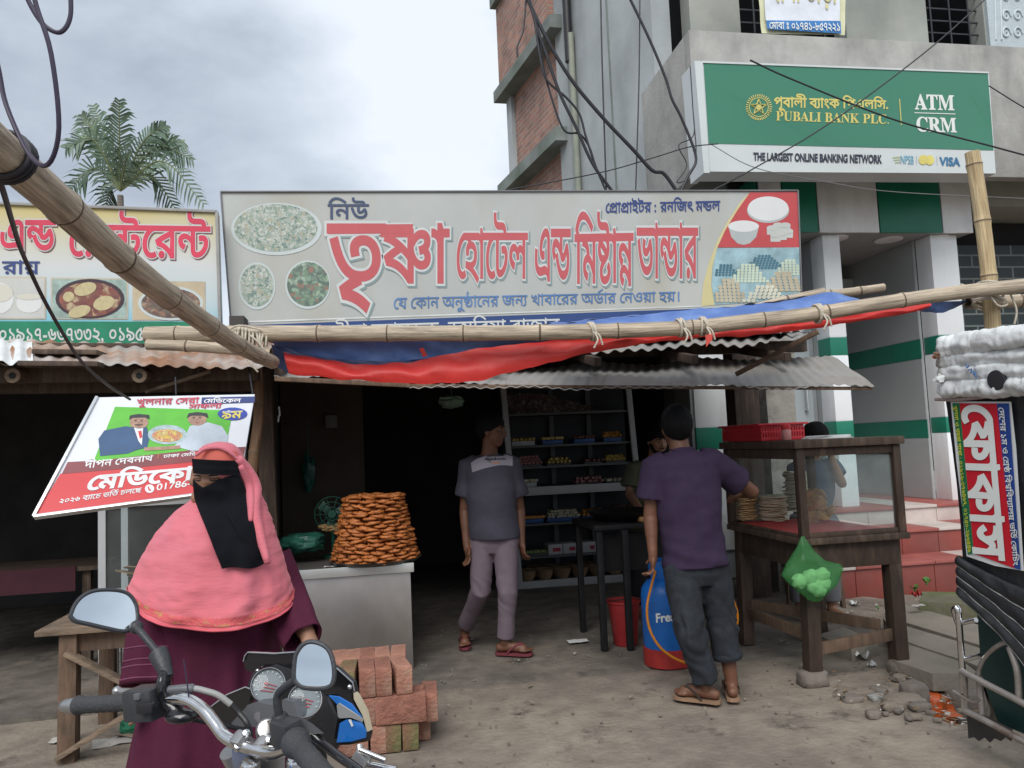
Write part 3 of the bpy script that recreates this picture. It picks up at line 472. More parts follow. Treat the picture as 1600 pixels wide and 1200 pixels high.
# upper front wall with two openings
YU = 8.25
def px_x(x, y, Y): return atY(x, y, Y).x
w_ = MB(); zb, zt = 4.2, 9.5
xs = [px_x(1110, 40, YU), px_x(1157, 40, YU), px_x(1322, 40, YU), px_x(1450, 50, YU), px_x(1540, 60, YU), 11.5]
zw = atY(1450, 66, YU).z-.35
w_.box(xs[0]-.25, YU, zb, xs[1], YU+.25, zt); w_.box(xs[2], YU, zb, xs[3], YU+.25, zt); w_.box(xs[1], YU, zb, xs[2], YU+.25, zw); w_.box(xs[3], YU, zb, xs[4], YU+.25, zw); w_.box(xs[4], YU, zb, xs[5], YU+.25, zt)
w_.box(xs[1], YU, 7.6, xs[2], YU+.25, zt); w_.box(xs[3], YU, 7.6, xs[4], YU+.25, zt)
part('upper_wall', w_, m_green_plaster, bank)
part('dark_room_sheet', MB().box(xs[0], YU+1.2, zb, xs[5], YU+1.3, zt), m_dark, bank)  # near-black sheet stands for the unlit room behind the openings
for a, b in ((xs[1], xs[2]), (xs[3], xs[4])):
    g = MB()
    for k in range(9): g.box(a, YU+.1, zw+.05+k*.16, b, YU+.115, zw+.068+k*.16)
    for k in range(3): g.box(a+(b-a)*(k+.5)/3-.01, YU+.09, zw, a+(b-a)*(k+.5)/3+.01, YU+.1, 7.6)
    part('window_grille', g, mat('dark_iron', (.05, .055, .06), .5, metal=.5), bank)
orn = MB(); ox0 = px_x(1546, 40, YU-.06)
orn.box(ox0, YU-.05, zw-.1, ox0+1.6, YU-.002, 7.6); part('ornate_panel', orn, mat('pale_blue_panel', (.48, .55, .58), .6, .08, 12, bump=.8, bscale=60), bank)
orn = MB()
for cx in (1572, 1590, 1610):
    for cy in (-5, 25, 52):
        c = atY(cx, cy, YU-.055); orn.tube([c+Vector((.07*math.cos(a)*(1-.06*i), -.004, .09*math.sin(a)*(1-.06*i))) for i, a in enumerate([i*.55 for i in range(15)])], .011, 6)
for cx in (1553, 1562): orn.tube([atY(cx, -60, YU-.055), atY(cx+3, 62, YU-.055)], .012, 6)
part('moulding', orn, mat('pale_blue_panel2', (.58, .64, .66), .6, .08, 12), bank)
# balcony
YB = 6.9; bz0, bz1 = 4.05, 5.47
w_ = MB(); w_.box(3.12, YB, bz0, 11.5, YB+.13, bz1, .01); w_.box(3.12, YB+.13, bz0, 3.25, YU+.05, bz1, .01); part('balcony_parapet', w_, m_conc, bank)
w_ = MB(); w_.box(3.13, YB+.131, 4.4, 11.5, YU, 4.55); part('balcony_floor', w_, m_conc, bank)
# lower left flank under the balcony
w_ = MB(); w_.box(XS+.03, 8.31, 0, XS+.2, 10.6, 2.3); part('lower_side_wall', w_, m_plaster, bank)
w_ = MB(); w_.box(3.32, 7.9, .0, 3.9, 8.3, 4.4); part('flank_pier', w_, m_plaster, bank)
# tile band over the entrance
YT = 7.5; tz0, tz1 = 3.63, 4.24
bx = [px_x(1187, 320, YT), px_x(1223, 320, YT), px_x(1277, 320, YT), px_x(1372, 320, YT), px_x(1470, 320, YT), px_x(1518, 320, YT)]
cols = [m_white_tile, m_green_tile, m_white_tile, m_green_tile, m_white_tile]
for i in range(5):
    part('fascia_panel', MB().box(bx[i]+.008, YT, tz0, bx[i+1]-.008, YT+.03, tz1+(0 if i else .05), .004), cols[i], bank)
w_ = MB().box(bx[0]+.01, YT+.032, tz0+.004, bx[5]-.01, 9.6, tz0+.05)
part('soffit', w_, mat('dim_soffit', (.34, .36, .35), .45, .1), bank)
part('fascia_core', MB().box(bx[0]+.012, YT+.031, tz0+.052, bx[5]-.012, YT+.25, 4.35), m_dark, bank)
w_ = MB().box(bx[0]-.02, YT+.04, tz0, bx[0], 8.6, tz1); part('fascia_side', w_, m_green_tile, bank)
for cx, cy in ((1303, 372), (1388, 374), (1462, 372)):
    c = atZ(cx, cy, tz0); part('ceiling_light', MB().lathe([(.13, .012), (.15, .0), (.15, -.012), (.11, -.018)], c, 20), m_white_tile, bank)
part('beam', MB().box(bx[5]+.002, 7.55, 3.95, 11.5, 8.2, 4.9), m_green_plaster, bank)
part('black_tile_wall', MB().box(6.3, 8.0, 1.0, 11.5, 8.2, 3.62), m_black_brick, bank)
part('dark_recess_fill', MB().box(6.4, 8.21, 3.55, 11.5, 8.3, 4.2), m_dark, bank)  # dark slab stands for the shade in the recess under the beam
# columns of the entrance
def banded(x0, x1, y0, y1, z0, z1, bands, name='column', base=None):
    a = part(name, MB().box(x0+.004, y0+.004, z0, x1-.004, y1, z1), base or m_white_tile, bank); zs = [z0]
    for p, q in bands: zs += [p, q]
    zs.append(z1)
    for i in range(len(zs)-1): part('green_band' if i % 2 else 'white_panel', MB().box(x0, y0, zs[i]+.006, x1, y1-.01, zs[i+1], .003), m_green_tile if i % 2 else (base or m_white_tile), a)
YC = 7.6
g1 = (atY(1306, 556, YC).z, atY(1306, 527, YC).z); g0 = (atY(1316, 684, YC).z, atY(1316, 658, YC).z)
banded(4.82, 5.02, YC, YC+.25, .7, tz0, [g0, g1])
banded(6.13, 6.46, YC, YC+.25, .7, tz0, [g0, g1])
banded(XS+.05, 4.0, 7.86, 7.92, .3, 3.6, [(1.36, 1.6)], 'front_panel')
# dark shutter left of the column, glass door below
part('shutter', brick := MB().box(4.0, 8.4, 0, 4.85, 8.45, tz0), brickmat('dark_shutter', (.05, .06, .06), (.045, .055, .055), (.012, .014, .014), (0, 2), 1., 3., .09, .012, rough=.4), bank)
part('meter_box', MB().box(px_x(1250, 430, 8.3), 8.2, atY(1262, 441, 8.2).z, px_x(1276, 430, 8.2), 8.39, atY(1262, 420, 8.2).z, .015), m_grey_panel, bank)
gd = part('glass_door', MB().box(4.05, 7.98, .7, 4.8, 8.0, 2.62), mat('pale_door_glass', (.42, .47, .49), .12, .06), bank)
part('door_frame', MB().box(4.02, 7.96, .7, 4.05, 8.02, 2.65).box(4.8, 7.96, .7, 4.835, 8.02, 2.65).box(4.05, 7.96, 2.62, 4.8, 8.02, 2.65).box(4.36, 7.965, .7, 4.385, 7.98, 2.62), m_alu, gd)
part('door_handle', MB().tube([(4.7, 7.98, 1.75), (4.7, 7.92, 1.75), (4.7, 7.92, 2.12), (4.7, 7.98, 2.12)], .014, 8), m_alu, gd)
# recessed entrance: side wall, back door, shutter box
YD = 9.35
sw = MB(); zs = [.7, g0[0]-.05, g0[1]-.02, g1[0]-.03, g1[1]-.01, tz0]; 
a = part('entrance_side_wall', MB().box(6.104, YC+.256, .7, 6.128, YD, tz0), m_grey_panel, bank)
for i in range(5): part('green_band' if i % 2 else 'grey_panel', MB().box(6.096, YC+.258, zs[i]+.005, 6.103, YD, zs[i+1]), m_green_tile if i % 2 else m_grey_panel, a)
bd = part('back_door', MB().box(4.9, YD, .7, 6.13, YD+.05, tz0), mat('dim_grey_door', (.36, .39, .40), .3, .08, 2), bank)
part('door_leaf', MB().box(5.15, YD-.04, .72, 5.85, YD-.002, 2.95, .006), mat('pale_door_leaf', (.58, .64, .67), .25, .06), bd)
part('shutter_box', MB().box(4.95, YD-.35, 3.1, 6.1, YD-.05, 3.45, .02), m_grey_panel, bank)
part('entrance_wall', MB().box(4.84, YC+.26, .7, 4.9, YD, tz0), m_grey_panel, bank)
# steps
def step(y0, z0, z1, mr, mt, xa, xb, yb, n):
    wd = (xb-xa)/n; a = part('step', MB().box(xa+.006, y0+.031, z0, xb-.006, yb, z1-.03), m_conc, bank)
    for k in range(n):
        part('riser_tile', MB().box(xa+k*wd+.003, y0, z0, xa+(k+1)*wd-.003, y0+.03, z1-.03, .003), mr, a)
        part('tread_tile', MB().box(xa+k*wd+.003, y0-.02, z1-.028, xa+(k+1)*wd-.003, yb, z1, .004), mt if k % 4 else m_white_stair, a)
step(6.42, 0., .30, m_red_tile, m_red_tread, 3.75, 6.9, 6.86, 8)
step(6.84, .27, .53, m_red_tile, m_red_tread, 3.75, 6.9, 7.36, 8)
step(7.34, .5, .70, m_white_stair, m_red_tread, 3.75, 6.9, YD, 8)

# concrete pillar with broken plaster between the hotel and the bank
pl_ = thing('concrete_pillar', 'pale concrete pillar with broken plaster beside the bank glass door', 'pillar', (3.88, 7.1, 0))
pm = MB(); rows = []
for i in range(40):
    z = i*2.7/39; r = []
    for j in range(24):
        a = 2*math.pi*j/24; cx, sy = math.cos(a), math.sin(a); m_ = max(abs(cx), abs(sy)); x = 3.885+.165*cx/m_; y = 7.16+.165*sy/m_
        d = .012*ns((x, y, z), 6)
        if z > 1.45 and z < 2.05 and sy < -.5 and ns((x*1.2, z, 0), 3.3, 4) > -.08: d -= .03
        r.append((x+cx*d, y+sy*d, z))
    rows.append(r)
pm.grid(rows, True); part('shaft', pm, mat('broken_plaster', (.36, .34, .30), .95, .22, 3, bump=.6, bscale=30, col2=(.22, .20, .175), thr=(.5, .62), scale2=4), pl_)

# ---------------------------------------------------------------- bank signboard
bp = PY(6.62)
bs = thing('bank_signboard', 'green and white bank signboard fixed to the concrete balcony', 'signboard', (4.9, 6.7, 4.1))
TL, TR, BR, BL = (1085, 95), (1545, 113), (1556, 271), (1100, 270)
mgs = mat('green_sign_face', (.042, .20, .125), .35, .04, 1.5, coat=.3)
m_sign_white = mat('white_sign_face', (.58, .62, .62), .4, .04, 3)
m_gold = mat('pale_gold_letters', (.62, .55, .17), .4, .05)
m_offw = mat('off_white_letters', (.72, .75, .72), .4, .05)
m_navyt = mat('dark_letters', (.03, .035, .06), .5, .05)
part('cabinet', board(MB(), [(1098, 97), TR, BR, (1109, 268)], bp, .27), m_sign_white, bs)
part('side_trim', board(MB(), [TL, (1098, 95.5), (1109, 270), BL], Plane(bp(1090, 95, .02), (0, 1, 0)), .31), m_sign_white, bs)
GB = lambda x: 224.3+(x-1107)*(235-224.3)/(1553-1107)
part('green_face', flat(MB(), [(1099, 98), (1543, 114.5), (1552, GB(1552)), (1107, GB(1107))], bp, .004), mgs, bs)
part('rim', board(MB(), [(1098, 95), (1545, 112), (1545, 114.5), (1098, 98)], Plane(bp(1100, 96, .012), (0, 1, 0)), .02), m_sign_white, bs)
lt = MB(); text(lt, 'পূবালী ব্যাংক পিএলসি.', ((1209, 146), (1386.5, 152), (1386.5, 176), (1209, 174)), bp, .008, 26)
text(lt, serif('PUBALI BANK PLC'), ((1212, 174), (1384, 179.3), (1384, 194.3), (1212, 189)), bp, .008, 6); flat(lt, ell(1387, 193, 1.2, 1.2, 10), bp, .008)
flat(lt, [(1404, 155), (1405.4, 155), (1408.2, 196), (1406.8, 196)], bp, .008); part('gold_lettering', lt, m_gold, bs)
lt = MB(); text(lt, serif('ATM'), ((1428, 147.5), (1489, 149.5), (1490, 172.5), (1429, 171)), bp, .008, 16); text(lt, serif('CRM'), ((1431, 183), (1492, 185), (1494, 207.5), (1432, 206)), bp, .008, 16)
flat(lt, [(1428, 176), (1492, 178), (1492, 179.3), (1428, 177.3)], bp, .008); part('white_lettering', lt, m_offw, bs)
lt = MB()
def ring(mb, cx, cy, r0, r1, pl, off, n=40):
    a = [pl(x, y, off) for x, y in ell(cx, cy, r0, r0, n)]; b = [pl(x, y, off) for x, y in ell(cx, cy, r1, r1, n)]; mb.add(a+b, [(i, (i+1) % n, n+(i+1) % n, n+i) for i in range(n)])
ex, ey = 1185, 168
ring(lt, ex, ey, 14.2, 15.4, bp, .008)
star = [(ex+(12.5 if i % 2 == 0 else 5.2)*math.sin(math.pi*i/5), ey-(12.5 if i % 2 == 0 else 5.2)*math.cos(math.pi*i/5)) for i in range(10)]
for i in range(10):
    a, b = star[i], star[(i+1) % 10]; lt.tube([bp(*a, .008), bp(*b, .008)], .006, 4)
flat(lt, ell(ex, ey, 4.4, 4.4, 14), bp, .008)
for k in range(26):
    a = math.pi*(.78+1.44*k/25); h = 3.2+random.random()*1.6; c, s_ = math.cos(a), math.sin(a)
    x, y = ex+c*18.6, ey+s_*18.6; flat(lt, [(x-c*h/2-s_*.75, y-s_*h/2+c*.75), (x+c*h/2-s_*.75, y+s_*h/2+c*.75), (x+c*h/2+s_*.75, y+s_*h/2-c*.75), (x-c*h/2+s_*.75, y-s_*h/2-c*.75)], bp, .008)
for k in range(11):
    a = math.pi*(.28+.44*k/10); c, s_ = math.cos(a), math.sin(a); x, y = ex+c*18.6, ey+s_*18.6; h = 3.6
    flat(lt, [(x-c*h/2-s_*.75, y-s_*h/2+c*.75), (x+c*h/2-s_*.75, y+s_*h/2+c*.75), (x+c*h/2+s_*.75, y+s_*h/2-c*.75), (x-c*h/2+s_*.75, y-s_*h/2-c*.75)], bp, .008)
flat(lt, ell(ex-16.5, ey+10, 1.3, 1.3, 8), bp, .008); flat(lt, ell(ex+16.5, ey+10, 1.3, 1.3, 8), bp, .008)
part('emblem', lt, m_gold, bs)
lt = MB(); text(lt, 'THE LARGEST ONLINE BANKING NETWORK', ((1177, 239), (1377, 243), (1377, 255.5), (1177, 250.5)), bp, .006, 42); part('slogan', lt, m_navyt, bs)
lt = MB(); text(lt, 'VISA', ((1468, 246), (1499, 247), (1499, 259.5), (1468, 258.5)), bp, .006, 40); part('blue_lettering', lt, mat('card_blue', (.04, .16, .30), .5), bs)
lt = MB(); text(lt, 'NPSB', ((1407, 243), (1427, 244), (1427, 257), (1407, 256)), bp, .006, 8); part('network_logo', lt, mat('logo_teal', (.12, .33, .45), .5), bs)
lt = MB()
for k in range(3): flat(lt, [(1394+k*2, 246+k*4), (1407, 245+k*4), (1406, 246.2+k*4), (1394+k*2, 247.2+k*4)], bp, .006)
part('logo_strokes', lt, mat('logo_olive', (.35, .40, .14), .5), bs)
part('card_logo', flat(flat(MB(), ell(1442, 250, 7, 7.6), bp, .006), ell(1452, 250.4, 7, 7.6), bp, .0065), mat('card_yellow', (.66, .58, .16), .5), bs)
lt = MB(); flat(lt, [(1431, 243), (1431.6, 243), (1432, 257), (1431.4, 257)], bp, .006); flat(lt, [(1463, 244), (1463.6, 244), (1464, 258), (1463.4, 258)], bp, .006); part('divider', lt, m_grey_panel, bs)

# to-let cloth hung over the balcony
tp = Plane((5, 7.55, 6), (0, -1, .1)); tl = thing('cloth_notice', 'white and blue to-let cloth notice hung in the window above the bank sign', 'banner', (4.6, 7.6, 5.6))
tl_m = MB()
def clothgrid(pl, q, n, m, amp, seed, off=0.):
    rows = []
    for i in range(m+1):
        v = i/m; r = []
        for j in range(n+1):
            u = j/n; x = (q[0][0]*(1-u)+q[1][0]*u)*(1-v)+(q[3][0]*(1-u)+q[2][0]*u)*v; y = (q[0][1]*(1-u)+q[1][1]*u)*(1-v)+(q[3][1]*(1-u)+q[2][1]*u)*v
            r.append(pl(x, y, off+amp*ns((u*4, v*4, seed), 1.)))
        rows.append(r)
    return rows
tl_m.grid(clothgrid(tp, ((1180, -70), (1322, -66), (1320, 55), (1190, 52)), 16, 12, .02, 3)); part('cloth', tl_m, mat('cream_cloth', (.62, .62, .42), .8, .08), tl)
part('white_sheet', MB().grid(clothgrid(tp, ((1187, -70), (1311, -66), (1310, 35), (1195, 34)), 16, 12, .01, 3, .024)), mat('notice_white', (.66, .70, .76), .7, .08, 8), tl)
part('blue_strip', MB().grid(clothgrid(tp, ((1195, 34.5), (1311, 35.5), (1312, 55), (1197, 48)), 12, 4, .006, 3, .03)), mat('notice_blue', (.05, .20, .48), .7), tl)
lt = MB(); text(lt, 'মোবা ঃ ০১৭৪১-৮৫৭২২১', ((1199, 37.5), (1309, 38.5), (1309, 52.5), (1200, 48.5)), tp, .042, 14); part('phone_number', lt, m_offw, tl)
lt = MB(); text(lt, 'বাসা ভাড়া', ((1199, -40), (1306, -38), (1305, 17), (1202, 15)), tp, .04, 14); part('lettering', lt, mat('notice_gold', (.60, .55, .25), .6), tl)
# ================================================================ HOTEL SHOP
m_int = mat('dark_interior_wall', (.060, .056, .054), .9, .3, 2)  # the gloom of the interior is put into this wall colour
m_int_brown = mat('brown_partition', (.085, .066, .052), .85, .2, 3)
hotel = thing('sweet_shop', 'open fronted sweet shop with dark interior and corrugated tin awning', 'building', (1.2, 7, 0))
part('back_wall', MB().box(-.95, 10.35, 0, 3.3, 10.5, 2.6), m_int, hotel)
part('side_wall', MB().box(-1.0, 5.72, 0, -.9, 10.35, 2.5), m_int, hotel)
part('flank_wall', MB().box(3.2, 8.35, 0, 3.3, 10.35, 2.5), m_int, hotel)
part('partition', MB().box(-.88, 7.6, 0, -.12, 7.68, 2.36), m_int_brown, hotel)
part('switch_box', MB().box(-.47, 7.55, 1.74, -.36, 7.6, 1.86, .01), mat('dusty_switch', (.2, .2, .19), .6), hotel)
w_ = MB(); w_.beam((-.735, 5.78, 0), (-.79, 5.82, 2.3), .11, .1); part('wooden_post', w_, m_wood_dark, hotel)
w_ = MB(); w_.beam((3.42, 6.9, 0), (3.42, 6.9, 2.4), .24, .2); part('dark_post', w_, m_wood_dark, hotel)
def corr(p00, p10, p11, p01, nw, amp, rows=6, wob=.012, seed=1):
    p00, p10, p11, p01 = map(Vector, (p00, p10, p11, p01)); nrm = (p10-p00).cross(p01-p00).normalized(); n = nw*6; out = []
    for i in range(rows+1):
        v = i/rows; r = []
        for j in range(n+1):
            u = j/n; p = (p00*(1-u)+p10*u)*(1-v)+(p01*(1-u)+p11*u)*v
            r.append(p+nrm*(amp*math.sin(u*nw*2*math.pi)+wob*ns((u*7, v*2, seed), 1.)))
        out.append(r)
    return out
def shell(rows, th):
    """the sheet with a back side and closed edges"""
    mb = MB(); n = len(rows[0]); k = len(rows); fr = [p for r in rows for p in r]; th = Vector(th); bk = [p+th for p in fr]; fs = []; N = n*k
    for i in range(k-1):
        for j in range(n-1):
            a, b, c, d = i*n+j, i*n+j+1, (i+1)*n+j+1, (i+1)*n+j; fs.append((a, b, c, d)); fs.append((a+N, d+N, c+N, b+N))
    for j in range(n-1): fs.append((j, j+N, j+1+N, j+1)); fs.append(((k-1)*n+j, (k-1)*n+j+1, (k-1)*n+j+1+N, (k-1)*n+j+N))
    for i in range(k-1): fs.append((i*n, (i+1)*n, (i+1)*n+N, i*n+N)); fs.append((i*n+n-1, i*n+n-1+N, (i+1)*n+n-1+N, (i+1)*n+n-1))
    return mb.add(fr+bk, fs)
part('roof_sheet', shell(corr((-1.1, 5.55, 2.22), (3.3, 5.55, 2.3), (3.3, 10.5, 2.75), (-1.1, 10.5, 2.75), 52, .018, 5), (0, 0, .006)), m_tin, hotel, 60)
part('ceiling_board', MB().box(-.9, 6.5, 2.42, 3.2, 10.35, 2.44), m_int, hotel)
# awning sheets: front edge low, back edge high
a0, a1 = atY(640, 607, 4.95), atY(1366, 604, 4.75)
part('awning_sheet', shell(corr(a0, a1, atY(1300, 557, 5.75), atY(700, 578, 5.75), 40, .0055, 6, .035, 5), (0, 0, .005)), m_tin, hotel, 60)
b0, b1 = atY(428, 588, 5.1), atY(790, 601, 4.98)
part('awning_sheet', shell(corr(b0, b1, atY(790, 575, 5.9), atY(432, 570, 5.9), 20, .005, 5, .02, 9), (0, 0, .005)), m_tin, hotel, 60)
part('upper_sheet', shell(corr(atY(760, 560, 5.35), atY(1262, 531, 5.25), atY(1262, 520, 6.1), atY(760, 540, 6.1), 24, .012, 4, .03, 4), (0, 0, .005)), m_tin, hotel, 60)
w_ = MB(); w_.beam(atY(430, 592, 5.12), atY(640, 602, 5.02), .05, .03); w_.beam(atY(636, 603, 4.97), atY(1362, 607, 4.78), .03, .022); part('edge_batten', w_, m_wood_brown, hotel)
w_ = MB(); w_.beam(atY(1150, 585, 4.9), atY(1278, 518, 4.5), .03, .03); part('strut', w_, m_wood_brown, hotel)
w_ = MB()
for x in (-.6, .1, .8, 1.5, 2.2, 2.9): w_.beam((x, 5.1, 2.04), (x, 6.4, 2.3), .05, .06)
w_.beam((-.8, 5.7, 2.18), (3.45, 5.8, 2.2), .07, .09); part('rafter', w_, m_wood_dark, hotel)

# ================================================================ HOTEL SIGNBOARD
hp = PY(5.9)
hs = thing('hotel_signboard', 'long cream Bengali sweet shop signboard with red lettering and food pictures', 'signboard', (1.2, 5.95, 2.4))
HTL, HTR, HBR, HBL = (345, 300), (1246, 298), (1253, 492), (363.5, 536)
m_signcream = mat('faded_cream_print', (.43, .45, .43), .55, .09, 1.2, col2=(.41, .40, .35), thr=(.45, .7), scale2=1.5, stretch2=(1, 1, .4))
part('panel', board(MB(), [HTL, HTR, HBR, HBL], hp, .05), m_signcream, hs)
fr = MB()
for a, b in ((HTL, HTR), (HTL, HBL), (HTR, HBR)): fr.beam(hp(*a, .004), hp(*b, .004), .011, .02, up=(0, 1, 0), bev=.002)
part('frame', fr, mat('dark_sign_frame', (.16, .16, .165), .6), hs)
part('blue_strip', flat(MB(), [(362, 509), (1100, 482), (1252, 475), (1252.6, 490), (364, 533)], hp, .003), mat('sign_navy', (.025, .06, .19), .5, .08), hs)
part('strip_line', flat(MB(), [(361.5, 502.5), (1098, 477.5), (1098, 479.3), (361.6, 505)], hp, .0035), mat('sign_line', (.62, .64, .62), .5), hs)
m_shadow = mat('letter_edge_teal', (.22, .29, .29), .5, .05); m_edge = mat('letter_edge_white', (.56, .58, .57), .5, .04); m_red = mat('letter_red', (.50, .10, .11), .5, .06); m_navy = mat('letter_navy', (.035, .06, .20), .5, .06); m_slate = mat('letter_slate', (.05, .07, .14), .5, .06)
big = [('ত', (512.5, 352, 601, 438)), ('ষ্ণা', (596, 351, 701, 441)), ('ৃ', (532, 430, 576, 486)), ('হোটেল', (714, 334, 824, 441)), ('এন্ড', (836, 359, 891, 438)), ('মিষ্টান্ন', ((898, 333), (989, 331), (989, 445), (898, 447))), ('ভান্ডার', (995, 350, 1090, 434))]
for nm, mt, fat, off, sh in (('letter_shadow', m_shadow, 52, .0035, (2.2, 2.0)), ('letter_outline', m_edge, 46, .005, (0, 0)), ('red_lettering', m_red, 17, .0065, (0, 0))):
    lt = MB()
    for i_, (s_, q) in enumerate(big): text(lt, s_, q, hp, off+.0003*(i_ == 2), fat, sh)
    if nm == 'red_lettering': flat(lt, [(512, 351.5), (645, 350.5), (645, 365), (512, 366)], hp, off+.0006)
    elif nm == 'letter_outline': flat(lt, [(510, 349), (645, 348), (645, 367.5), (510, 368.5)], hp, off+.0006)
    part(nm, lt, mt, hs)
lt = MB(); text(lt, 'নিউ', (512.5, 309, 576, 342), hp, .005, 14); part('slate_lettering', lt, m_slate, hs)
lt = MB(); text(lt, 'প্রোপ্রাইটর : রনজিৎ মন্ডল', ((946.5, 311), (1125, 307), (1125, 331), (946.5, 334)), hp, .005, 18); part('navy_lettering', lt, m_navy, hs)
lt = MB(); text(lt, 'যে কোন অনুষ্ঠানের জন্য খাবারের অর্ডার নেওয়া হয়।', ((615.5, 458), (1061, 449), (1061, 477), (615.5, 490)), hp, .005, 8); part('blue_lettering', lt, mat('letter_blue', (.09, .19, .40), .5), hs)
lt = MB(); text(lt, 'দীনা মহাসড়ক, ডুমুরিয়া বাজার', ((522, 499), (874, 489), (874, 527), (522, 540)), hp, .005, 8); part('white_lettering', lt, m_edge, hs)
m_salad = vormat('printed_salad', [(.42, .46, .36), (.20, .30, .22), (.55, .56, .50), (.12, .20, .17), (.40, .36, .25), (.52, .54, .50)], 46, bump=0, edge=(.3, .36, .32))
m_greens = vormat('printed_greens', [(.26, .38, .27), (.34, .44, .33), (.10, .15, .12), (.20, .30, .20), (.30, .16, .12)], 30, bump=0, edge=(.12, .17, .14))
m_plate = mat('printed_plate', (.52, .58, .57), .5, .04)
part('plate_print', flat(MB(), ell(432, 358, 71, 41, 36), hp, .003), m_plate, hs); part('salad_print', flat(MB(), ell(431, 356, 65, 37, 36), hp, .0045), m_salad, hs)
part('plate_print', flat(MB(), ell(401.5, 447, 29, 37, 30), hp, .003), m_plate, hs); part('salad_print', flat(MB(), ell(401.5, 446, 26, 33, 30), hp, .0045), m_salad, hs)
part('plate_print', flat(MB(), ell(481, 445, 35.5, 38, 30), hp, .003), m_plate, hs); part('greens_print', flat(MB(), ell(481.5, 444, 33, 34.5, 30), hp, .0045), m_greens, hs)
def c3(*p): return [(840+x/3.636, 280+y/3.636) for x, y in p]
part('cream_band', flat(MB(), c3((1210, 72), (1150, 130), (1085, 230), (1020, 350), (970, 480), (940, 600), (928, 722), (1005, 715), (985, 600), (992, 500), (1022, 385), (1065, 290), (1135, 175)), hp, .003), mat('sign_buff', (.58, .52, .27), .5, .06), hs)
part('red_print', flat(MB(), c3((1205, 76), (1478, 72), (1485, 388), (1022, 388), (1065, 290), (1135, 175)), hp, .0035), mat('sign_red', (.48, .07, .075), .5, .06), hs)
part('market_print', flat(MB(), c3((1018, 392), (1485, 388), (1492, 680), (1006, 715), (988, 600), (994, 500)), hp, .0035), mat('sign_sky_teal', (.28, .42, .46), .5, .3, 9), hs)
bw = MB()
for q in (ell(*c3((1308, 168))[0], 32, 19, 30), ell(*c3((1168, 268))[0], 24, 9, 26)): flat(bw, q, hp, .005)
part('bowl_print', bw, mat('print_white', (.66, .67, .66), .5, .04), hs)
bw = MB(); flat(bw, ell(*c3((1308, 178))[0], 33, 19.5, 30), hp, .0043); flat(bw, c3((1080, 262), (1100, 330), (1135, 366), (1170, 374), (1205, 364), (1240, 330), (1258, 262)), hp, .0043)
part('bowl_print', bw, mat('print_grey', (.42, .45, .44), .5, .06), hs)
bw = MB()
for k, (x, y) in enumerate(((1330, 278), (1365, 262), (1405, 262), (1350, 318), (1385, 308), (1420, 296))): flat(bw, ell(*c3((x, y))[0], 8.5, 4.2, 14), hp, .0055+.0003*k); flat(bw, [(a, b) for a, b in c3((x-30, y), (x+30, y), (x+28, y+38), (x-28, y+38))], hp, .0045+.0001*k)
part('cup_print', bw, mat('print_grey2', (.50, .52, .49), .5, .06), hs)
def pile(cx, cy, wd, ht, bwid, bh, m, k0):
    mb = MB(); r = 0; y = cy; k = 0; rows = int(ht/(bh*.8))
    for r in range(rows):
        half = wd/2*(1-.75*r/rows); x = cx-half+(bwid/2 if r % 2 else 0)
        while x <= cx+half:
            p = c3((x, cy-r*bh*.8))[0]
            if ins(p, PIC): flat(mb, ell(p[0], p[1], bwid/2/3.636*.92, bh/2/3.636*.95, 9), hp, k0+.0003*(r % 5)+.0001*(k % 3))
            x += bwid*.95; k += 1
    if mb.f: part('sweets_print', mb, m, hs)
PIC = c3((1020, 395), (1483, 392), (1488, 672), (1010, 705), (994, 600), (998, 500))
m_pb, m_pw, m_pt, m_pc = mat('print_blueberry', (.07, .17, .22), .5), mat('print_pale_green', (.50, .58, .46), .5), mat('print_tan', (.44, .39, .28), .5), mat('print_cream', (.58, .58, .47), .5)
pile(1070, 545, 150, 80, 20, 17, m_pb, .0045); pile(1290, 505, 220, 90, 20, 17, m_pb, .0045); pile(1430, 540, 160, 100, 22, 19, m_pw, .0062); pile(1200, 580, 210, 120, 22, 19, m_pw, .0062)
pile(1400, 630, 230, 120, 34, 20, m_pt, .0078); pile(1090, 690, 190, 140, 26, 24, m_pt, .0078); pile(1300, 690, 260, 110, 28, 24, m_pc, .0094)

# ================================================================ RESTAURANT (left)
rest = thing('restaurant', 'dark open fronted restaurant under a rusty corrugated roof at the left', 'building', (-2.5, 7, 0))
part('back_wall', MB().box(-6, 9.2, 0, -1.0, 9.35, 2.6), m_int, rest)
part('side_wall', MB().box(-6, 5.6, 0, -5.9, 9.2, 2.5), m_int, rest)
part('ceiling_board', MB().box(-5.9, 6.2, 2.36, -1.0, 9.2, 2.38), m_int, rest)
def E5(x, y, Y): return atY(x, y, Y)
part('roof_sheet', shell(corr(E5(-900, 560, 5.05), E5(432, 574, 5.05), E5(432, 536, 5.85), E5(-900, 506, 5.85), 46, .009, 5, .02, 2), (0, 0, .006)), m_tin_rust, rest, 60)
part('roof_patch', shell(corr(E5(-60, 566, 5.0), E5(52, 568, 5.0), E5(50, 534, 5.6), E5(-60, 532, 5.6), 4, .014, 4, .01, 3), (0, 0, .005)), mat('whitewashed_tin', (.62, .64, .65), .6, .12, 5), rest, 60)
part('roof_plank', MB().beam(E5(34, 569, 4.98), E5(158, 570, 4.98), .12, .03).beam(E5(60, 552, 5.3), E5(160, 553, 5.3), .2, .03), m_wood_dark, rest)
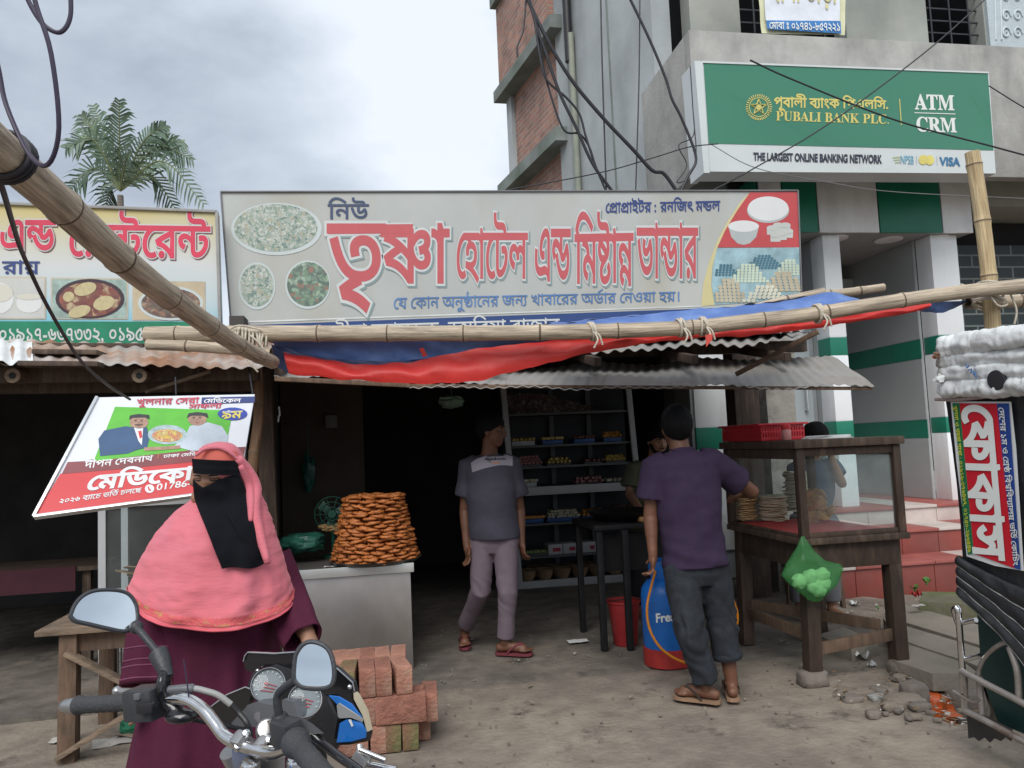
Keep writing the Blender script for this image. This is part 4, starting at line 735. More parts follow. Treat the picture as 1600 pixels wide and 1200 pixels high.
w_ = MB(); w_.beam(E5(-900, 596, 5.3), E5(405, 583, 5.3), .09, .10); w_.beam(E5(-900, 612, 5.55), E5(400, 600, 5.55), .07, .1); part('eave_beam', w_, m_wood_dark, rest)
w_ = MB(); w_.beam(E5(228, 613, 5.25), E5(330, 580, 5.2), .035, .02); part('brace', w_, m_wood_pale, rest)
for x, y in ((20, 587), (218, 587)):
    c = E5(x, y, 5.12); a = part('bamboo_rafter', MB().tube([c, c+Vector((0, .9, .1))], [.045, .045], 14), m_wood_brown, rest); part('cut_end', MB().tube([c-Vector((0, .006, 0)), c-Vector((0, .001, 0))], .044, 14), m_wood_pale, a)
    part('dark_hollow', MB().tube([c-Vector((0, .009, 0)), c-Vector((0, .007, 0))], .02, 12), m_dark, a)  # dark disc on the cut end stands for the shade inside the bamboo
part('sign_ledge', MB().beam(E5(18, 541, 5.72), E5(228, 542, 5.72), .16, .03), m_wood_dark, rest)

rp_ = PY(5.75)
rs = thing('restaurant_signboard', 'yellow and white Bengali restaurant signboard with dish pictures and green phone strip', 'signboard', (-2.5, 5.8, 2.3))
RTL, RTR, RBR, RBL = (-700, 292), (339, 331), (345, 541), (-700, 537)
def gradmat(name, stops, axis, lo, hi):
    m = bpy.data.materials.new(name); m.use_nodes = True; t = m.node_tree; N = t.nodes; L = t.links; p = N['Principled BSDF']; p.inputs['Roughness'].default_value = .5
    tc = N.new('ShaderNodeTexCoord'); sp = N.new('ShaderNodeSeparateXYZ'); L.new(tc.outputs['Object'], sp.inputs[0]); n = N.new('ShaderNodeTexNoise'); n.inputs['Scale'].default_value = 1.2; L.new(tc.outputs['Object'], n.inputs[0])
    ad = N.new('ShaderNodeMath'); ad.operation = 'MULTIPLY_ADD'; L.new(n.outputs[0], ad.inputs[0]); ad.inputs[1].default_value = .25; L.new(sp.outputs[axis], ad.inputs[2])
    r = N.new('ShaderNodeMapRange'); r.inputs[1].default_value = lo; r.inputs[2].default_value = hi; L.new(ad.outputs[0], r.inputs[0]); c = N.new('ShaderNodeValToRGB'); L.new(r.outputs[0], c.inputs[0])
    while len(c.color_ramp.elements) < len(stops): c.color_ramp.elements.new(.5)
    for i, (q, col) in enumerate(stops): c.color_ramp.elements[i].position = q; c.color_ramp.elements[i].color = (*col, 1)
    L.new(c.outputs[0], p.inputs['Base Color']); return m
part('panel', board(MB(), [RTL, RTR, RBR, RBL], rp_, .1), gradmat('printed_sign_fade', [(0, (.20, .48, .58)), (.24, (.48, .58, .60)), (.5, (.58, .60, .59)), (.75, (.56, .54, .40)), (1, (.55, .45, .16))], 2, .3, 1.12), rs)
fr = MB()
for a, b in ((RTL, RTR), (RTR, RBR)): fr.beam(rp_(*a, .004), rp_(*b, .004), .02, .03, up=(0, 1, 0), bev=.002)
part('frame', fr, mat('dull_sign_frame', (.30, .30, .29), .6), rs)
part('green_strip', flat(MB(), [(-700, 500), (344, 503), (345, 540), (-700, 536)], rp_, .003), mat('strip_green', (.012, .20, .105), .5), rs)
lt = MB(); text(lt, '০১৯১৭-৬৬৭৩৩২, ০১৯৫৫৫', ((0, 514), (252, 512), (252, 536), (0, 536)), rp_, .006, 16); part('phone_number', lt, m_edge, rs)
for nm, mt, fat, off, sh in (('letter_shadow', mat('letter_maroon', (.20, .09, .09), .5), 44, .0035, (1.5, 1.5)), ('letter_outline', m_edge, 44, .005, (0, 0)), ('red_lettering', mat('letter_crimson', (.60, .045, .09), .5), 20, .0065, (0, 0))):
    lt = MB(); text(lt, 'এন্ড', (2, 345, 87, 392), rp_, off, fat, sh); text(lt, 'রেস্টরেন্ট', ((110, 330), (328, 333), (328, 404), (110, 400)), rp_, off, fat, sh); part(nm, lt, mt, rs)
lt = MB(); text(lt, 'রায়', (4, 407, 62, 428), rp_, .005, 16); part('navy_lettering', lt, m_navy, rs)
m_curry = vormat('printed_curry', [(.30, .09, .06), (.42, .30, .16), (.22, .06, .05), (.46, .36, .22), (.16, .05, .05)], 24, bump=0, edge=(.2, .08, .06))
def frame_print(x0, y0, x1, y1, m):
    part('print_border', flat(MB(), [(x0-2, y0-2), (x1+2, y0-1), (x1+2, y1+2), (x0-2, y1+2)], rp_, .003), mat('print_peach', (.50, .44, .33), .5), rs); part('dish_photo', flat(MB(), [(x0, y0), (x1, y0+1), (x1, y1), (x0, y1)], rp_, .004), m, rs)
frame_print(-90, 434, 70, 497, mat('photo_pale', (.52, .53, .50), .5, .08)); frame_print(82, 436, 198, 497, mat('photo_leaf', (.30, .40, .36), .5, .3, 12)); frame_print(209, 441, 319, 499, mat('photo_wood', (.50, .42, .28), .5, .1, 10))
part('dish_print', flat(MB(), ell(141, 467, 54, 31), rp_, .0055), mat('print_pot', (.05, .03, .04), .5), rs); part('food_print', flat(MB(), ell(141, 468, 48, 27), rp_, .007), m_curry, rs)
eg = MB()
for x, y, a, b in ((134, 452, 18, 10), (163, 474, 17, 11), (125, 487, 18, 9), (108, 464, 9, 8)): flat(eg, ell(x, y, a, b, 16, -.3), rp_, .009)
part('fish_print', eg, mat('print_fish', (.50, .43, .24), .5, .15, 30), rs)
part('dish_print', flat(MB(), ell(267, 474, 51, 27), rp_, .0055), m_plate, rs); part('food_print', flat(MB(), ell(267, 474, 46, 23), rp_, .007), vormat('printed_fry', [(.16, .07, .06), (.28, .15, .10), (.10, .05, .05), (.34, .26, .18)], 30, bump=0), rs)
part('bowl_print', flat(flat(MB(), ell(46, 474, 20, 15), rp_, .0055), ell(0, 466, 22, 24), rp_, .0055), mat('print_white', (.66, .67, .66), .5, .04), rs)
part('bowl_top_print', flat(flat(MB(), ell(46, 464, 19, 5), rp_, .007), ell(0, 458, 21, 14), rp_, .007), mat('print_curd', (.60, .58, .50), .5, .04), rs)

# ================================================================ BAMBOO
def bamboomat(name, c1, c2):
    return mat(name, c1, .6, .42, 3.5, bump=.4, bscale=14, stretch=(1.2, 9, 1), col2=c2, thr=(.47, .66), scale2=2.6, stretch2=(1.5, 3.5, 1), coord='UV')
m_bam = bamboomat('dry_bamboo', (.47, .39, .29), (.22, .175, .13)); m_bam2 = bamboomat('yellow_bamboo', (.50, .39, .22), (.36, .25, .13)); m_bam3 = bamboomat('brown_bamboo', (.21, .12, .065), (.11, .065, .04))
m_node = mat('bamboo_node', (.13, .095, .065), .8, .3, 30)
def bamboo(name, label, path, r0, r1, nodes, m, group=None, dark_hollow=True, seed=0, n=18):
    P = curve(path, 90); L = sum((b-a).length for a, b in zip(P, P[1:])); mb = MB(); d = 0; pts = []; rr = []; isn = []
    ds = [0]
    for a, b in zip(P, P[1:]): ds.append(ds[-1]+(b-a).length)
    def at_(q):
        for i in range(len(ds)-1):
            if ds[i+1] >= q: return P[i].lerp(P[i+1], (q-ds[i])/max(1e-9, ds[i+1]-ds[i]))
        return P[-1]
    qs = sorted(set([round(L*i/70, 4) for i in range(71)]+[round(x+y, 4) for x in nodes for y in (-.035, -.012, -.004, .004, .012, .035) if 0 < x+y < L]))
    for q in qs:
        r = lerp(r0, r1, q/L); dd = min([abs(q-x) for x in nodes] or [9])
        r *= 1+.02*ns((q*3, seed, 0))+(.10 if dd < .008 else .05 if dd < .02 else 0); pts.append(at_(q)); rr.append(r); isn.append(dd < .008)
    mb.tube(pts, rr, n, caps=not dark_hollow); k = len(pts)
    for i in range(k-1):
        if isn[i] and isn[i+1]:
            for j in range(n): mb.mi[i*n+j] = 1
    if dark_hollow:
        for e0, e1, r in ((pts[0], pts[1], rr[0]), (pts[-1], pts[-2], rr[-1])):
            d_ = (e1-e0).normalized(); mb.cur = 1; mb.tube([e0, e0+d_*.001, e0+d_*.08], [r, r*.68, r*.6], n, caps=False); mb.tube([e0+d_*.079, e0+d_*.08], [r*.62, .001], n, caps=False); mb.cur = 0
    return solo(name, mb, [m, m_node], label, 'bamboo pole', group)
def vplane(a, b):
    a, b = Vector(a), Vector(b); d = b-a; return Plane(a, (d.y, -d.x, 0))
# thick diagonal pole reaching towards the viewer
p0, p1 = Vector((-.70, 1.6, 2.1)), Vector((-.50, 4.05, 1.98)); vp = vplane(p0, p1)
path = [vp(x, y) for x, y in ((0, 236), (100, 324), (200, 414), (300, 490), (375, 541), (426, 566))]; path = [path[0]+(path[0]-path[1])*1.4]+path
bamboo('bamboo_pole', 'thick weathered bamboo pole slanting down from the upper left corner', path, .041, .034, [.25, .62, .93, 1.3, 1.72, 2.12, 2.5, 2.86], m_bam, seed=1)
A, B_ = atY(228, 522, 4.15), atY(1600, 446, 3.35); vp2 = vplane(A, B_)
path = [vp2(x, y) for x, y in ((228, 523), (400, 521), (640, 521), (870, 519), (1060, 513), (1161, 503), (1276, 490), (1364, 476), (1482, 459), (1600, 446), (1720, 434))]
bamboo('bamboo_pole', 'long horizontal bamboo beam carrying the tarpaulin under the hotel signboard', path, .041, .034, [.16, .5, .87, 1.22, 1.6, 1.98, 2.37, 2.74, 3.1, 3.42, 3.8], m_bam, seed=2)
bamboo('bamboo_pole', 'short grey bamboo length lashed under the left end of the long beam', [vp2(232, 539)+Vector((0, -.02, 0)), vp2(320, 543)+Vector((0, -.02, 0)), vp2(425, 553)+Vector((0, -.03, 0))], .028, .028, [.2, .5], m_bam, seed=8)
bamboo('bamboo_pole', 'thin bamboo stick with open end lying on the blue tarpaulin', [atY(1118, 503, 3.98), atY(1190, 478, 3.95), atY(1288, 456, 3.9)], .022, .024, [.2, .42], m_bam, seed=3)
bamboo('bamboo_pole', 'pale bamboo stub pointing at the bank entrance above the tarpaulin', [atY(1270, 462, 4.02), atY(1330, 456, 4.0), atY(1381, 449, 3.98)], .024, .023, [.1, .28], m_bam, seed=4)
path = [atY(1519, 238, 3.5), atY(1533, 330, 3.5), atY(1545, 430, 3.5), atY(1552, 525, 3.5), Vector((3.12, 3.52, 1.0)), Vector((3.13, 3.54, -.02))]
bamboo('bamboo_post', 'upright yellow bamboo post standing behind the rickshaw at the right', path, .036, .044, [.07, .37, .66, 1.0, 1.35, 1.7], m_bam2, seed=5)
bamboo('bamboo_pole', 'bamboo end tied behind the upright post below the long beam', [atY(1512, 473, 3.58), atY(1560, 471, 3.58), atY(1700, 468, 3.5)], .034, .034, [.3], m_bam, seed=6)
path = [atY(401, 565, 5.5), atY(404, 650, 5.5), atY(393, 760, 5.45), Vector((-.88, 5.4, 0.))]
bamboo('bamboo_post', 'brown bamboo post beside the dark wooden post of the sweet shop', path, .034, .038, [.3, .62, .98, 1.4], m_bam3, seed=7)

# rope lashings
m_rope = mat('pale_rope', (.52, .47, .38), .9, .2, 30, bump=.5, bscale=120)
def lashing(label, c, axis, r, k, spread, mt=m_rope, tails=()):
    c = Vector(c); ax = Vector(axis).normalized(); u = ax.orthogonal().normalized(); v = ax.cross(u); mb = MB()
    for i in range(k):
        o = (i/(k-1)-.5)*spread if k > 1 else 0; til = (random.random()-.5)*.5; rr_ = r*(1+.1*random.random())
        mb.tube([c+ax*(o+til*rr_*math.cos(a))+u*rr_*math.cos(a)+v*rr_*math.sin(a) for a in [2*math.pi*j/18 for j in range(18)]], .0055, 6, closed=True)
    for t in tails: mb.tube(curve([Vector(q) for q in t], 12), .005, 6)
    return solo('rope_lashing', mb, mt, label, 'rope')
q = atY(1545, 462, 3.47)
lashing('pale rope lashing crossed round the upright bamboo post and long beam', q, (.2, 0, 1), .062, 9, .10, tails=[[q+Vector((-.2, -.05, .05)), q+Vector((-.08, -.08, 0)), q+Vector((0, -.09, -.03)), q+Vector((.03, -.08, -.06)), q+Vector((-.03, -.09, -.07)), q+Vector((-.06, -.08, -.02))], [q+Vector((.05, -.08, 0)), q+Vector((.07, -.09, -.09)), q+Vector((.06, -.08, -.16))]])
q = path[0]; q = vp2(392, 534)
lashing('frayed pale rope lashing where the diagonal bamboo meets the long beam', q, (1, .1, -.1), .062, 10, .15, tails=[[q+Vector((.0, -.06, .03)), q+Vector((.06, -.08, -.03)), q+Vector((.1, -.05, -.12))], [q+Vector((-.05, -.06, 0)), q+Vector((-.02, -.07, -.08)), q+Vector((.04, -.06, -.16))], [q+Vector((-.1, -.05, .05)), q+Vector((-.04, -.08, .07)), q+Vector((.06, -.06, .05))]])
for i, (x, y, lb) in enumerate(((1063, 512, 'white cloth tie knotted round the long beam left of the red tag'), (1098, 510, 'thin string tie with red tag on the long beam'), (1278, 490, 'short string tie round the long beam above the glass food case'), (925, 518, 'string tie at the left start of the blue tarpaulin'))):
    q = vp2(x, y); lashing(lb, q, (1, -.1, .1), .043, 3, .018, tails=[[q+Vector((0, -.045, -.01)), q+Vector((.01, -.06, -.05)), q+Vector((-.01, -.055, -.09))], [q+Vector((0, -.045, -.01)), q+Vector((.02, -.06, -.03)), q+Vector((.035, -.055, -.075))]])
mt_red = mat('red_plastic_strip', (.55, .06, .04), .6)
q = vp2(1098, 526)+Vector((0, -.06, 0)); solo('red_tag', MB().grid([[q+Vector((-.012+.01*j, -.004*j, -.02*i+.004*j*i)) for j in range(4)] for i in range(4)]), mt_red, 'small red plastic tag hanging from the long bamboo beam', 'tag')
mbw = MB(); c = vp(12, 246)
dirv = (vp(60, 290)-vp(0, 236)).normalized(); u = dirv.orthogonal().normalized(); v = dirv.cross(u)
for k in range(3): mbw.tube([c+dirv*(k*.012-.012)+u*.047*math.cos(a)+v*.047*math.sin(a) for a in [2*math.pi*j/20 for j in range(20)]], .006, 6, closed=True)
solo('cable_wrap', mbw, m_cable, 'black cable wound round the near end of the diagonal bamboo', 'cable')

# ================================================================ TARPAULIN
m_tblue = mat('blue_tarpaulin', (.075, .145, .38), .5, .22, 3, bump=.4, bscale=16, col2=(.15, .23, .43), thr=(.5, .75), scale2=3)
m_tnavy = mat('navy_tarpaulin', (.03, .045, .12), .55, .2, 4, bump=.3, bscale=16)
m_tred = mat('red_tarpaulin', (.54, .028, .022), .5, .16, 3, bump=.35, bscale=14, col2=(.38, .02, .02), thr=(.5, .75), scale2=2)
tarp = thing('tarpaulin', 'blue tarpaulin with red underside slung along the long bamboo beam', 'tarpaulin', (1.2, 4.2, 1.9))
def strip(top, bot, n=60, rows=8, amp=.012, fr=5., seed=0, sag=0., bulge=0.):
    T = even(curve(top, 60), n); Bt = even(curve(bot, 60), n); out = []
    for i in range(rows+1):
        v = i/rows; r = []
        for j in range(n+1):
            p = T[j].lerp(Bt[j], v); u = j/n
            r.append(p+Vector((0, -bulge*math.sin(math.pi*v)+amp*math.sin(math.pi*min(1, v*1.3+.05))*ns((u*fr*3, v*1.5, seed), 1.), -sag*math.sin(math.pi*v)+.4*amp*ns((u*fr*4, v*2, seed+5), 1.))))
        out.append(r)
    return out
def Y_(x): return lerp(4.18, 3.45, (x-228)/1372)
def tpx(pts, dy): return [atY(x, y, Y_(x)+dy) for x, y in pts]
part('blue_fall', MB().grid(strip(tpx([(425, 530), (560, 530), (720, 528), (860, 526), (940, 525)], .05), tpx([(432, 551), (540, 571), (650, 573), (760, 553), (900, 534), (945, 529)], .12), amp=.02, seed=2, bulge=-.02)), m_tblue, tarp)
part('navy_hem', MB().grid(strip(tpx([(424, 538), (500, 557), (580, 564), (660, 561), (760, 545)], .085), tpx([(446, 553), (530, 571), (620, 575), (700, 566), (775, 549)], .08), amp=.01, seed=4, rows=4)), m_tnavy, tarp)
part('navy_corner', MB().grid(strip(tpx([(424, 538), (436, 545), (447, 552)], .07), tpx([(428, 572), (440, 577), (452, 583)], .07), n=8, rows=5, amp=.008)), m_tnavy, tarp)
part('red_fall', MB().grid(strip(tpx([(443, 550), (540, 567), (625, 568), (667, 560), (717, 550), (800, 538), (880, 531), (960, 524), (1120, 512), (1290, 494), (1400, 480), (1450, 474)], .07), tpx([(452, 584), (540, 593), (640, 599), (720, 598), (800, 582), (920, 552), (1060, 531), (1200, 522), (1330, 504), (1420, 489), (1452, 480)], .03), n=90, rows=10, amp=.03, fr=8, seed=6, bulge=.025)), m_tred, tarp)
part('blue_top', MB().grid(strip(tpx([(855, 507), (960, 497), (1075, 484), (1180, 476), (1260, 464), (1293, 456), (1345, 468)], .22), tpx([(850, 517), (960, 514), (1075, 510), (1180, 497), (1262, 487), (1300, 483), (1352, 474)], .02), amp=.03, fr=5, seed=8, bulge=0)), m_tblue, tarp)
part('blue_corner', MB().grid(strip(tpx([(1425, 480), (1460, 472), (1512, 470)], .06), tpx([(1440, 487), (1475, 488), (1513, 471)], .1), n=14, rows=5, amp=.012)), m_tblue, tarp)
part('blue_back', MB().grid(strip(tpx([(860, 505), (1000, 494), (1120, 486), (1250, 470)], 1.2), tpx([(850, 507), (960, 497), (1130, 481), (1262, 463)], .22), amp=.04, seed=12)), m_tblue, tarp)
part('red_tag', MB().poly([atY(655, 545, 4.0), atY(661, 543, 4.0), atY(668, 556, 4.0), atY(661, 558, 4.0)]), m_tred, tarp)

# ================================================================ CABLES
def wire(label, pts, r, group=None, name='cable', mt=None):
    """pts: (px, py, Y)"""
    P = curve([atY(*p) for p in pts], 40); return solo(name, MB().tube(P, r, 8), mt or m_cable, label, 'cable', group)
m_purple = mat('dark_purple_cable', (.045, .035, .065), .45)
wire('dark purple cable hanging in one long loop at the upper left', [(45, -40, 1.4), (57, 10, 1.4), (80, 85, 1.4), (92, 200, 1.42), (75, 257, 1.45), (45, 240, 1.48), (10, 165, 1.5), (-4, 100, 1.5), (-30, 0, 1.5)], .0042, mt=m_purple)
wire('short dark purple cable loop at the very top left', [(30, -30, 1.45), (52, 16, 1.45), (72, 42, 1.45), (95, 50, 1.45), (110, 25, 1.45), (109, -30, 1.45)], .0042, mt=m_purple)
wire('black cable sagging from the diagonal bamboo down to the tilted poster', [(-15, 255, 1.62), (2, 290, 1.7), (20, 350, 2.0), (37, 400, 2.3), (75, 480, 2.7), (125, 562, 3.3), (165, 599, 3.7), (203, 624, 4.1)], .0062)
def c4(pts, Y): return [(740+x/3.871, y/3.871, Y) for x, y in pts]
G = 'wires hanging past the brick side'
wire('thick black wire running from the top down to the hotel signboard right of the others', c4([(300, -60), (440, 230), (590, 480), (780, 710), (960, 900), (1080, 1030), (1150, 1050), (1235, 1165)], 6.05), .016, G)
wire('black wire bending in front of the brick bands towards the signboard', c4([(320, -60), (390, 190), (430, 300), (520, 560), (620, 770), (720, 990), (845, 1165)], 6.05), .014, G)
wire('black wire kinked left of the bundle beside the pale column', c4([(370, 130), (400, 330), (440, 480), (560, 590), (640, 690), (680, 830), (740, 1010), (805, 1165)], 6.05), .010, G)
wire('black wire touching the lower green slab before joining the bundle', c4([(383, 190), (420, 400), (480, 620), (550, 790), (640, 810), (700, 890), (738, 1010)], 6.08), .009, G)
wire('short black wire ending on the upper brick band', c4([(320, -30), (300, 180), (265, 280), (265, 345)], 6.1), .007, G)
wire('thin straight black wire down the middle of the plaster wall', c4([(768, -40), (778, 400), (803, 1165)], 6.1), .007, G)
wire('thin straight wire down the right of the plaster wall', c4([(1006, -40), (1000, 500), (980, 1165)], 6.1), .006, G)
wire('black wire curving down to the left edge of the bank signboard', c4([(930, -40), (1060, 230), (1160, 470), (1200, 600), (1260, 720), (1345, 950), (1300, 1060), (1250, 1165)], 6.05), .012)
wire('tangled thin wire beside the white edge of the bank signboard', c4([(1310, 400), (1325, 640), (1330, 820), (1240, 880), (1290, 1000), (1230, 1100), (1290, 1080), (1345, 960), (1330, 700)], 6.2), .005)
wire('thin wire rising gently from the hotel signboard to the bank signboard', c4([(150, 1160), (760, 1045), (1100, 950), (1300, 890), (1480, 870)], 6.1), .005)
wire('black cable slanting across the green bank sign down to the right', [(1172, 94, 6.3), (1240, 125, 6.3), (1400, 188, 6.2), (1555, 230, 6.1), (1720, 275, 6.)], .008)
wire('thin wire rising from the hotel signboard across the bank sign to the upper right', [(1105, 302, 6.0), (1180, 262, 6.0), (1300, 190, 5.9), (1450, 78, 5.8), (1560, -20, 5.7)], .006)
wire('thin pale wire drooping under the bank signboard', [(1108, 224, 6.4), (1180, 262, 6.3), (1290, 284, 6.2), (1400, 300, 6.1), (1640, 312, 6.)], .004, mt=mat('grey_wire', (.16, .16, .17), .6))
wire('thin wire right of the bank signboard against the concrete', [(1545, 134, 6.5), (1600, 168, 6.4), (1660, 200, 6.3)], .006)

# ================================================================ PALM
pc = atY(188, 300, 45.); palm = thing('coconut_palm', 'tall coconut palm crown rising behind the restaurant signboard', 'tree', (pc.x, pc.y, 0))
part('trunk', MB().tube([(pc.x+.5, 45, 0), (pc.x+.2, 45, pc.z*.5), (pc.x, 45, pc.z-.2)], [.28, .2, .16], 10), mat('palm_bark', (.16, .14, .12), .9, .3, 3, stretch=(1, 1, 6)), palm)
m_frond = mat('palm_leaf', (.10, .16, .105), .5, .35, .8, col2=(.18, .23, .12), thr=(.5, .7), scale2=.5); m_rach = mat('palm_rib', (.17, .20, .09), .6)
rnd = random.Random(4)
tips = [(104, 232, 46, -1), (128, 180, 14, 0), (146, 166, 12, 1), (186, 158, 6, -2), (258, 196, 24, -1), (300, 250, 44, 0), (318, 318, 56, -1), (280, 335, 44, 1.5), (106, 300, 36, 1), (205, 236, 16, -3), (286, 222, 34, 2.5), (160, 345, 30, 2)]
for tx, ty, arch, dz in tips:
    a = atY(188, 298, 45); b = atY(tx, ty, 45+dz); mid = atY((188+tx)/2, (298+ty)/2-arch, 45+dz*.6); P = curve([a, mid, b], 26)
    q = part('frond', MB().tube(P, [lerp(.06, .015, i/26) for i in range(27)], 5), m_rach, palm); lf = MB()
    for i in range(3, 27):
        p = P[i]; t = (P[i]-P[i-1]).normalized(); s_ = t.cross(Vector((0, 1, 0))).normalized()
        for sd_ in (-1, 1):
            for kk in (0,):
                L = 1.3*math.sin(math.pi*(.12+.8*i/27))*(.8+.4*rnd.random()); dr = Vector((0, (rnd.random()-.5)*1.4, 0)); d = (s_*sd_*.75+t*.6+dr*.6).normalized()
                e_ = p+t*kk*.16+d*L*.55+Vector((0, 0, -.03*L)); f_ = e_+d*L*.35+Vector((0, 0, -L*(.18+.22*rnd.random()))); wv = t*.062
                o_ = p+t*kk*.16; lf.add([o_-wv, o_+wv, e_+wv*1.1, e_-wv*1.1, f_], [(0, 1, 2, 3), (3, 2, 4)])
    part('leaflets', lf, m_frond, q)
# ================================================================ GLASS FOOD CASE
m_glass = glassmat('smeared_glass', dirt=.12); m_glass2 = glassmat('clear_dusty_glass', dirt=.05)
m_redfloor = mat('red_plastic_sheet', (.58, .04, .05), .4, .12, 4)
m_case_worn = mat('worn_stained_wood', (.055, .035, .025), .65, .35, 5, bump=.4, bscale=30, stretch=(5, 5, 1.2), col2=(.17, .11, .075), thr=(.54, .76), scale2=3, stretch2=(3, 3, .8))
gc = thing('glass_food_case', 'dark wooden street food case with smeared glass sides on tall legs', 'display case', (2.85, 4.9, 0))
X0, X1, Y0, Y1, ZB, ZT = 2.50, 3.20, 4.38, 5.40, .865, 1.455
for x, y in ((X0+.06, Y0+.06), (X1-.07, Y0+.08), (X0+.08, Y1-.06), (X1-.07, Y1-.06)):
    part('leg', MB().beam((x-.02*(x < 2.8), y, .075 if y < 5 else .02), (x, y, .83), .085, .085), m_case_worn, gc)
for a, b in (((X0+.04, Y0+.05, .75), (X1-.04, Y0+.05, .75)), ((X0+.05, Y0+.1, .75), (X0+.05, Y1-.06, .75)), ((X1-.05, Y0+.1, .75), (X1-.05, Y1-.06, .75)), ((X0+.04, Y1-.04, .75), (X1-.04, Y1-.04, .75))):
    part('apron', MB().beam(a, b, .03, .16), m_case_worn, gc)
for a, b in (((X0+.08, Y0+.06, .2), (X1-.1, Y0+.08, .24)), ((X0+.06, Y0+.1, .27), (X0+.08, Y1-.08, .24)), ((X0+.1, Y1-.1, .3), (X1-.1, Y0+.2, .27))):
    part('stretcher', MB().beam(a, b, .03, .07), m_wood_brown, gc)
part('base_frame', MB().box(X0-.01, Y0-.012, ZB-.04, X1+.012, Y1, ZB, .006), m_wood_dark, gc)
part('case_floor', MB().box(X0+.03, Y0+.03, ZB+.002, X1-.03, Y1-.03, ZB+.008), m_redfloor, gc)
for x, y in ((X0, Y0), (X1-.05, Y0), (X0, Y1-.05), (X1-.05, Y1-.05)):
    part('corner_post', MB().box(x, y, ZB+.001, x+.05, y+.05, ZT-.05, .005), m_case_worn, gc)
part('lower_rail', MB().box(X0+.052, Y0+.008, ZB+.001, X1-.052, Y0+.03, ZB+.03, .004), m_wood_dark, gc)
part('upper_rail', MB().box(X0+.052, Y0+.008, ZT-.10, X1-.052, Y0+.03, ZT-.052, .004), m_case_worn, gc)
part('upper_rail', MB().box(X0+.008, Y0+.052, ZT-.115, X0+.03, Y1-.052, ZT-.052, .004), m_wood_dark, gc)
part('lower_rail', MB().box(X0+.008, Y0+.052, ZB+.001, X0+.03, Y1-.052, ZB+.02, .004), m_wood_dark, gc)
part('upper_rail', MB().box(X1-.03, Y0+.052, ZT-.115, X1-.008, Y1-.052, ZT-.052, .004), m_wood_dark, gc)
part('upper_rail', MB().box(X0+.052, Y1-.03, ZT-.115, X1-.052, Y1-.008, ZT-.052, .004), m_wood_dark, gc)
part('top_board', MB().box(X0-.02, Y0-.02, ZT-.049, X1+.02, Y1+.02, ZT, .006), m_wood_dark, gc)
part('glass_pane', MB().box(X0+.05, Y0+.031, ZB+.03, X1-.05, Y0+.036, ZT-.1), m_glass, gc)
part('glass_pane', MB().box(X1-.022, Y0+.05, ZB+.02, X1-.017, Y1-.05, ZT-.1), m_glass2, gc)
part('glass_pane', MB().box(X0+.05, Y1-.022, ZB+.02, X1-.05, Y1-.017, ZT-.1), m_glass2, gc)
def stone(name, label, c, s, m, seed, cat='stone', group=None):
    mb = MB().ball((0, 0, 0), 1, 14, 10); vs = []
    for p in mb.v:
        q = Vector([math.copysign(abs(t)**.55, t) for t in p]); q *= 1+.18*ns(p, 1.6, seed)+.06*ns(p, 5, seed); vs.append(Vector((q.x*s[0], q.y*s[1], max(q.z, -.8)*s[2]))+Vector(c))
    mb.v = vs; return solo(name, mb, m, label, cat, group, smooth=50)
m_stone = mat('dusty_stone', (.20, .17, .145), .95, .25, 8, bump=.6, bscale=40)
stone('stone_block', 'dusty concrete lump under the left front leg of the glass food case', (X0+.03, Y0+.05, .03), (.085, .07, .05), m_stone, 1, 'stone')
stone('stone_block', 'dark rounded stone under the right front leg of the glass food case', (X1-.07, Y0+.07, .035), (.07, .06, .05), m_stone, 2, 'stone')
stone('stone_block', 'small flat stone half buried in front of the glass food case', (2.58, 4.12, .0), (.06, .045, .025), m_stone, 3); stone('stone_block', 'pale pebble beside the flat stone in front of the food case', (2.73, 4.1, .0), (.05, .04, .02), m_conc, 4)

# flatbreads
m_bread = mat('griddled_flatbread', (.76, .65, .47), .75, .18, 14, bump=.3, bscale=60, col2=(.30, .17, .075), thr=(.56, .7), scale2=22)
m_bread2 = mat('oily_flatbread', (.70, .48, .22), .55, .25, 14, bump=.3, bscale=60, col2=(.30, .13, .035), thr=(.55, .7), scale2=16)
def bread(r, seed, m):
    rows = []
    for z0, rr in ((.0055, 0.001), (.0065, .5), (.006, .85), (.003, .99), (-.002, 1.0), (-.003, .9), (-.002, .4), (-.002, .001)):
        rows.append([Vector((r*rr*math.cos(a)*(1+.05*ns((math.cos(a), math.sin(a), 0), 1.5, seed)), r*rr*math.sin(a), z0+.012*rr*rr*ns((math.cos(a)*rr, math.sin(a)*rr, 0), 1.8, seed))) for a in [2*math.pi*j/22 for j in range(22)]])
    return MB().grid(rows, True)
rnd = random.Random(2)
def breads(px, py, n, r, step, m, label, group, floor=ZB+.012):
    c = atZ(px, py, floor); protos = []
    for i in range(n):
        loc = (c.x+rnd.uniform(-.012, .012), c.y+rnd.uniform(-.012, .012), floor+.006+i*step); rot = (rnd.uniform(-.05, .05), rnd.uniform(-.05, .05), rnd.uniform(0, 6.28))
        if i < 3:
            o = solo('flatbread', bread(r*rnd.uniform(.95, 1.04), i+px, m), m, label, 'flatbread', group, origin=(0, 0, 0)); o.location = loc; o.rotation_euler = rot; protos.append(o)
        else: dup(rnd.choice(protos), loc, rot)
breads(1164, 813, 19, .088, .0092, m_bread2, 'golden oily flatbread in the leftmost stack inside the glass case', 'golden flatbreads stacked by the reaching hand')
breads(1209, 812, 17, .10, .0104, m_bread, 'pale flatbread in the short middle stack inside the glass case', 'pale flatbreads in the middle stack')
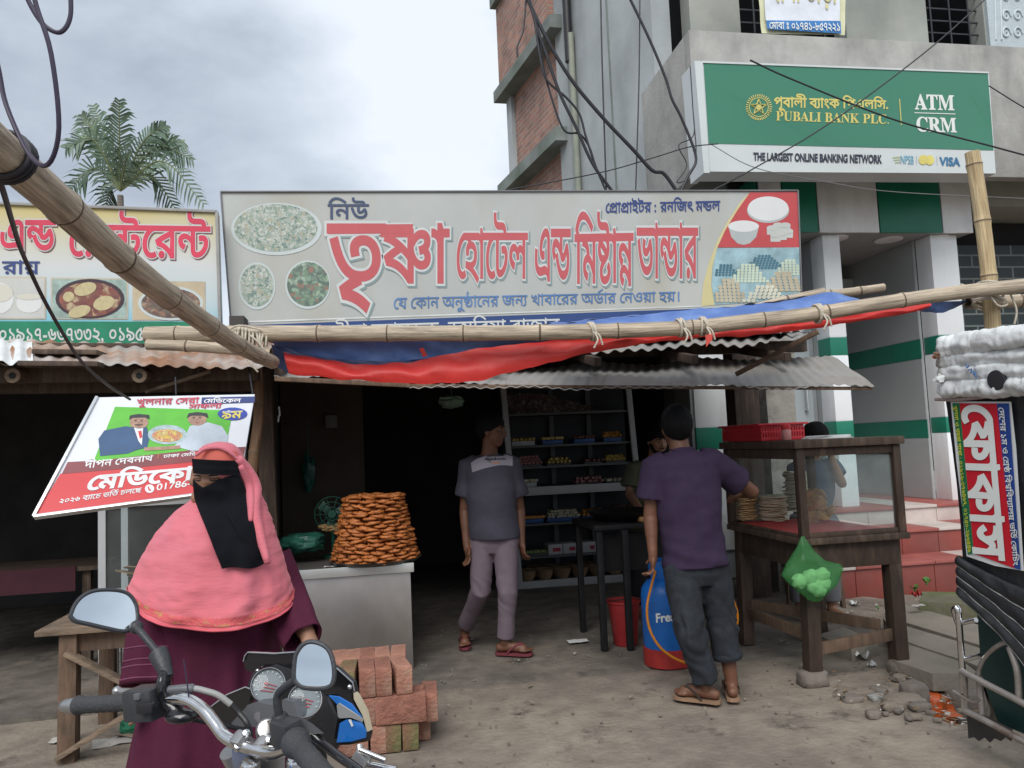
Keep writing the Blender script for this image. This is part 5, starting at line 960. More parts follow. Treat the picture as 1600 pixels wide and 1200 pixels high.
breads(1247, 798, 28, .098, .0112, m_bread, 'pale flatbread in the tall stack behind the case corner post', 'pale flatbreads in the tall stack')
m_fry = mat('fried_crust', (.62, .30, .09), .5, .3, 16, bump=.6, bscale=50, col2=(.62, .36, .12), thr=(.5, .7), scale2=10)
def crumple(s, seed, amp=.35, n=14, m=10):
    mb = MB().ball((0, 0, 0), 1, n, m); mb.v = [Vector((p.x*s[0], p.y*s[1], p.z*s[2]))*(1+amp*ns(p, 1.7, seed)+amp*.5*ns(p, 4, seed)) for p in mb.v]; return mb
c = atZ(1283, 815, ZB+.012); fp = []
for i in range(15):
    loc = (c.x+rnd.uniform(-.075, .075), c.y+.03+rnd.uniform(-.06, .06), ZB+.03+.0125*i); rot = (rnd.uniform(0, 3), rnd.uniform(0, 3), rnd.uniform(0, 3))
    if i < 3: o = solo('fried_puff', crumple((.05, .045, .022), i*3.1, .5), m_fry, 'orange fried puff bread heaped behind the front glass pane', 'fried snack', 'fried puffs heaped in the glass case', origin=(0, 0, 0)); o.location = loc; o.rotation_euler = rot; fp.append(o)
    else: dup(rnd.choice(fp), loc, rot)

# things on top of the case
m_redp = mat('red_crate_plastic', (.52, .035, .045), .4, .12, 6)
cr = thing('red_basket', 'red slotted plastic basket standing on the glass food case', 'basket', (2.62, 5.0, ZT))
bx0, bx1, by0, by1, bz0_, bz1_ = 2.50, 2.80, 4.80, 5.38, ZT+.003, ZT+.105
part('basket_base', MB().box(bx0+.012, by0+.012, bz0_, bx1-.012, by1-.012, bz0_+.008), m_redp, cr)
def slots(mb, a, b, z0, z1, n, th):
    a, b = Vector(a), Vector(b); d = (b-a); u = d.normalized()
    for z, h in ((z0, .022), ((z0+z1)/2, .012), (z1-.016, .02)): mb.beam(a+Vector((0, 0, z+h/2)), b+Vector((0, 0, z+h/2)), th, h, bev=.001)
    for i in range(n+1):
        p = a.lerp(b, i/n); mb.box(p.x-.006*abs(u.x)-th/2*.9*abs(u.y), p.y-.006*abs(u.y)-th/2*.9*abs(u.x), z0+.001, p.x+.006*abs(u.x)+th/2*.9*abs(u.y), p.y+.006*abs(u.y)+th/2*.9*abs(u.x), z1-.017)
for a, b, n in (((bx0, by0, 0), (bx1, by0, 0), 16), ((bx0, by1, 0), (bx1, by1, 0), 14), ((bx0, by0, 0), (bx0, by1, 0), 34), ((bx1, by0, 0), (bx1, by1, 0), 30)):
    mb = MB(); slots(mb, a, b, bz0_, bz1_, n, .008); part('slotted_side', mb, m_redp, cr)
part('rim', MB().box(bx0-.03, by0-.02, bz1_-.001, bx0+.012, by1+.02, bz1_+.012, .003).box(bx1-.012, by0-.02, bz1_-.001, bx1+.03, by1+.02, bz1_+.012, .003).box(bx0+.013, by0-.021, bz1_-.001, bx1-.013, by0+.011, bz1_+.012, .003), m_redp, cr)
c = Vector((2.62, 4.70, ZT)); j = thing('plastic_jar', 'small pink plastic jar with red cap before the red basket', 'jar', c)
part('jar_body', MB().lathe([(.028, .003), (.031, .01), (.031, .06), (.026, .072)], c, 18), mat('pink_plastic', (.52, .22, .20), .4), j); part('cap', MB().lathe([(.029, .073), (.03, .076), (.03, .1), (.026, .103)], c, 18), m_redp, j)
m_paper = mat('white_paper', (.66, .67, .66), .8, .06, 10)
pp = MB()
for k in range(6): pp.M = Matrix.Translation((2.80+.01*k, 4.56+.008*k, ZT+.004+.0035*k)) @ Matrix.Rotation(.12*k-.2, 4, 'Z'); pp.box(-.12, -.075, -.0015, .13, .075, .0015)
pp.M = None; solo('paper_sheets', pp, m_paper, 'white paper sheets lying on the front of the food case', 'paper')
# green carrier bag on the corner of the case
def bagmat(name, col, alpha):
    m = bpy.data.materials.new(name); m.use_nodes = True; t = m.node_tree; N = t.nodes; L = t.links; p = N['Principled BSDF']; p.inputs['Base Color'].default_value = (*col, 1); p.inputs['Roughness'].default_value = .22
    tr = N.new('ShaderNodeBsdfTransparent'); tr.inputs[0].default_value = (.62, .92, .62, 1); ad = N.new('ShaderNodeMixShader'); ad.inputs[0].default_value = alpha
    tl = N.new('ShaderNodeBsdfTranslucent'); tl.inputs[0].default_value = (*col, 1); m2 = N.new('ShaderNodeMixShader'); m2.inputs[0].default_value = .4; L.new(p.outputs[0], m2.inputs[1]); L.new(tl.outputs[0], m2.inputs[2])
    L.new(tr.outputs[0], ad.inputs[1]); L.new(m2.outputs[0], ad.inputs[2]); L.new(ad.outputs[0], N['Material Output'].inputs[0]); return m
m_gbag = bagmat('green_film', (.16, .48, .20), .34)
bc = atY(1270, 890, 4.30); bag = thing('green_bag', 'green plastic carrier bag of white packets hanging from the food case corner', 'bag', (bc.x, bc.y, bc.z-.18))
out_l = [(1252, 838), (1250, 846), (1240, 866), (1228, 886), (1221, 898), (1235, 915), (1250, 926), (1262, 936)]; out_r = [(1256, 838), (1262, 848), (1272, 862), (1290, 878), (1310, 880), (1318, 888), (1306, 912), (1280, 938)]
rows = []
L_ = even([atY(x, y, 4.31) for x, y in out_l], 22); R_ = even([atY(x, y, 4.31) for x, y in out_r], 22)
for i in range(23):
    a, b = L_[i], R_[i]; c = (a+b)/2; h = (b-a)/2; dp = min(.075, h.length*.75); r = []
    for j in range(40):
        t = 2*math.pi*j/40; fo = 1+.10*math.sin(t*9+i*.15)*max(0, 1-i/14)+.12*ns((math.cos(t)*1.2, math.sin(t)*1.2, i*.09), 1.6, 4); r.append(c+h*math.cos(t)+Vector((0, -dp*math.sin(t)*fo, .012*ns((t, i*.2, 0), 2.))))
    rows.append(r)
last = sum(rows[-1], Vector())/40; rows.append([p.lerp(last, .6)-Vector((0, 0, .008)) for p in rows[-1]]); rows.append([last-Vector((0, 0, .01))+(p-last)*.02 for p in rows[-2]])
part('film', MB().grid(rows, True), m_gbag, bag, smooth=True)
rnd = random.Random(5)
for k in range(7):
    mb = crumple((.048, .036, .042), k*2.2, .28); q = atY(rnd.uniform(1248, 1288), rnd.uniform(895, 922), 4.31); mb.v = [p+q for p in mb.v]; part('packet', mb, mat('pale_packet', (.75, .78, .72), .6, .15, 20), bag)

# ================================================================ COUNTER AND SWEETS
m_steel = mat('brushed_steel', (.50, .47, .45), .38, .1, 2.5, metal=.85, col2=(.36, .32, .29), thr=(.4, .7), scale2=1.4, stretch2=(1, 1, .6)); m_steel2 = mat('bright_steel', (.62, .62, .60), .35, .06, 4, metal=.5)
ct = thing('steel_counter', 'steel fronted shop counter carrying the tray of orange sweets', 'counter', (-.15, 5.9, 0))
zc = .72
part('body', MB().box(-.66, 5.52, .012, .205, 6.2, zc-.06, .004), m_steel, ct); part('edge_strip', MB().box(-.68, 5.485, zc-.055, .228, 5.50, zc+.008, .003), m_steel2, ct); part('worktop', MB().box(-.68, 5.502, zc-.058, .225, 6.22, zc, .004), mat('dark_worktop', (.12, .11, .10), .4, .2, 6), ct)
tc_ = Vector((-.03, 5.72, zc)); tr = solo('sweets_tray', MB().lathe([(.001, .006), (.2, .006), (.29, .01), (.32, .032), (.325, .032), (.295, .004), (.2, .001), (.001, .001)], tc_, 40), mat('dark_steel_tray', (.16, .15, .14), .35, .2, 8, metal=.8), 'wide round dark tray under the heap of orange jalebi sweets', 'tray')
m_jal = mat('syrupy_jalebi', (.50, .17, .045), .5, .3, 20, col2=(.34, .095, .028), thr=(.5, .7), scale2=14)
def jalebi(seed):
    rn = random.Random(seed); pts = []
    for i in range(46):
        t = i/45; a = t*2*math.pi*2.6+seed; r = .012+.043*t+.004*rn.uniform(-1, 1); pts.append((r*math.cos(a), r*math.sin(a), .004*math.sin(a*1.7+seed)+.006*(1-t)))
    return MB().tube(pts, .0085, 6)
jp = []
for k in range(6): o = solo('jalebi', jalebi(k), m_jal, 'orange coiled jalebi in the tall round heap on the counter tray', 'sweet', 'orange jalebi heaped on the counter tray', origin=(0, 0, 0), smooth=60); jp.append(o)
rnd = random.Random(9); used = 0; NL = 19; zt_ = atY(590, 770, 5.6).z; st_ = (zt_-zc-.03)/NL
for L in range(NL):
    R_ = lerp(.285, .195, (L/(NL-1))**1.15)-.03; n = max(10, int(2*math.pi*R_/.105)); ph = rnd.random()*6
    spots = [(R_*math.cos(ph+2*math.pi*i/n), R_*math.sin(ph+2*math.pi*i/n)) for i in range(n)]
    if L == NL-1: spots += [(.09*math.cos(i*1.05), .09*math.sin(i*1.05)) for i in range(6)]+[(0, 0)]
    for x, y in spots:
        loc = (tc_.x+x+rnd.uniform(-.006, .006), tc_.y+y+rnd.uniform(-.006, .006), zc+.024+L*st_+rnd.uniform(-.004, .004)); rot = (rnd.uniform(-.14, .14), rnd.uniform(-.14, .14), rnd.uniform(0, 6.28))
        if used < 6: jp[used].location = loc; jp[used].rotation_euler = rot
        else: dup(rnd.choice(jp), loc, rot)
        used += 1
core = MB().lathe([(.19, .015), (.21, .05), (.13, zt_-zc-.06), (.001, zt_-zc-.05)], tc_, 24)
# inner sweets that hold the heap up
solo('jalebi_heap_core', core, m_jal, 'packed orange sweets inside the round jalebi heap', 'sweets')
# table fan, green sack, papers
m_gpl = mat('dark_green_plastic', (.02, .11, .075), .4, .2, 6)
fc = atY(519, 803, 6.1); fan = thing('table_fan', 'dark green table fan standing behind the jalebi heap', 'fan', (fc.x, fc.y, zc))
cage = MB()
for r in (.13, .09, .05): cage.tube([fc+Vector((r*math.cos(a), 0, r*math.sin(a))) for a in [2*math.pi*i/28 for i in range(28)]], .004, 6, closed=True)
for k in range(10): a = 2*math.pi*k/10; cage.tube([fc+Vector((.02*math.cos(a), -.01, .02*math.sin(a))), fc+Vector((.13*math.cos(a), 0, .13*math.sin(a)))], .0025, 5)
part('cage', cage, m_gpl, fan); part('hub', MB().lathe([(.03, -.02), (.032, .02), (.02, .05)], fc, 14, axis=(0, 1, 0)), m_gpl, fan)
for k in range(3):
    a = 2*math.pi*k/3+.4; u = Vector((math.cos(a), 0, math.sin(a))); v = Vector((-math.sin(a), .25, math.cos(a))); part('blade', MB().poly([fc+Vector((0, .02, 0))+u*.03-v*.02, fc+Vector((0, .02, 0))+u*.11-v*.045, fc+Vector((0, .02, 0))+u*.118+v*.03, fc+Vector((0, .02, 0))+u*.03+v*.02], (0, .004, 0)), mat('pale_green_blade', (.10, .20, .16), .4), fan)
part('stand', MB().tube([fc+Vector((0, .06, 0)), fc+Vector((0, .06, zc+.03-fc.z))], .015, 8).lathe([(.09, .0), (.09, .015), (.02, .03)], (fc.x, fc.y+.06, zc), 16), m_gpl, fan)
q = atY(472, 850, 5.95); mb = crumple((.17, .12, .075), 4.4, .3, 26, 18); mb.v = [Vector((p.x+q.x, p.y+q.y, max(zc, p.z+q.z+.01))) for p in mb.v]; solo('green_sack', mb, mat('green_film_dark', (.03, .14, .10), .3, .3, 8, bump=.6, bscale=30), 'crumpled dark green plastic sack lying on the counter', 'sack')
q = Vector((-.33, 5.6, zc)); solo('paper_scrap', MB().grid([[q+Vector((-.05+.02*i, -.02+.02*j, .004+.008*abs(ns((i, j, 0), .8)))) for i in range(6)] for j in range(3)]), m_paper, 'crumpled white paper scrap left of the jalebi tray', 'paper')
rnd = random.Random(3)
for k in range(7):
    q = atY(505+k*5, 826+rnd.uniform(-6, 6), 5.9); mb = crumple((.035, .03, .018), k*1.7, .4, 10, 8); mb.v = [p+q for p in mb.v]; solo('fried_piece', mb, mat('dim_fritter', (.30, .20, .09), .6, .3, 20), 'brown fritter lying on the green sack beside the fan', 'fried snack', 'fritters beside the fan')
# hanging things in the dark interior
def hangbag(label, px, py, Y, s, m, seed):
    mb = crumple(s, seed, .4, 20, 14); q = atY(px, py, Y); mb.v = [p+q for p in mb.v]; mb.tube([q+Vector((0, 0, s[2]*.8)), (q.x, q.y, 2.42)], .003, 5); solo('hanging_bag', mb, m, label, 'bag')
hangbag('pale green plastic bag hanging under the shop ceiling', 706, 627, 6.6, (.11, .07, .05), mat('pale_green_film', (.22, .36, .27), .3, .3, 10), 2.)
hangbag('slim dark green bag hanging on the brown partition', 482, 738, 7.45, (.06, .04, .16), mat('teal_film', (.02, .12, .09), .3), 3.)
bd_ = MB()
for k in range(15): bd_.ball(atY(436-.022*k*k*.3+.2*k*(k < 9), 636+k*1.6, 5.75), .006, 8, 6)
solo('bead_string', bd_, mat('white_beads', (.7, .72, .7), .3), 'short string of white beads hanging inside the dark wooden post', 'beads')

# ================================================================ BRICKS
zt0 = 0.; hb = (atY(610, 1043, 4.08).z)/3.; bw_, bl = .082, .25
m_br = [mat('clay_brick', (.34, .15, .105), .92, .3, 11, bump=.9, bscale=50, col2=(.30, .19, .14), thr=(.5, .7), scale2=5), mat('mossy_brick', (.30, .165, .10), .95, .3, 11, bump=.9, bscale=60, col2=(.17, .16, .07), thr=(.42, .6), scale2=6), mat('pale_brick', (.43, .21, .145), .92, .25, 11, bump=.9, bscale=50, col2=(.36, .24, .18), thr=(.5, .7), scale2=7)]
def brick(m, seed):
    mb = MB().box(-bw_/2, -bl/2, 0, bw_/2, bl/2, hb-.004, .007); mb.v = [p+Vector((.004*ns(p, 14, seed), .004*ns(p, 14, seed+3), .003*ns(p, 14, seed+7)*(p.z > .05))) for p in mb.v]; return mb
bp_ = [[solo('brick', brick(k, k*5+i), m_br[k], 'brick', 'brick', 'bricks piled before the steel counter', origin=(0, 0, 0)) for i in range(2)] for k in range(3)]
used_b = {}
rnd = random.Random(12)
def put(px, row, k, label, dy=0., rot=0., long=False, z=None, yb=4.08):
    p = atY(px, 1150, yb); x = p.x; y = yb+(bl/2 if not long else bw_/2)+dy; z_ = row*hb if z is None else z
    src = bp_[k][rnd.randrange(2)]; ro = (0, 0, rot+(math.pi/2 if long else 0)+rnd.uniform(-.05, .05))
    if src.name not in used_b: used_b[src.name] = 1; src.location = (x, y, z_); src.rotation_euler = ro; src['label'] = label
    else: dup(src, (x, y, z_), ro, label)
put(537, 0, 0, 'brick at the hidden left end of the bottom brick row'); put(563, 0, 2, 'brick beside the blue fairing in the bottom brick row')
put(589.5, 0, 2, 'pinkish brick third from right in the bottom brick row'); put(615, 0, 1, 'green mossy brick in the middle of the bottom brick row'); put(641, 0, 1, 'rightmost mossy brick of the bottom brick row')
put(547, 1, 0, 'brick left of the end brick in the middle row'); put(573, 1, 0, 'upright brick left of the long sideways brick'); put(628, 1, 0, 'brick laid sideways with its long face showing', dy=-.012, long=True); put(628, 1, 0, 'second sideways brick hidden behind the long one', dy=.09, long=True)
put(545, 2, 1, 'green topped mossy brick at the left of the top row'); put(574.5, 2, 0, 'brick second from left in the top brick row', rot=.03); put(601, 2, 0, 'brick with dark gash in the top brick row', rot=.08); put(629, 2, 2, 'rightmost pale brick of the top brick row', rot=.12)
put(664, 0, 0, 'brick standing under the leaning end brick', dy=.12, z=-.0); put(676, 1, 0, 'brick tilted at the right edge of the pile', dy=.03, z=hb*.86, rot=-.1)
for k, px in enumerate((530, 553, 577, 601, 627)):
    for r in range(3): put(px, r, (2, 2, 0, 2, 2)[k], ('brick of the lower rear row, hidden behind the pile', 'brick of the middle rear row, hidden behind the pile', ('leftmost brick of the rear top row', 'second brick of the rear top row', 'third brick of the rear top row', 'fourth pale brick of the rear top row', 'rightmost brick of the rear top row')[k])[r], dy=0, yb=4.36, z=r*(hb-.006))

# ================================================================ GAS CYLINDER, HOSE, BUCKET, STOVE
cc = Vector((1.87, 5.08, .012)); cy = thing('gas_cylinder', 'blue gas cylinder with red foot ring behind the man in purple', 'gas cylinder', cc)
part('cylinder_body', MB().lathe([(.10, .07), (.15, .10), (.158, .14), (.158, .46), (.15, .50), (.12, .54), (.07, .565), (.03, .57)], cc, 32), mat('blue_paint_worn', (.012, .13, .46), .4, .2, 4, col2=(.02, .10, .30), thr=(.55, .7), scale2=5), cy)
part('foot_ring', MB().lathe([(.155, 0), (.16, .005), (.162, .115), (.15, .12)], cc, 32), mat('red_paint_worn', (.36, .03, .025), .5, .2, 5), cy)
part('collar', MB().lathe([(.085, .56), (.10, .62), (.10, .68), (.092, .68), (.092, .62), (.08, .57)], cc, 24), MATS['blue_paint_worn'], cy)
part('valve', MB().lathe([(.018, .565), (.02, .6), (.028, .61), (.028, .64), (.012, .65)], cc, 12), mat('brass', (.45, .33, .12), .35, metal=.9), cy)
cpl = PY(cc.y-.172); lt = MB()
bb, V, Fs = glyphs('Fresh', 30)
vs = []
for x, y in V:
    a = -math.pi/2-.75+(x-bb[0])/(bb[2]-bb[0])*.95; vs.append(cc+Vector((.1605*math.cos(a), .1605*math.sin(a), .31+.055*(y-bb[1])/(bb[3]-bb[1])+.02*(a+1.8))))
lt.add(vs, Fs); part('white_lettering', lt, m_offw, cy)
P = [atY(*q) for q in ((1024, 893, 5.0), (1018, 915, 4.93), (1011, 950, 4.88), (1016, 985, 4.86), (1035, 1015, 4.84), (1070, 1035, 4.8), (1108, 1033, 4.82), (1135, 1010, 4.9), (1150, 980, 5.0), (1152, 958, 5.1), (1143, 930, 5.2))]
P = [Vector((p.x, p.y, max(p.z, .03))) for p in P]
solo('gas_hose', MB().tube(curve(P, 60), .0085, 10), mat('orange_hose', (.62, .22, .012), .45), 'orange gas hose curving round the blue cylinder', 'hose')
bk = Vector((1.76, 5.65, .012)); b_ = thing('red_bucket', 'red plastic bucket under the black iron stove stand', 'bucket', bk)
part('bucket_body', MB().lathe([(.085, 0), (.088, .005), (.115, .30), (.125, .305), (.125, .32), (.11, .32), (.082, .01), (.001, .01)], bk, 28), mat('dull_red_plastic', (.34, .028, .03), .45, .15, 6), b_)
part('bucket_handle', MB().tube([bk+Vector((.122*math.cos(a), .122*math.sin(a)*.9-.02*math.sin(a), .31-.03*math.sin(a))) for a in [math.pi+math.pi*i/14 for i in range(15)]], .004, 6), m_black, b_)
sv = thing('iron_stove_stand', 'black iron stove stand with a wide frying pan behind the man in purple', 'stove', (1.85, 5.8, 0))
m_iron = mat('sooty_iron', (.018, .018, .02), .6, .3, 8, metal=.4)
for x, y in ((1.56, 5.52), (1.74, 5.48), (2.15, 5.55), (1.56, 6.1), (2.15, 6.1)): part('leg', MB().beam((x, y, .012), (x, y, .86), .045, .045), m_iron, sv)
part('hob', MB().box(1.52, 5.48, .862, 2.2, 6.15, .90, .008), m_iron, sv); part('shelf_panel', MB().box(1.58, 5.6, .55, 2.13, 5.63, .82), m_iron, sv)
pan = Vector((1.86, 5.8, .90)); part('frying_pan', MB().lathe([(.001, .01), (.2, .012), (.29, .07), (.30, .07), (.21, .002), (.001, .001)], pan, 30), m_iron, sv)
q = atY(1008, 806, 5.55); solo('snack_slab', MB().box(q.x-.05, 5.52, .902, q.x+.07, 5.62, .94, .01), mat('snack_orange', (.5, .27, .1), .6, .25, 30), 'small orange snack slab on the edge of the iron stove', 'snack')
g = atY(890, 1004, 1); q = atZ(902, 1003, .02); solo('paper_scrap', MB().grid([[q+Vector((-.075+.03*i, -.05+.03*j, .008+.012*abs(ns((i, j, 3), .7)))) for i in range(6)] for j in range(4)]), m_paper, 'white paper sheet lying on the shop floor', 'paper')

# ================================================================ SWEETS SHELF
YS = 8.1; sh = thing('sweets_shelf', 'tall white framed sweet shop shelf with many trays in the dark interior', 'shelf', (2.05, 8.3, 0))
m_frame = mat('white_shelf_frame', (.46, .47, .47), .5, .08, 5); m_sboard = mat('dim_shelf_board', (.10, .11, .115), .5, .15, 5)
sx0, sx1 = 1.40, 2.80
def zpx(y, x=880): return atY(x, y, YS).z
part('side_post', MB().beam((1.42, YS, .02), (1.33, YS, 2.12), .06, .04), m_frame, sh); part('side_post', MB().beam((2.80, YS, .02), (2.70, YS, 2.12), .06, .04), m_frame, sh)
for x in (1.9, 2.33): part('rear_post', MB().box(x, YS+.4, .02, x+.05, YS+.43, 2.1), m_sboard, sh)
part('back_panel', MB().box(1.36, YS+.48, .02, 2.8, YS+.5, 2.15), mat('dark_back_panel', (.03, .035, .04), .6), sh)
LV = {'top': zpx(644), 'second': zpx(694), 'third': zpx(727), 'main': zpx(759), 'low': zpx(816), 'lower': zpx(867), 'floor': zpx(905)}
for k, z in LV.items():
    part('shelf_board', MB().box(sx0-.0, YS+.03, z-.02, sx1-.05, YS+.47, z), m_sboard, sh)
    part('shelf_edge', MB().box(sx0-.02, YS+.008, z-(.085 if k in ('main', 'floor') else .022), sx1-(.03 if k == 'floor' else .12), YS+.028, z+.002, .003), m_frame if k in ('main', 'floor') else m_sboard, sh)
m_bluetray = mat('blue_tray', (.02, .085, .26), .4); m_whitetray = mat('white_tray', (.4, .42, .42), .5)
TRN = {}
def tray(lv, px0, px1, m, h, label):
    z = LV[lv]; a = atY(px0, 700, YS+.06).x; b = atY(px1, 700, YS+.06).x; solo('sweets_tray', MB().box(a, YS+.06, z+.002, b, YS+.36, z+h, .006), m, label, 'tray', 'trays on the sweets shelf'); return a, b, z+h
SW = {}
def sweets(a, b, z, colr, kind, n, rows, label, r=.024):
    key = kind+label; m = mat('sweet_'+colr[0], colr[1], .45, .25, 20); rn = random.Random(len(label)+n); step = (b-a-.03)/max(1, n-1)
    for L in range(rows):
        for jj in range(2):
            for i in range(n-L):
                x = a+.02+step*(i+L*.5); y = YS+.09+.05*jj+L*.02; zz = z+r*.75+L*r*1.3
                if key not in SW:
                    if kind == 'ball': mb = MB().ball((0, 0, 0), r, 10, 7, (1, 1, .85))
                    elif kind == 'roll': mb = MB().tube([(0, -.05, 0), (0, -.04, 0), (0, .04, 0), (0, .05, 0)], [r*.6, r*.8, r*.8, r*.6], 8)
                    else: mb = MB().box(-r, -r, -r*.6, r, r, r*.6, .005)
                    SW[key] = solo('sweet', mb, m, label, 'sweet', label, origin=(0, 0, 0)); SW[key].location = (x, y, zz)
                else: dup(SW[key], (x+rn.uniform(-.004, .004), y+rn.uniform(-.006, .006), zz), (0, 0, rn.uniform(-.3, .3)))
Yl, Br, Pk, Cr, Or = ('yellow', (.42, .30, .08)), ('brown', (.14, .065, .04)), ('pink', (.30, .14, .13)), ('cream', (.46, .43, .32)), ('orange', (.45, .2, .04))
t = tray('second', 800, 836, m_whitetray, .05, 'pale tray at the left of the second shelf'); sweets(*t, Yl, 'ball', 6, 1, 'yellow sweet on the pale tray of the second shelf')
t = tray('second', 848, 880, m_bluetray, .05, 'blue tray left of centre on the second shelf'); sweets(*t, Yl, 'block', 5, 1, 'yellow sweet block on the second shelf, left of centre')
t = tray('second', 898, 930, m_bluetray, .05, 'blue tray right of centre on the second shelf'); sweets(*t, Br, 'ball', 6, 1, 'dark brown sweet on the second shelf')
t = tray('second', 944, 972, m_bluetray, .05, 'blue tray at the right end of the second shelf'); sweets(*t, Or, 'ball', 5, 2, 'orange sweet ball at the right of the second shelf')
t = tray('third', 806, 846, m_sboard, .02, 'dark tray at the left of the third shelf'); sweets(*t, Pk, 'ball', 7, 3, 'pinkish sweet ball on the third shelf')
t = tray('third', 854, 890, m_sboard, .02, 'dark tray in the middle of the third shelf'); sweets(*t, Yl, 'roll', 6, 2, 'yellow sweet roll on the third shelf')
t = tray('third', 912, 940, m_sboard, .02, 'dark tray right of centre on the third shelf'); sweets(*t, Br, 'roll', 5, 1, 'brown sweet roll on the third shelf')
t = tray('third', 946, 976, m_sboard, .02, 'dark tray at the right end of the third shelf'); sweets(*t, Yl, 'ball', 6, 2, 'yellow sweet ball at the right of the third shelf')
t = tray('main', 808, 836, m_whitetray, .05, 'white tray on the bright white shelf'); sweets(*t, Cr, 'block', 5, 1, 'cream sweet block on the bright white shelf')
t = tray('main', 896, 938, m_sboard, .015, 'dark tray of rolls on the bright white shelf'); sweets(*t, Pk, 'roll', 8, 2, 'pinkish sweet roll on the bright white shelf')
t = tray('main', 944, 970, m_sboard, .015, 'dark tray at the right end of the bright white shelf'); sweets(*t, Cr, 'roll', 5, 1, 'cream sweet roll at the right of the bright white shelf')
t = tray('low', 813, 844, m_bluetray, .045, 'blue tray of orange sweets under the white shelf'); sweets(*t, Or, 'block', 6, 1, 'orange sweet block under the white shelf')
t = tray('low', 850, 900, m_bluetray, .045, 'wide blue tray under the middle of the white shelf'); sweets(*t, Cr, 'roll', 12, 3, 'cream striped sweet roll in the heap below the white shelf', .02)
t = tray('low', 904, 942, m_bluetray, .045, 'blue tray right of the cream sweet heap'); sweets(*t, Or, 'roll', 7, 2, 'golden sweet roll below the white shelf')
t = tray('low', 950, 984, m_bluetray, .045, 'blue tray at the right end below the white shelf'); sweets(*t, Br, 'ball', 5, 2, 'dark sweet ball at the right below the white shelf', .03)
t = tray('lower', 815, 852, m_sboard, .02, 'dark tray of greenish sweets on the lower shelf'); sweets(*t, ('green', (.20, .26, .10)), 'ball', 7, 1, 'greenish sweet ball on the lower shelf')
# heap of wrapped candy along the top shelf
mb = MB(); hp_ = [[Vector((lerp(1.38, 2.5, i/30), YS+.06+.09*j, LV['top']+.003+max(0, (.22*(1-max(0, i/30-.35)/.65)+.03*ns((i*.6, j, 0), 1))*math.sin(math.pi*min(1, (j+1.2)/4.2))*(i < 30)*(j > 0)+.02*(j == 0)*0))) for i in range(31)] for j in range(5)]
o = solo('candy_heap', mb.grid(hp_), vormat('wrapped_candy', [(.14, .085, .07), (.20, .15, .12), (.10, .06, .05), (.25, .2, .16), (.16, .07, .07)], 30, edge=(.04, .03, .03)), 'long heap of wrapped brown candies along the top shelf', 'candy'); o['kind'] = 'stuff'
c0 = None
for k, px in enumerate((868, 891, 921)):
    c = atY(px, 858, YS+.05); z = LV['lower']+.002; bxn = thing('sweet_box', ('left white card sweet box with red print on the lower shelf', 'middle white card sweet box with red print on the lower shelf', 'right white card sweet box nearest the iron stove')[k], 'box', (c.x, c.y, z), 'card sweet boxes on the lower shelf')
    part('carton', MB().box(c.x-.075, YS+.05, z, c.x+.075, YS+.25, z+.105, .004), m_frame, bxn); part('red_print', MB().box(c.x-.03+.02*k, YS+.047, z+.03, c.x+.055, YS+.0495, z+.07), mat('box_red', (.36, .03, .05), .5), bxn)
pots = None; m_clay = mat('clay_pot', (.30, .19, .11), .8, .2, 10); m_curd = mat('set_curd', (.42, .30, .17), .5, .1)
for r, (y0, n, pxa, pxb) in enumerate(((YS+.10, 7, 824, 988), (YS+.30, 6, 836, 976))):
    for i in range(n):
        px = lerp(pxa, pxb, i/(n-1)); x = atY(px, 900, y0).x; z = LV['floor']+.002
        loc = Vector((x, y0, z+(.0 if r == 0 else .0)))
        if pots is None:
            pots = thing('curd_pot', 'clay pot of set curd on the bottom shelf', 'pot', loc, 'clay curd pots on the bottom shelf')
            part('pot_body', MB().lathe([(.06, 0), (.085, .05), (.095, .10), (.10, .105), (.092, .105), (.085, .095)], loc, 22), m_clay, pots); part('curd', MB().lathe([(.085, .096), (.001, .097)], loc, 22, caps=False), m_curd, pots)
        else: dup(pots, loc, None)

# ================================================================ LEFT: wooden table, aluminium display case, restaurant furniture
wt = thing('wooden_work_table', 'rough brown wooden work table with diagonal braces at the left edge', 'table', (-1.3, 4.7, 0))
zt1 = atY(150, 976, 4.42).z
part('table_top', MB().box(-1.72, 4.36, zt1-.03, -.98, 5.1, zt1, .006), m_wood_pale, wt); part('apron', MB().box(-1.6, 4.43, zt1-.13, -1.05, 4.455, zt1-.032), m_wood_brown, wt)
for x, y in ((-1.575, 4.43), (-1.06, 4.45), (-1.575, 5.02), (-1.06, 5.02)): part('leg', MB().beam((x-.01, y, -.01), (x, y, zt1-.031), .085, .075), m_wood_brown, wt)
part('brace', MB().beam((-1.58, 4.385, zt1-.12), (-1.1, 4.385, zt1-.42), .022, .07, up=(0, 1, 0)), m_wood_pale, wt); part('brace', MB().beam((-1.62, 4.38, .04), (-1.08, 4.38, .34), .022, .07, up=(0, 1, 0)), m_wood_pale, wt)
vb = MB()
for k in range(9): vb.tube([(-1.46+.017*k, 4.8, zt1-.1), (-1.455+.016*k+.01*ns((k, 0, 0), 2), 4.79, zt1-.42)], .006, 5)
solo('stick_bundle', vb, mat('grey_sticks', (.22, .22, .21), .8), 'bundle of thin grey sticks hanging under the wooden table', 'sticks')
al = thing('aluminium_display_case', 'aluminium framed glass snack case half hidden behind the woman', 'display case', (-1.1, 5.6, 0))
Ya = 5.35; ax0 = atY(159, 850, Ya).x; ax1 = ax0+.75; az0, az1 = .32, atY(159, 794, Ya).z
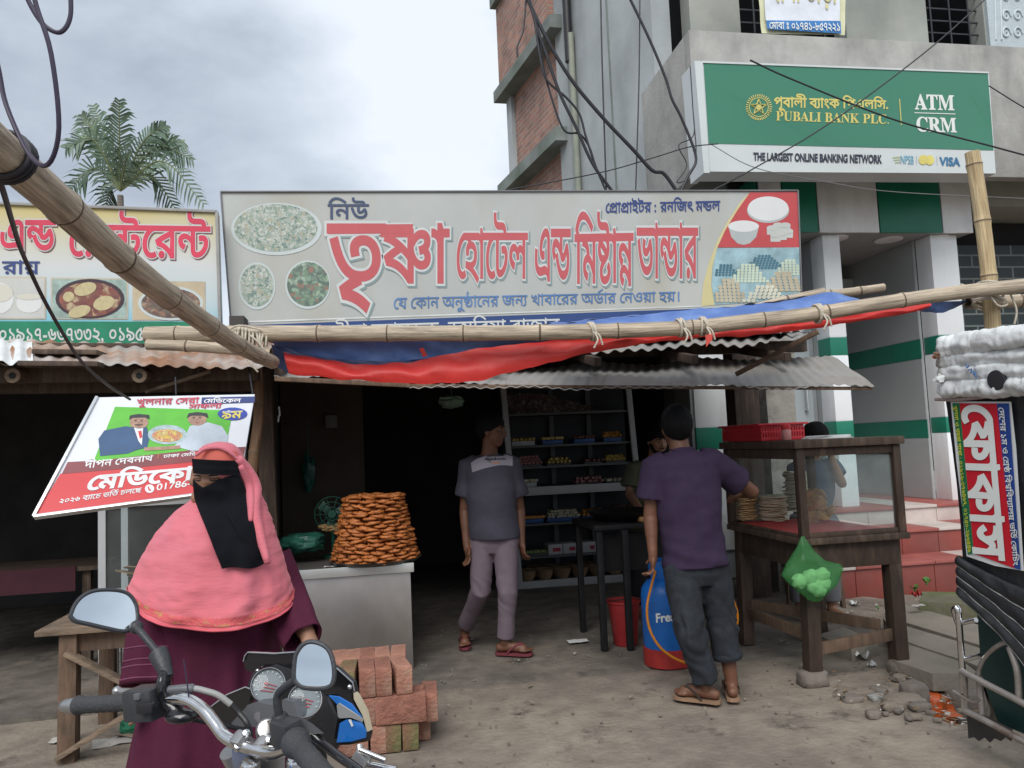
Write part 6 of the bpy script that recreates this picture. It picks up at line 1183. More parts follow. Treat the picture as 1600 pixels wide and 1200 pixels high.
for x in (ax0, ax1): part('post', MB().box(x-.022, Ya, .012, x+.022, Ya+.04, az1), m_alu, al); part('post', MB().box(x-.022, Ya+.45, .012, x+.022, Ya+.49, az1), m_alu, al)
for z in (az1, az0+.35, az0): part('rail', MB().box(ax0-.022, Ya-.004, z+.001, ax1+.022, Ya+.036, z+.04), m_alu, al)
part('glass_pane', MB().box(ax0+.023, Ya+.015, az0+.05, ax1-.023, Ya+.02, az1), m_glass2, al); part('case_base', MB().box(ax0-.02, Ya+.041, az0-.06, ax1+.02, Ya+.48, az0), m_steel, al); part('inner_shelf', MB().box(ax0+.03, Ya+.05, az0+.33, ax1-.03, Ya+.45, az0+.34), m_steel, al); part('lower_panel', MB().box(ax0+.03, Ya+.02, .03, ax1-.03, Ya+.03, az0-.07), m_steel, al)
rnd = random.Random(6); fp = []
for i in range(14):
    loc = (lerp(ax0+.1, ax1-.1, rnd.random()), Ya+.12+.2*rnd.random(), az0+.355+.012*i*.8); rot = (rnd.uniform(-.3, .3), rnd.uniform(-.3, .3), rnd.random()*6)
    if i < 2: o = solo('fried_sheet', bread(.09, i*7, m_fry), mat('dim_fry', (.36, .19, .07), .5, .3, 14), 'flat brown fried crisp piled in the aluminium display case', 'fried snack', 'fried crisps in the aluminium case', origin=(0, 0, 0)); o.location = loc; o.rotation_euler = rot; fp.append(o)
    else: dup(rnd.choice(fp), loc, rot)
tb = thing('restaurant_table', 'dim restaurant table with dull red cloth in the dark interior at the far left', 'table', (-2.6, 6.6, 0))
part('table_top', MB().box(-3.6, 6.3, .72, -2.05, 6.9, .75), m_wood_dark, tb); part('tablecloth', MB().box(-3.62, 6.28, .58, -2.2, 6.29, .757), mat('dull_red_cloth', (.06, .014, .022), .8), tb)
for x in (-3.5, -2.15): part('leg', MB().box(x-.03, 6.35, .0, x+.03, 6.41, .719), m_wood_dark, tb)
q = atZ(215, 1140, .03); mb = crumple((.1, .08, .05), 6.2, .4, 18, 12); mb.v = [p+q+Vector((0, 0, .03)) for p in mb.v]; solo('green_net_bag', mb, mat('green_net', (.02, .17, .09), .7, .3, 30, bump=.8, bscale=90), 'crumpled green net bag on the ground under the wooden table', 'bag')
def scrap(px, py, w_, d_, m, label, z=.006, seed=0, rot=0., amp=.02):
    q = atZ(px, py, z); rm = Matrix.Rotation(rot, 3, 'Z'); return solo('paper_scrap', MB().grid([[q+rm @ Vector((w_*(i/5-.5), d_*(j/4-.5), amp*(.5+ns((i*.8, j*.8, seed), .9)))) for i in range(6)] for j in range(5)]), m, label, 'litter')
m_grime = mat('grimy_paper', (.42, .40, .37), .85, .2, 12); m_bluep = mat('blue_wrapper', (.02, .2, .45), .5)
scrap(180, 1160, .22, .14, m_grime, 'grimy flattened paper under the wooden table', seed=1, rot=.3); scrap(210, 1148, .18, .1, mat('brown_card', (.25, .19, .14), .9), 'brown torn cardboard under the wooden table', seed=2, rot=-.4, z=.02); scrap(222, 1150, .04, .05, m_bluep, 'tiny blue wrapper beside the torn cardboard', seed=3, z=.05); scrap(100, 1158, .14, .06, m_grime, 'pale paper strip left of the wooden table leg', seed=4)
scrap(1347, 1028, .10, .08, m_paper, 'crumpled white tissue behind the food case front leg', seed=5, amp=.05, z=.015); scrap(1363, 1041, .05, .04, m_paper, 'small white paper bit beside the dark rounded stone', seed=6, amp=.03); scrap(1336, 945, .07, .05, m_paper, 'pale crumpled wrapper below the red steps', seed=7, amp=.04, z=.02); scrap(735, 1001, .06, .03, m_paper, 'white paper bit by the rear foot of the man in grey', z=.02, seed=8); scrap(1433, 948, .12, .05, m_grime, 'grey paper strip on the concrete slabs', seed=9, z=.14); scrap(1432, 932, .07, .06, mat('red_wrapper', (.4, .03, .03), .4), 'bright red wrapper by the weeds at the steps', seed=10, z=.12, amp=.05); scrap(1292, 965, .08, .05, m_paper, 'white plastic scrap under the food case', seed=11, z=.03, amp=.04)

# ================================================================ DRAIN SLABS, RUBBLE, WEEDS
m_slabtop = mat('drain_cover_concrete', (.27, .235, .19), .95, .2, 3, bump=.5, bscale=40, col2=(.18, .16, .13), thr=(.45, .65), scale2=3); m_moss = mat('mossy_concrete', (.15, .14, .095), .95, .3, 4, bump=.5, bscale=30, col2=(.09, .11, .04), thr=(.4, .6), scale2=3)
def slab(name, pts, z, th, label, m=m_slabtop, seed=0):
    P = [atZ(x, y, z) for x, y in pts]; mb = MB(); D = []
    for i in range(len(P)):
        a, b = P[i], P[(i+1) % len(P)]
        for k in range(6): t = k/6; p = a.lerp(b, t); D.append(p+Vector((.014*ns(p, 9, seed), .014*ns(p, 9, seed+4), 0)))
    c = sum(D, Vector())/len(D); n = len(D); up = [p+(c-p)*.012 for p in D]; mid = [p-Vector((0, 0, .015)) for p in D]; bot = [p-Vector((0, 0, th)) for p in D]
    mb.add(up+mid+bot, [tuple(range(n))]+[(i, n+i, n+(i+1) % n, (i+1) % n) for i in range(n)]+[(n+i, 2*n+i, 2*n+(i+1) % n, n+(i+1) % n) for i in range(n)]+[tuple(range(2*n, 3*n))[::-1]])
    return solo(name, mb, m, label, 'slab', 'concrete slabs over the drain')
slab('drain_slab', [(1392, 996), (1512, 1038), (1530, 1052), (1455, 1052), (1394, 1031)], .09, .10, 'nearest concrete drain slab beside the open hole with orange plastic', seed=1)
slab('drain_slab', [(1380, 966), (1560, 1022), (1558, 1052), (1516, 1036), (1388, 992)], .10, .11, 'second concrete drain slab behind the nearest one', seed=2)
slab('drain_slab', [(1398, 940), (1580, 990), (1576, 1022), (1386, 963)], .09, .10, 'wide cracked pale slab in front of the red steps', seed=3)
slab('drain_slab', [(1276, 992), (1318, 979), (1372, 1003), (1330, 1012)], .09, .12, 'narrow concrete slab under the glass food case', seed=4)
slab('drain_slab', [(1440, 924), (1600, 928), (1610, 948), (1436, 940)], .16, .14, 'mossy green slab along the foot of the red steps', m_moss, seed=5)
def rubble(label, c, s, m, seed): return stone('rubble_lump', label, c, s, m, seed, 'rubble')
rubble('low earthy lump at the edge of the open drain', atZ(1412, 1100, .0), (.11, .07, .05), m_ground, 11); rubble('broken concrete lump beside the dark drain hole', atZ(1428, 1085, .02), (.07, .06, .07), m_stone, 12); rubble('low earth mound in front of the drain slabs', atZ(1345, 1082, .0), (.16, .06, .022), m_ground, 13)
rubble('grey stone wedged at the right of the drain hole', atZ(1508, 1105, -.1), (.1, .09, .12), m_stone, 14)
q = atZ(1472, 1112, -.12); mb = crumple((.11, .09, .09), 8.3, .5, 18, 12); mb.v = [p+q for p in mb.v]; solo('orange_plastic', mb, mat('orange_film', (.62, .13, .03), .4, .3, 12, col2=(.45, .07, .02)), 'crumpled orange plastic stuffed in the drain hole', 'litter')
m_leaf = mat('weed_leaf', (.06, .17, .03), .6, .3, 20)
def weed(px, py, z, n, h, label, seed):
    rn = random.Random(seed); q = atZ(px, py, z); mb = MB()
    for k in range(n):
        a = rn.random()*6.28; d = Vector((math.cos(a), math.sin(a), 1.1+rn.random())).normalized(); s_ = d.cross(Vector((0, 0, 1))).normalized(); L = h*(.6+.5*rn.random()); p = q+d*L*.35; e_ = q+d*L+Vector((0, 0, -.2*L)); mid = q+d*L*.7; w_ = L*.2
        mb.tube([q, p], .002, 4); mb.add([p, mid+s_*w_, e_, mid-s_*w_], [(0, 1, 2, 3)])
    solo('weed', mb, m_leaf, label, 'weed')
weed(1393, 935, .1, 9, .11, 'small green weed growing below the red steps', 1); weed(1430, 925, .12, 7, .09, 'tiny weed beside the red wrapper', 2); weed(1448, 915, .14, 8, .1, 'thin weed against the steps near the rickshaw', 3); weed(1372, 953, .1, 5, .06, 'sprout between slabs behind the food case leg', 4)
rn = random.Random(33)
RB_ = [stone('rubble_bit', 'small earthy rubble bit strewn between the food case and the drain', (0, 0, 0), (.035+.012*k, .03, .022), (m_stone, m_ground, m_stone)[k], 40+k, 'rubble', 'small rubble bits by the drain') for k in range(3)]
for k in range(30):
    q = atZ(rn.gauss(1415, 40), rn.uniform(1060, 1135), .0) if k < 20 else atZ(rn.uniform(1290, 1420), rn.uniform(945, 985), .02); s_ = rn.uniform(.25, .9)
    if k < 3: RB_[k].location = q
    else: dup(rn.choice(RB_), (q.x, q.y, q.z+.005), (0, 0, rn.random()*6), scale=(s_, s_*rn.uniform(.7, 1.2), s_))
# loose flakes of litter and gravel
rn = random.Random(21); lt = MB(); lg = MB()
for k in range(320):
    if k < 150: x, y = rn.gauss(1465, 28), rn.gauss(1128, 20)
    elif k < 240: x, y = rn.uniform(1300, 1440), rn.uniform(1040, 1110)
    else: x, y = rn.uniform(1290, 1460), rn.uniform(935, 985)
    z = .035 if k >= 150 else -.02; q = atZ(x, y, z); s_ = rn.uniform(.006, .022)*(1.3 if k < 150 else .8); a = rn.random()*3; u = Vector((math.cos(a), math.sin(a), rn.uniform(-.3, .3)))*s_; v = Vector((-math.sin(a), math.cos(a), rn.uniform(-.3, .5)))*s_*.5
    (lt if k % 3 else lg).add([q-u-v, q+u-v*.6, q+u*.8+v, q-u*.7+v], [(0, 1, 2, 3)])
o = solo('leaf_litter', lt, mat('dead_leaf_bits', (.22, .15, .09), .9, .5, 30), 'brown leaf litter scattered round the open drain', 'litter'); o['kind'] = 'stuff'
o = solo('paper_litter', lg, mat('pale_litter_bits', (.50, .47, .42), .8, .3, 30), 'pale bits of trash scattered round the open drain', 'litter'); o['kind'] = 'stuff'
lb = MB()
for k in range(90):
    x, y = rn.uniform(-1.6, 3.2), rn.uniform(3.4, 6.8); q = Vector((x, y, .024+.014*ns((x, y, 0), 1.1))); s_ = rn.uniform(.005, .02); a = rn.random()*3; u = Vector((math.cos(a), math.sin(a), .2))*s_; v = Vector((-math.sin(a), math.cos(a), .25))*s_*.55; lb.add([q-u-v, q+u-v*.6, q+u*.8+v, q-u*.7+v], [(0, 1, 2, 3)])
o = solo('ground_litter', lb, mat('mixed_litter_bits', (.36, .33, .28), .9, .6, 3, col2=(.12, .09, .06)), 'tiny scraps of leaf and paper strewn over the street and shop floor', 'litter'); o['kind'] = 'stuff'
gv = MB()
for k in range(420):
    x, y = rn.uniform(-1.5, 3.1), rn.uniform(3.3, 6.5); s_ = rn.uniform(.003, .011); gv.ball((x, y, .014+.014*ns((x, y, 0), 1.1)), s_, 5, 4, (1, 1, .7))
o = solo('gravel', gv, m_stone, 'scattered gravel and grit on the dusty ground', 'gravel'); o['kind'] = 'stuff'

# ================================================================ TILTED POSTER
A, B_, Cc = atY(152, 621, 4.75), atY(398, 616, 4.85), atY(53, 808, 4.25); pp = P3(A, B_, Cc)
po = thing('tilted_poster', 'tilted red and white coaching poster board hanging under the restaurant eave', 'poster', atY(215, 800, 4.3))
PTL, PTR, PBR, PBL = (152, 621), (398, 616), (373, 765), (53, 808)
part('board', board(MB(), [PTL, PTR, PBR, PBL], pp, .025), mat('poster_white', (.64, .66, .70), .4, .05, 4, bump=.15, bscale=6), po)
fr = MB()
for a, b in ((PBL, PBR), (PTL, PBL)): fr.beam(pp(*a, .003), pp(*b, .003), .016, .022, up=pp.n, bev=.003)
part('frame', fr, m_alu, po)
def pq(x, y): return (x/3., 500+y/3.)
def pf(nm, pts, off, m): return part(nm, flat(MB(), [pq(*p) for p in pts], pp, off), m, po)
m_pred = mat('poster_red', (.56, .045, .05), .4, .06, 3); m_pmar = mat('poster_maroon', (.20, .05, .055), .4); m_pwhite = mat('poster_letter_white', (.70, .70, .70), .4)
pf('green_photo', [(540, 408), (1092, 425), (1065, 560), (1055, 612), (900, 622), (440, 662)], .003, mat('poster_green', (.10, .42, .04), .4))
pf('red_field', [(284, 722), (1140, 640), (1118, 792), (840, 835), (165, 918)], .0035, m_pred)
pf('maroon_band', [(318, 668), (470, 660), (900, 612), (1152, 596), (1140, 645), (900, 668), (560, 702), (290, 724)], .0045, m_pmar)
# two plain figures shaking hands over a bouquet
pf('navy_suit', [(470, 640), (462, 560), (490, 520), (590, 500), (625, 505), (690, 505), (700, 560), (690, 600), (640, 612), (600, 628)], .0048, mat('print_navy_suit', (.035, .085, .18), .5)); pf('shirt_front', [(628, 506), (672, 506), (665, 590), (650, 570)], .0054, m_pwhite); pf('tie', [(648, 524), (664, 522), (668, 552), (656, 560)], .006, m_pred)
pf('pale_shirt', [(840, 600), (820, 590), (870, 545), (890, 500), (920, 490), (975, 482), (1040, 500), (1070, 545), (1060, 606), (900, 616)], .0048, mat('print_pale_shirt', (.46, .52, .58), .5))
m_pskin = mat('print_skin', (.36, .22, .16), .5, .2, 30); m_phair = mat('print_hair', (.03, .03, .035), .5)
def pe(nm, x, y, rx, ry, off, m): return part(nm, flat(MB(), ell(*pq(x, y), rx/3, ry/3, 18), pp, off), m, po)
pe('face', 652, 482, 44, 30, .0054, m_pskin); pe('face', 925, 468, 44, 30, .0054, m_pskin); pf('hair', [(606, 470), (610, 450), (650, 443), (700, 448), (702, 468), (680, 460), (625, 462)], .006, m_phair); pf('hair', [(876, 462), (884, 440), (925, 434), (972, 440), (978, 462), (950, 452), (900, 452)], .006, m_phair)
for fx, fy in ((652, 482), (925, 468)):
    for dx in (-15, 13): pe('eye', fx+dx, fy-5, 4.5, 2.4, .0062, m_phair); pf('brow', [(fx+dx-8, fy-11), (fx+dx+8, fy-12), (fx+dx+8, fy-9.5), (fx+dx-8, fy-8.5)], .0063, m_phair)
    pf('nose', [(fx-3, fy-2), (fx+3, fy-2), (fx+5, fy+6), (fx-5, fy+6)], .0061, mat('print_skin_shade', (.25, .14, .10), .5)); pf('mouth', [(fx-11, fy+14), (fx+11, fy+14), (fx+6, fy+18), (fx-6, fy+18)], .0062, mat('print_lips', (.25, .08, .07), .5))
pf('moustache', [(632, 492), (672, 492), (668, 497), (636, 497)], .0062, m_phair); pf('arm', [(676, 600), (760, 596), (846, 590), (846, 606), (760, 612), (676, 616)], .0056, m_pskin)
pe('bouquet_wrap', 785, 540, 92, 46, .0052, mat('print_foil', (.36, .46, .48), .5, .3, 25)); part('bouquet', flat(MB(), ell(*pq(785, 545), 24, 10, 22), pp, .0064), vormat('print_flowers', [(.62, .40, .06), (.60, .12, .12), (.62, .50, .12), (.5, .1, .14), (.64, .56, .3)], 60, bump=0, edge=(.4, .3, .1)), po)
pf('blue_box', [(946, 365), (1195, 360), (1194, 388), (944, 396)], .004, mat('poster_navy', (.03, .05, .17), .4)); pe('round_badge', 1090, 442, 70, 30, .0045, mat('poster_blue', (.03, .06, .32), .4))
def pt(nm, items, m, off=.0065, fat=14):
    lt = MB()
    for s_, q in items: text(lt, s_, tuple(pq(*p) for p in q), pp, off, fat)
    part(nm, lt, m, po)
pt('red_lettering', [('খুলনার সেরা', ((645, 372), (935, 364), (930, 404), (640, 414))), ('সাফল্য', ((890, 398), (1042, 392), (1036, 416), (880, 422)))], mat('poster_letter_red', (.46, .03, .06), .4))
pt('white_lettering', [('মেডিকেল', ((962, 366), (1132, 364), (1128, 390), (956, 392))), ('দীপন দেবনাথ', ((405, 652), (720, 628), (716, 662), (395, 700))), ('ঢাকা মেডিকেল', ((770, 630), (1000, 612), (996, 632), (764, 650))), ('জাতীয় মেধায়', ((1044, 428), (1138, 424), (1138, 436), (1040, 440))), ('২০২৬ ব্যাচে ভর্তি চলছে', ((290, 832), (668, 780), (660, 812), (276, 866))), ('01786-5', ((738, 772), (925, 748), (920, 778), (734, 802)))], m_pwhite, fat=16)
pt('large_lettering', [('মেডিকো', ((440, 706), (915, 668), (902, 750), (408, 802)))], m_pwhite, fat=34); pt('yellow_lettering', [('৯ম', ((1046, 432), (1136, 428), (1132, 462), (1040, 466)))], mat('poster_yellow', (.62, .52, .1), .4), fat=20)
pe('phone_icon', 702, 794, 22, 20, .0065, m_pwhite); pf('phone_handset', [(693, 786), (699, 784), (701, 794), (709, 800), (707, 806), (697, 801)], .008, m_pred); pf('divider', [(742, 630), (746, 629), (742, 652), (738, 653)], .0065, mat('poster_orange', (.5, .2, .05), .4))
w_ = MB(); w_.tube([atY(275, 617, 4.8), atY(274, 590, 5.0)], .005, 6); w_.tube([atY(395, 617, 4.85), atY(388, 570, 5.2)], .005, 6); part('hanging_wire', w_, m_cable, po)
# ================================================================ PEOPLE
def fuse(mb, voxel, smooth=5, fac=.5):
    me = bpy.data.meshes.new('tmp'); me.from_pydata(mb.v, [], mb.f); o = bpy.data.objects.new('tmp', me); COL.objects.link(o)
    m = o.modifiers.new('r', 'REMESH'); m.mode = 'VOXEL'; m.voxel_size = voxel
    if smooth: s = o.modifiers.new('s', 'SMOOTH'); s.iterations = smooth; s.factor = fac
    dg = bpy.context.evaluated_depsgraph_get(); ev = o.evaluated_get(dg); m2 = ev.to_mesh(); r = MB(); r.v = [v.co.copy() for v in m2.vertices]; r.f = [list(p.vertices) for p in m2.polygons]; ev.to_mesh_clear()
    bpy.data.objects.remove(o); bpy.data.meshes.remove(me); return r
def normals(mb):
    me = bpy.data.meshes.new('tmp'); me.from_pydata(mb.v, [], mb.f); n = [v.normal.copy() for v in me.vertices]; bpy.data.meshes.remove(me); return n
def wrinkle(mb, fn):
    n = normals(mb); mb.v = [p+q*fn(p, q) for p, q in zip(mb.v, n)]; return mb
def capsule(mb, pts, rs, n=14):
    """rounded limb through the joints with a radius at each"""
    pts = [Vector(p) for p in pts]; P = []; Rr = []; d0 = (pts[1]-pts[0]).normalized(); d1 = (pts[-1]-pts[-2]).normalized()
    for t in (.95, .7, .35): P.append(pts[0]-d0*rs[0]*t); Rr.append(rs[0]*math.sqrt(1-t*t))
    for i in range(len(pts)-1):
        for k in range(4): P.append(pts[i].lerp(pts[i+1], k/4)); Rr.append(lerp(rs[i], rs[i+1], k/4))
    P.append(pts[-1]); Rr.append(rs[-1])
    for t in (.35, .7, .95): P.append(pts[-1]+d1*rs[-1]*t); Rr.append(rs[-1]*math.sqrt(1-t*t))
    return mb.tube(P, Rr, n)
def ellipsoid(mb, c, r, rot=None, n=18, m=12):
    old = mb.M; mb.M = Matrix.Translation(c) @ (rot.to_4x4() if rot is not None else Matrix.Identity(4)); mb.ball((0, 0, 0), 1, n, m, r); mb.M = old
def frame_of(f, up=(0, 0, 1)):
    f = Vector(f).normalized(); s = f.cross(Vector(up)).normalized(); u = s.cross(f); return Matrix(((s.x, f.x, u.x), (s.y, f.y, u.y), (s.z, f.z, u.z)))
def hand(mb, w, d, across, curl=.5, size=1., thumb=1, bend=None):
    """palm and five fingers; d = along the hand, across = towards the little finger, the palm looks along d x across"""
    d = Vector(d).normalized(); a = Vector(across); a = (a-d*a.dot(d)).normalized(); nrm = d.cross(a)*thumb; k = size
    rot = Matrix(((a.x, d.x, nrm.x), (a.y, d.y, nrm.y), (a.z, d.z, nrm.z)))
    capsule(mb, [w-d*.02*k, w+d*.03*k], [.024*k, .027*k]); ellipsoid(mb, w+d*.048*k, (.039*k, .05*k, .016*k), rot)
    for i, L in enumerate((.068, .077, .072, .056)):
        b = w+d*.085*k+a*(-.03+.02*i)*k; c = curl*(1+.12*i); p = [b]; ang = 0
        for s_ in (.45, .32, .23): ang += c; p.append(p[-1]+(d*math.cos(ang)+nrm*math.sin(ang))*L*s_*k)
        capsule(mb, p, [.0095*k, .009*k, .0082*k, .007*k], 10)
    b = w+d*.025*k-a*.03*k; t1 = b+(d*.6-a*.75+nrm*.35).normalized()*.036*k; t2 = t1+(d*.85-a*.25+nrm*(.3+curl*.4)).normalized()*.03*k; capsule(mb, [b, t1, t2], [.0125*k, .0105*k, .009*k], 10)
def head_prims(mb, c, f, up=(0, 0, 1), k=1.):
    M = frame_of(f, up); at = lambda x, y, z: c+M @ Vector((x, y, z))*k; E = lambda x, y, z, r: ellipsoid(mb, at(x, y, z), tuple(q*k for q in r), M)
    E(0, -.012, .018, (.076, .096, .094)); E(0, .03, -.04, (.06, .066, .078)); E(0, .045, -.092, (.036, .04, .03)); E(0, .062, .03, (.058, .03, .022))
    for s_ in (-1, 1): E(s_*.04, .058, -.025, (.024, .026, .022)); E(s_*.077, -.01, -.015, (.010, .02, .032)); E(s_*.018, .090, -.034, (.009, .010, .008))
    capsule(mb, [at(0, .086, .018), at(0, .103, -.022), at(0, .106, -.032)], [.011*k, .012*k, .013*k], 10)
    E(0, .080, -.066, (.024, .014, .007)); E(0, .078, -.077, (.021, .014, .008))
    return at
def body_prims(J, H=1., torso=True, feet=True, hands=None, fore=.0):
    mb = MB(); at = head_prims(mb, J['head'], J['face'], J.get('hup', (0, 0, 1)), J.get('hk', 1.))
    capsule(mb, [J['neck']+Vector((0, 0, -.03)), J['head']+(J['neck']-J['head'])*.2], [.062, .055]); sh = (J['shL']+J['shR'])/2; hp = (J['hpL']+J['hpR'])/2
    capsule(mb, [J['shL'], sh+Vector((0, 0, .015)), J['shR']], [.052, .075, .052]); w_ = (J['shR']-J['shL']).length/2; ax = (J['shR']-J['shL']).normalized(); rt = Matrix(((ax.x, -ax.y, 0), (ax.y, ax.x, 0), (0, 0, 1)))
    for t, rx, ry in ((.16, .86, .10), (.38, .82, .105), (.6, .72, .095), (.82, .76, .10), (1.0, .82, .105)): ellipsoid(mb, sh.lerp(hp, t), (w_*rx, ry, .11), rt)
    for s_ in 'LR':
        capsule(mb, [J['sh'+s_], J['el'+s_], J['wr'+s_]], [.05, .040, .027]); capsule(mb, [J['sh'+s_].lerp(J['el'+s_], .15), J['sh'+s_].lerp(J['el'+s_], .6)], [.05, .046]); capsule(mb, [J['el'+s_].lerp(J['wr'+s_], .1), J['el'+s_].lerp(J['wr'+s_], .5)], [.041, .036])
        hd, hc, cu, th = J['hand'+s_]; hand(mb, J['wr'+s_], hd, hc, cu, 1., th)
        capsule(mb, [J['hp'+s_], J['kn'+s_], J['an'+s_]], [.09, .056, .037]); capsule(mb, [J['kn'+s_].lerp(J['an'+s_], .15), J['kn'+s_].lerp(J['an'+s_], .45)], [.052, .052])
        if feet:
            t = J['toe'+s_]; a = J['an'+s_]; d = Vector((t.x-a.x, t.y-a.y, 0)).normalized(); z0 = t.z; hl = Vector((a.x, a.y, z0))-d*.045
            capsule(mb, [hl+Vector((0, 0, .03)), Vector((a.x, a.y, z0+.038))+d*.05, Vector((a.x, a.y, z0+.028))+d*.13], [.03, .034, .032]); capsule(mb, [Vector((a.x, a.y, z0+.07)), a], [.04, .036])
            sd_ = d.cross(Vector((0, 0, 1)))
            for i, L in enumerate((.185, .19, .18, .168, .155)): q = Vector((a.x, a.y, z0+.018))+sd_*(.03-.0155*i)*(1 if s_ == 'L' else -1); capsule(mb, [q+d*.12, q+d*L], [.012, .0105 if i else .014], 8)
    return mb, at
m_skin = mat('brown_skin', (.15, .068, .040), .5, .12, 14, bump=.15, bscale=120, subs=.08); m_skin2 = mat('warm_brown_skin', (.30, .155, .095), .55, .12, 14, bump=.15, bscale=120, subs=.08)
m_hair = mat('black_hair', (.006, .006, .0065), .65, .3, 40, bump=.6, bscale=140, stretch=(1, 1, .3), spec=.15)
m_eye = mat('eye_white', (.22, .21, .20), .2, .02); m_pupil = mat('eye_dark', (.012, .01, .01), .15)
def hair_cap(at_c, f, up, k=1., front=.035, back=-.085, thick=.013, seed=0):
    M = frame_of(f, up); mb = MB(); rows = []
    mb.ball((0, 0, 0), 1, 36, 26); vs = []
    for p in mb.v:
        lim = lerp(back, front, max(0, min(1, (p.y+.5)/1.2))) ; q = Vector((p.x*(.076+thick*.75), -.012+p.y*(.096+thick*(.7 if p.y > 0 else 1)), .018+p.z*(.094+thick*1.3)))
        q *= 1+.05*ns(p, 5, seed)+.035*ns(p, 13, seed)
        if q.z < lim: s_ = max(0, 1-(lim-q.z)*14); q = Vector((q.x*lerp(.72, 1, s_), q.y*lerp(.72, 1, s_), max(q.z, lim-.02)))
        vs.append(at_c+M @ q*k)
    mb.v = vs; return mb
def eyes(root, at, k=1.):
    for s_ in (-1, 1):
        e_ = part('eye', MB().ball(at(s_*.03, .0665, .002), .0115*k, 12, 8), m_eye, root); part('iris', MB().ball(at(s_*.03, .0745, .001), .0058*k, 10, 6), m_pupil, e_)
        mb = MB(); mb.tube([at(s_*.012, .090, .024), at(s_*.03, .088, .031), at(s_*.05, .074, .027)], [.003, .0045, .002], 6); part('eyebrow', mb, m_hair, root)
def sandal(root, a, toe, m_sole, m_strap, L=.255):
    d = Vector((toe.x-a.x, toe.y-a.y, 0)).normalized(); s_ = d.cross(Vector((0, 0, 1))); b = Vector((a.x, a.y, toe.z)); pts = []
    for t, w_ in ((-.075, .02), (-.06, .036), (0, .036), (.06, .04), (.12, .046), (.17, .042), (.195, .02)): pts.append((t, w_))
    out = [b+d*t+s_*w_ for t, w_ in pts]+[b+d*t-s_*w_ for t, w_ in pts[::-1]]
    o = part('sandal', MB().poly([p-Vector((0, 0, .017)) for p in out], (0, 0, .017)), m_sole, root); st = MB()
    for sg in (-1, 1): st.tube(curve([b+d*.15+Vector((0, 0, .02)), b+d*.11+s_*.02*sg+Vector((0, 0, .062)), b+d*.05+s_*.042*sg+Vector((0, 0, .03)), b+d*.02+s_*.042*sg], 10), .008, 6, sx=.5)
    part('strap', st, m_strap, o); return o
def loft(mb, rings, n=40, fold=None):
    """closed tube of elliptical rings (centre, side vector, front vector)"""
    rows = []
    for i, (c, sx, fy) in enumerate(rings):
        c, sx, fy = Vector(c), Vector(sx), Vector(fy); rows.append([c+sx*math.cos(t)+fy*math.sin(t) for t in [2*math.pi*j/n for j in range(n)]])
    mb.grid(rows, True); o = len(mb.v)-len(rows)*n; mb.f.append([o+j for j in range(n)][::-1]); mb.f.append([o+(len(rows)-1)*n+j for j in range(n)]); return mb
def shirt_prims(J, k=1.16, hem=.06, sleeve=.72, sl_r=(.075, .068, .072), depth=.135):
    mb = MB(); sh = (J['shL']+J['shR'])/2; hp = (J['hpL']+J['hpR'])/2; w_ = (J['shR']-J['shL'])/2; wd = w_.length; ax = w_.normalized(); fy = Vector((-ax.y, ax.x, 0)); dn = hp-sh
    rg = []
    for t, a, b in ((-.13, .42, .55), (-.09, .70, .72), (-.02, .98, .85), (.1, 1.06, .95), (.3, 1.03, 1.02), (.6, .96, .98), (.85, .97, .96), (1.0+hem, 1.0, .98)): rg.append((sh+dn*t, ax*wd*a*k*.98, fy*depth*b))
    loft(mb, rg)
    for s_ in 'LR':
        a, e_ = J['sh'+s_], J['el'+s_]; q = a.lerp(e_, sleeve); mb.tube([a+(sh-a)*.25, a, a.lerp(q, .5), q], [sl_r[0], sl_r[0]*.98, sl_r[1], sl_r[2]], 20)
    return mb
def trouser_prims(J, hemL, hemR, rs=(.115, .085, .072), waist=.02, depth=.125):
    mb = MB(); hp = (J['hpL']+J['hpR'])/2; ax = (J['hpR']-J['hpL']).normalized(); fy = Vector((-ax.y, ax.x, 0)); wd = (J['hpR']-J['hpL']).length/2
    loft(mb, [(hp+Vector((0, 0, .10+waist)), ax*(wd+.085), fy*depth*.9), (hp+Vector((0, 0, .03)), ax*(wd+.10), fy*depth), (hp-Vector((0, 0, .06)), ax*(wd+.10), fy*depth*.98), (hp-Vector((0, 0, .12)), ax*(wd+.07), fy*depth*.8)], 32)
    for s_, h in (('L', hemL), ('R', hemR)):
        k_, a = J['kn'+s_], J['an'+s_]; q = k_.lerp(a, h); mb.tube([J['hp'+s_]+Vector((0, 0, .02)), J['hp'+s_].lerp(k_, .35), J['hp'+s_].lerp(k_, .7), k_, k_.lerp(q, .5), q], [rs[0], rs[0]*.96, rs[1]*1.05, rs[1], rs[2], rs[2]*1.02], 20)
    return mb
from mathutils.bvhtree import BVHTree
def bvh(mb): return BVHTree.FromPolygons(mb.v, mb.f)
def drape(tree, rows, off):
    """points (px, py) laid onto the nearest surface seen from the street, lifted by off"""
    out = []
    for r in rows:
        o = []
        for x, y in r:
            d = ray(x, y).normalized(); h = tree.ray_cast(CAM, d); p = h[0] if h[0] is not None else None; o.append(p-d*off if p is not None else None)
        out.append(o)
    for r in out:
        for i in range(len(r)):
            if r[i] is None: nb = [q for q in r if q is not None]; r[i] = nb[0 if i < len(r)/2 else -1] if nb else Vector((0, 0, 0))
    return out

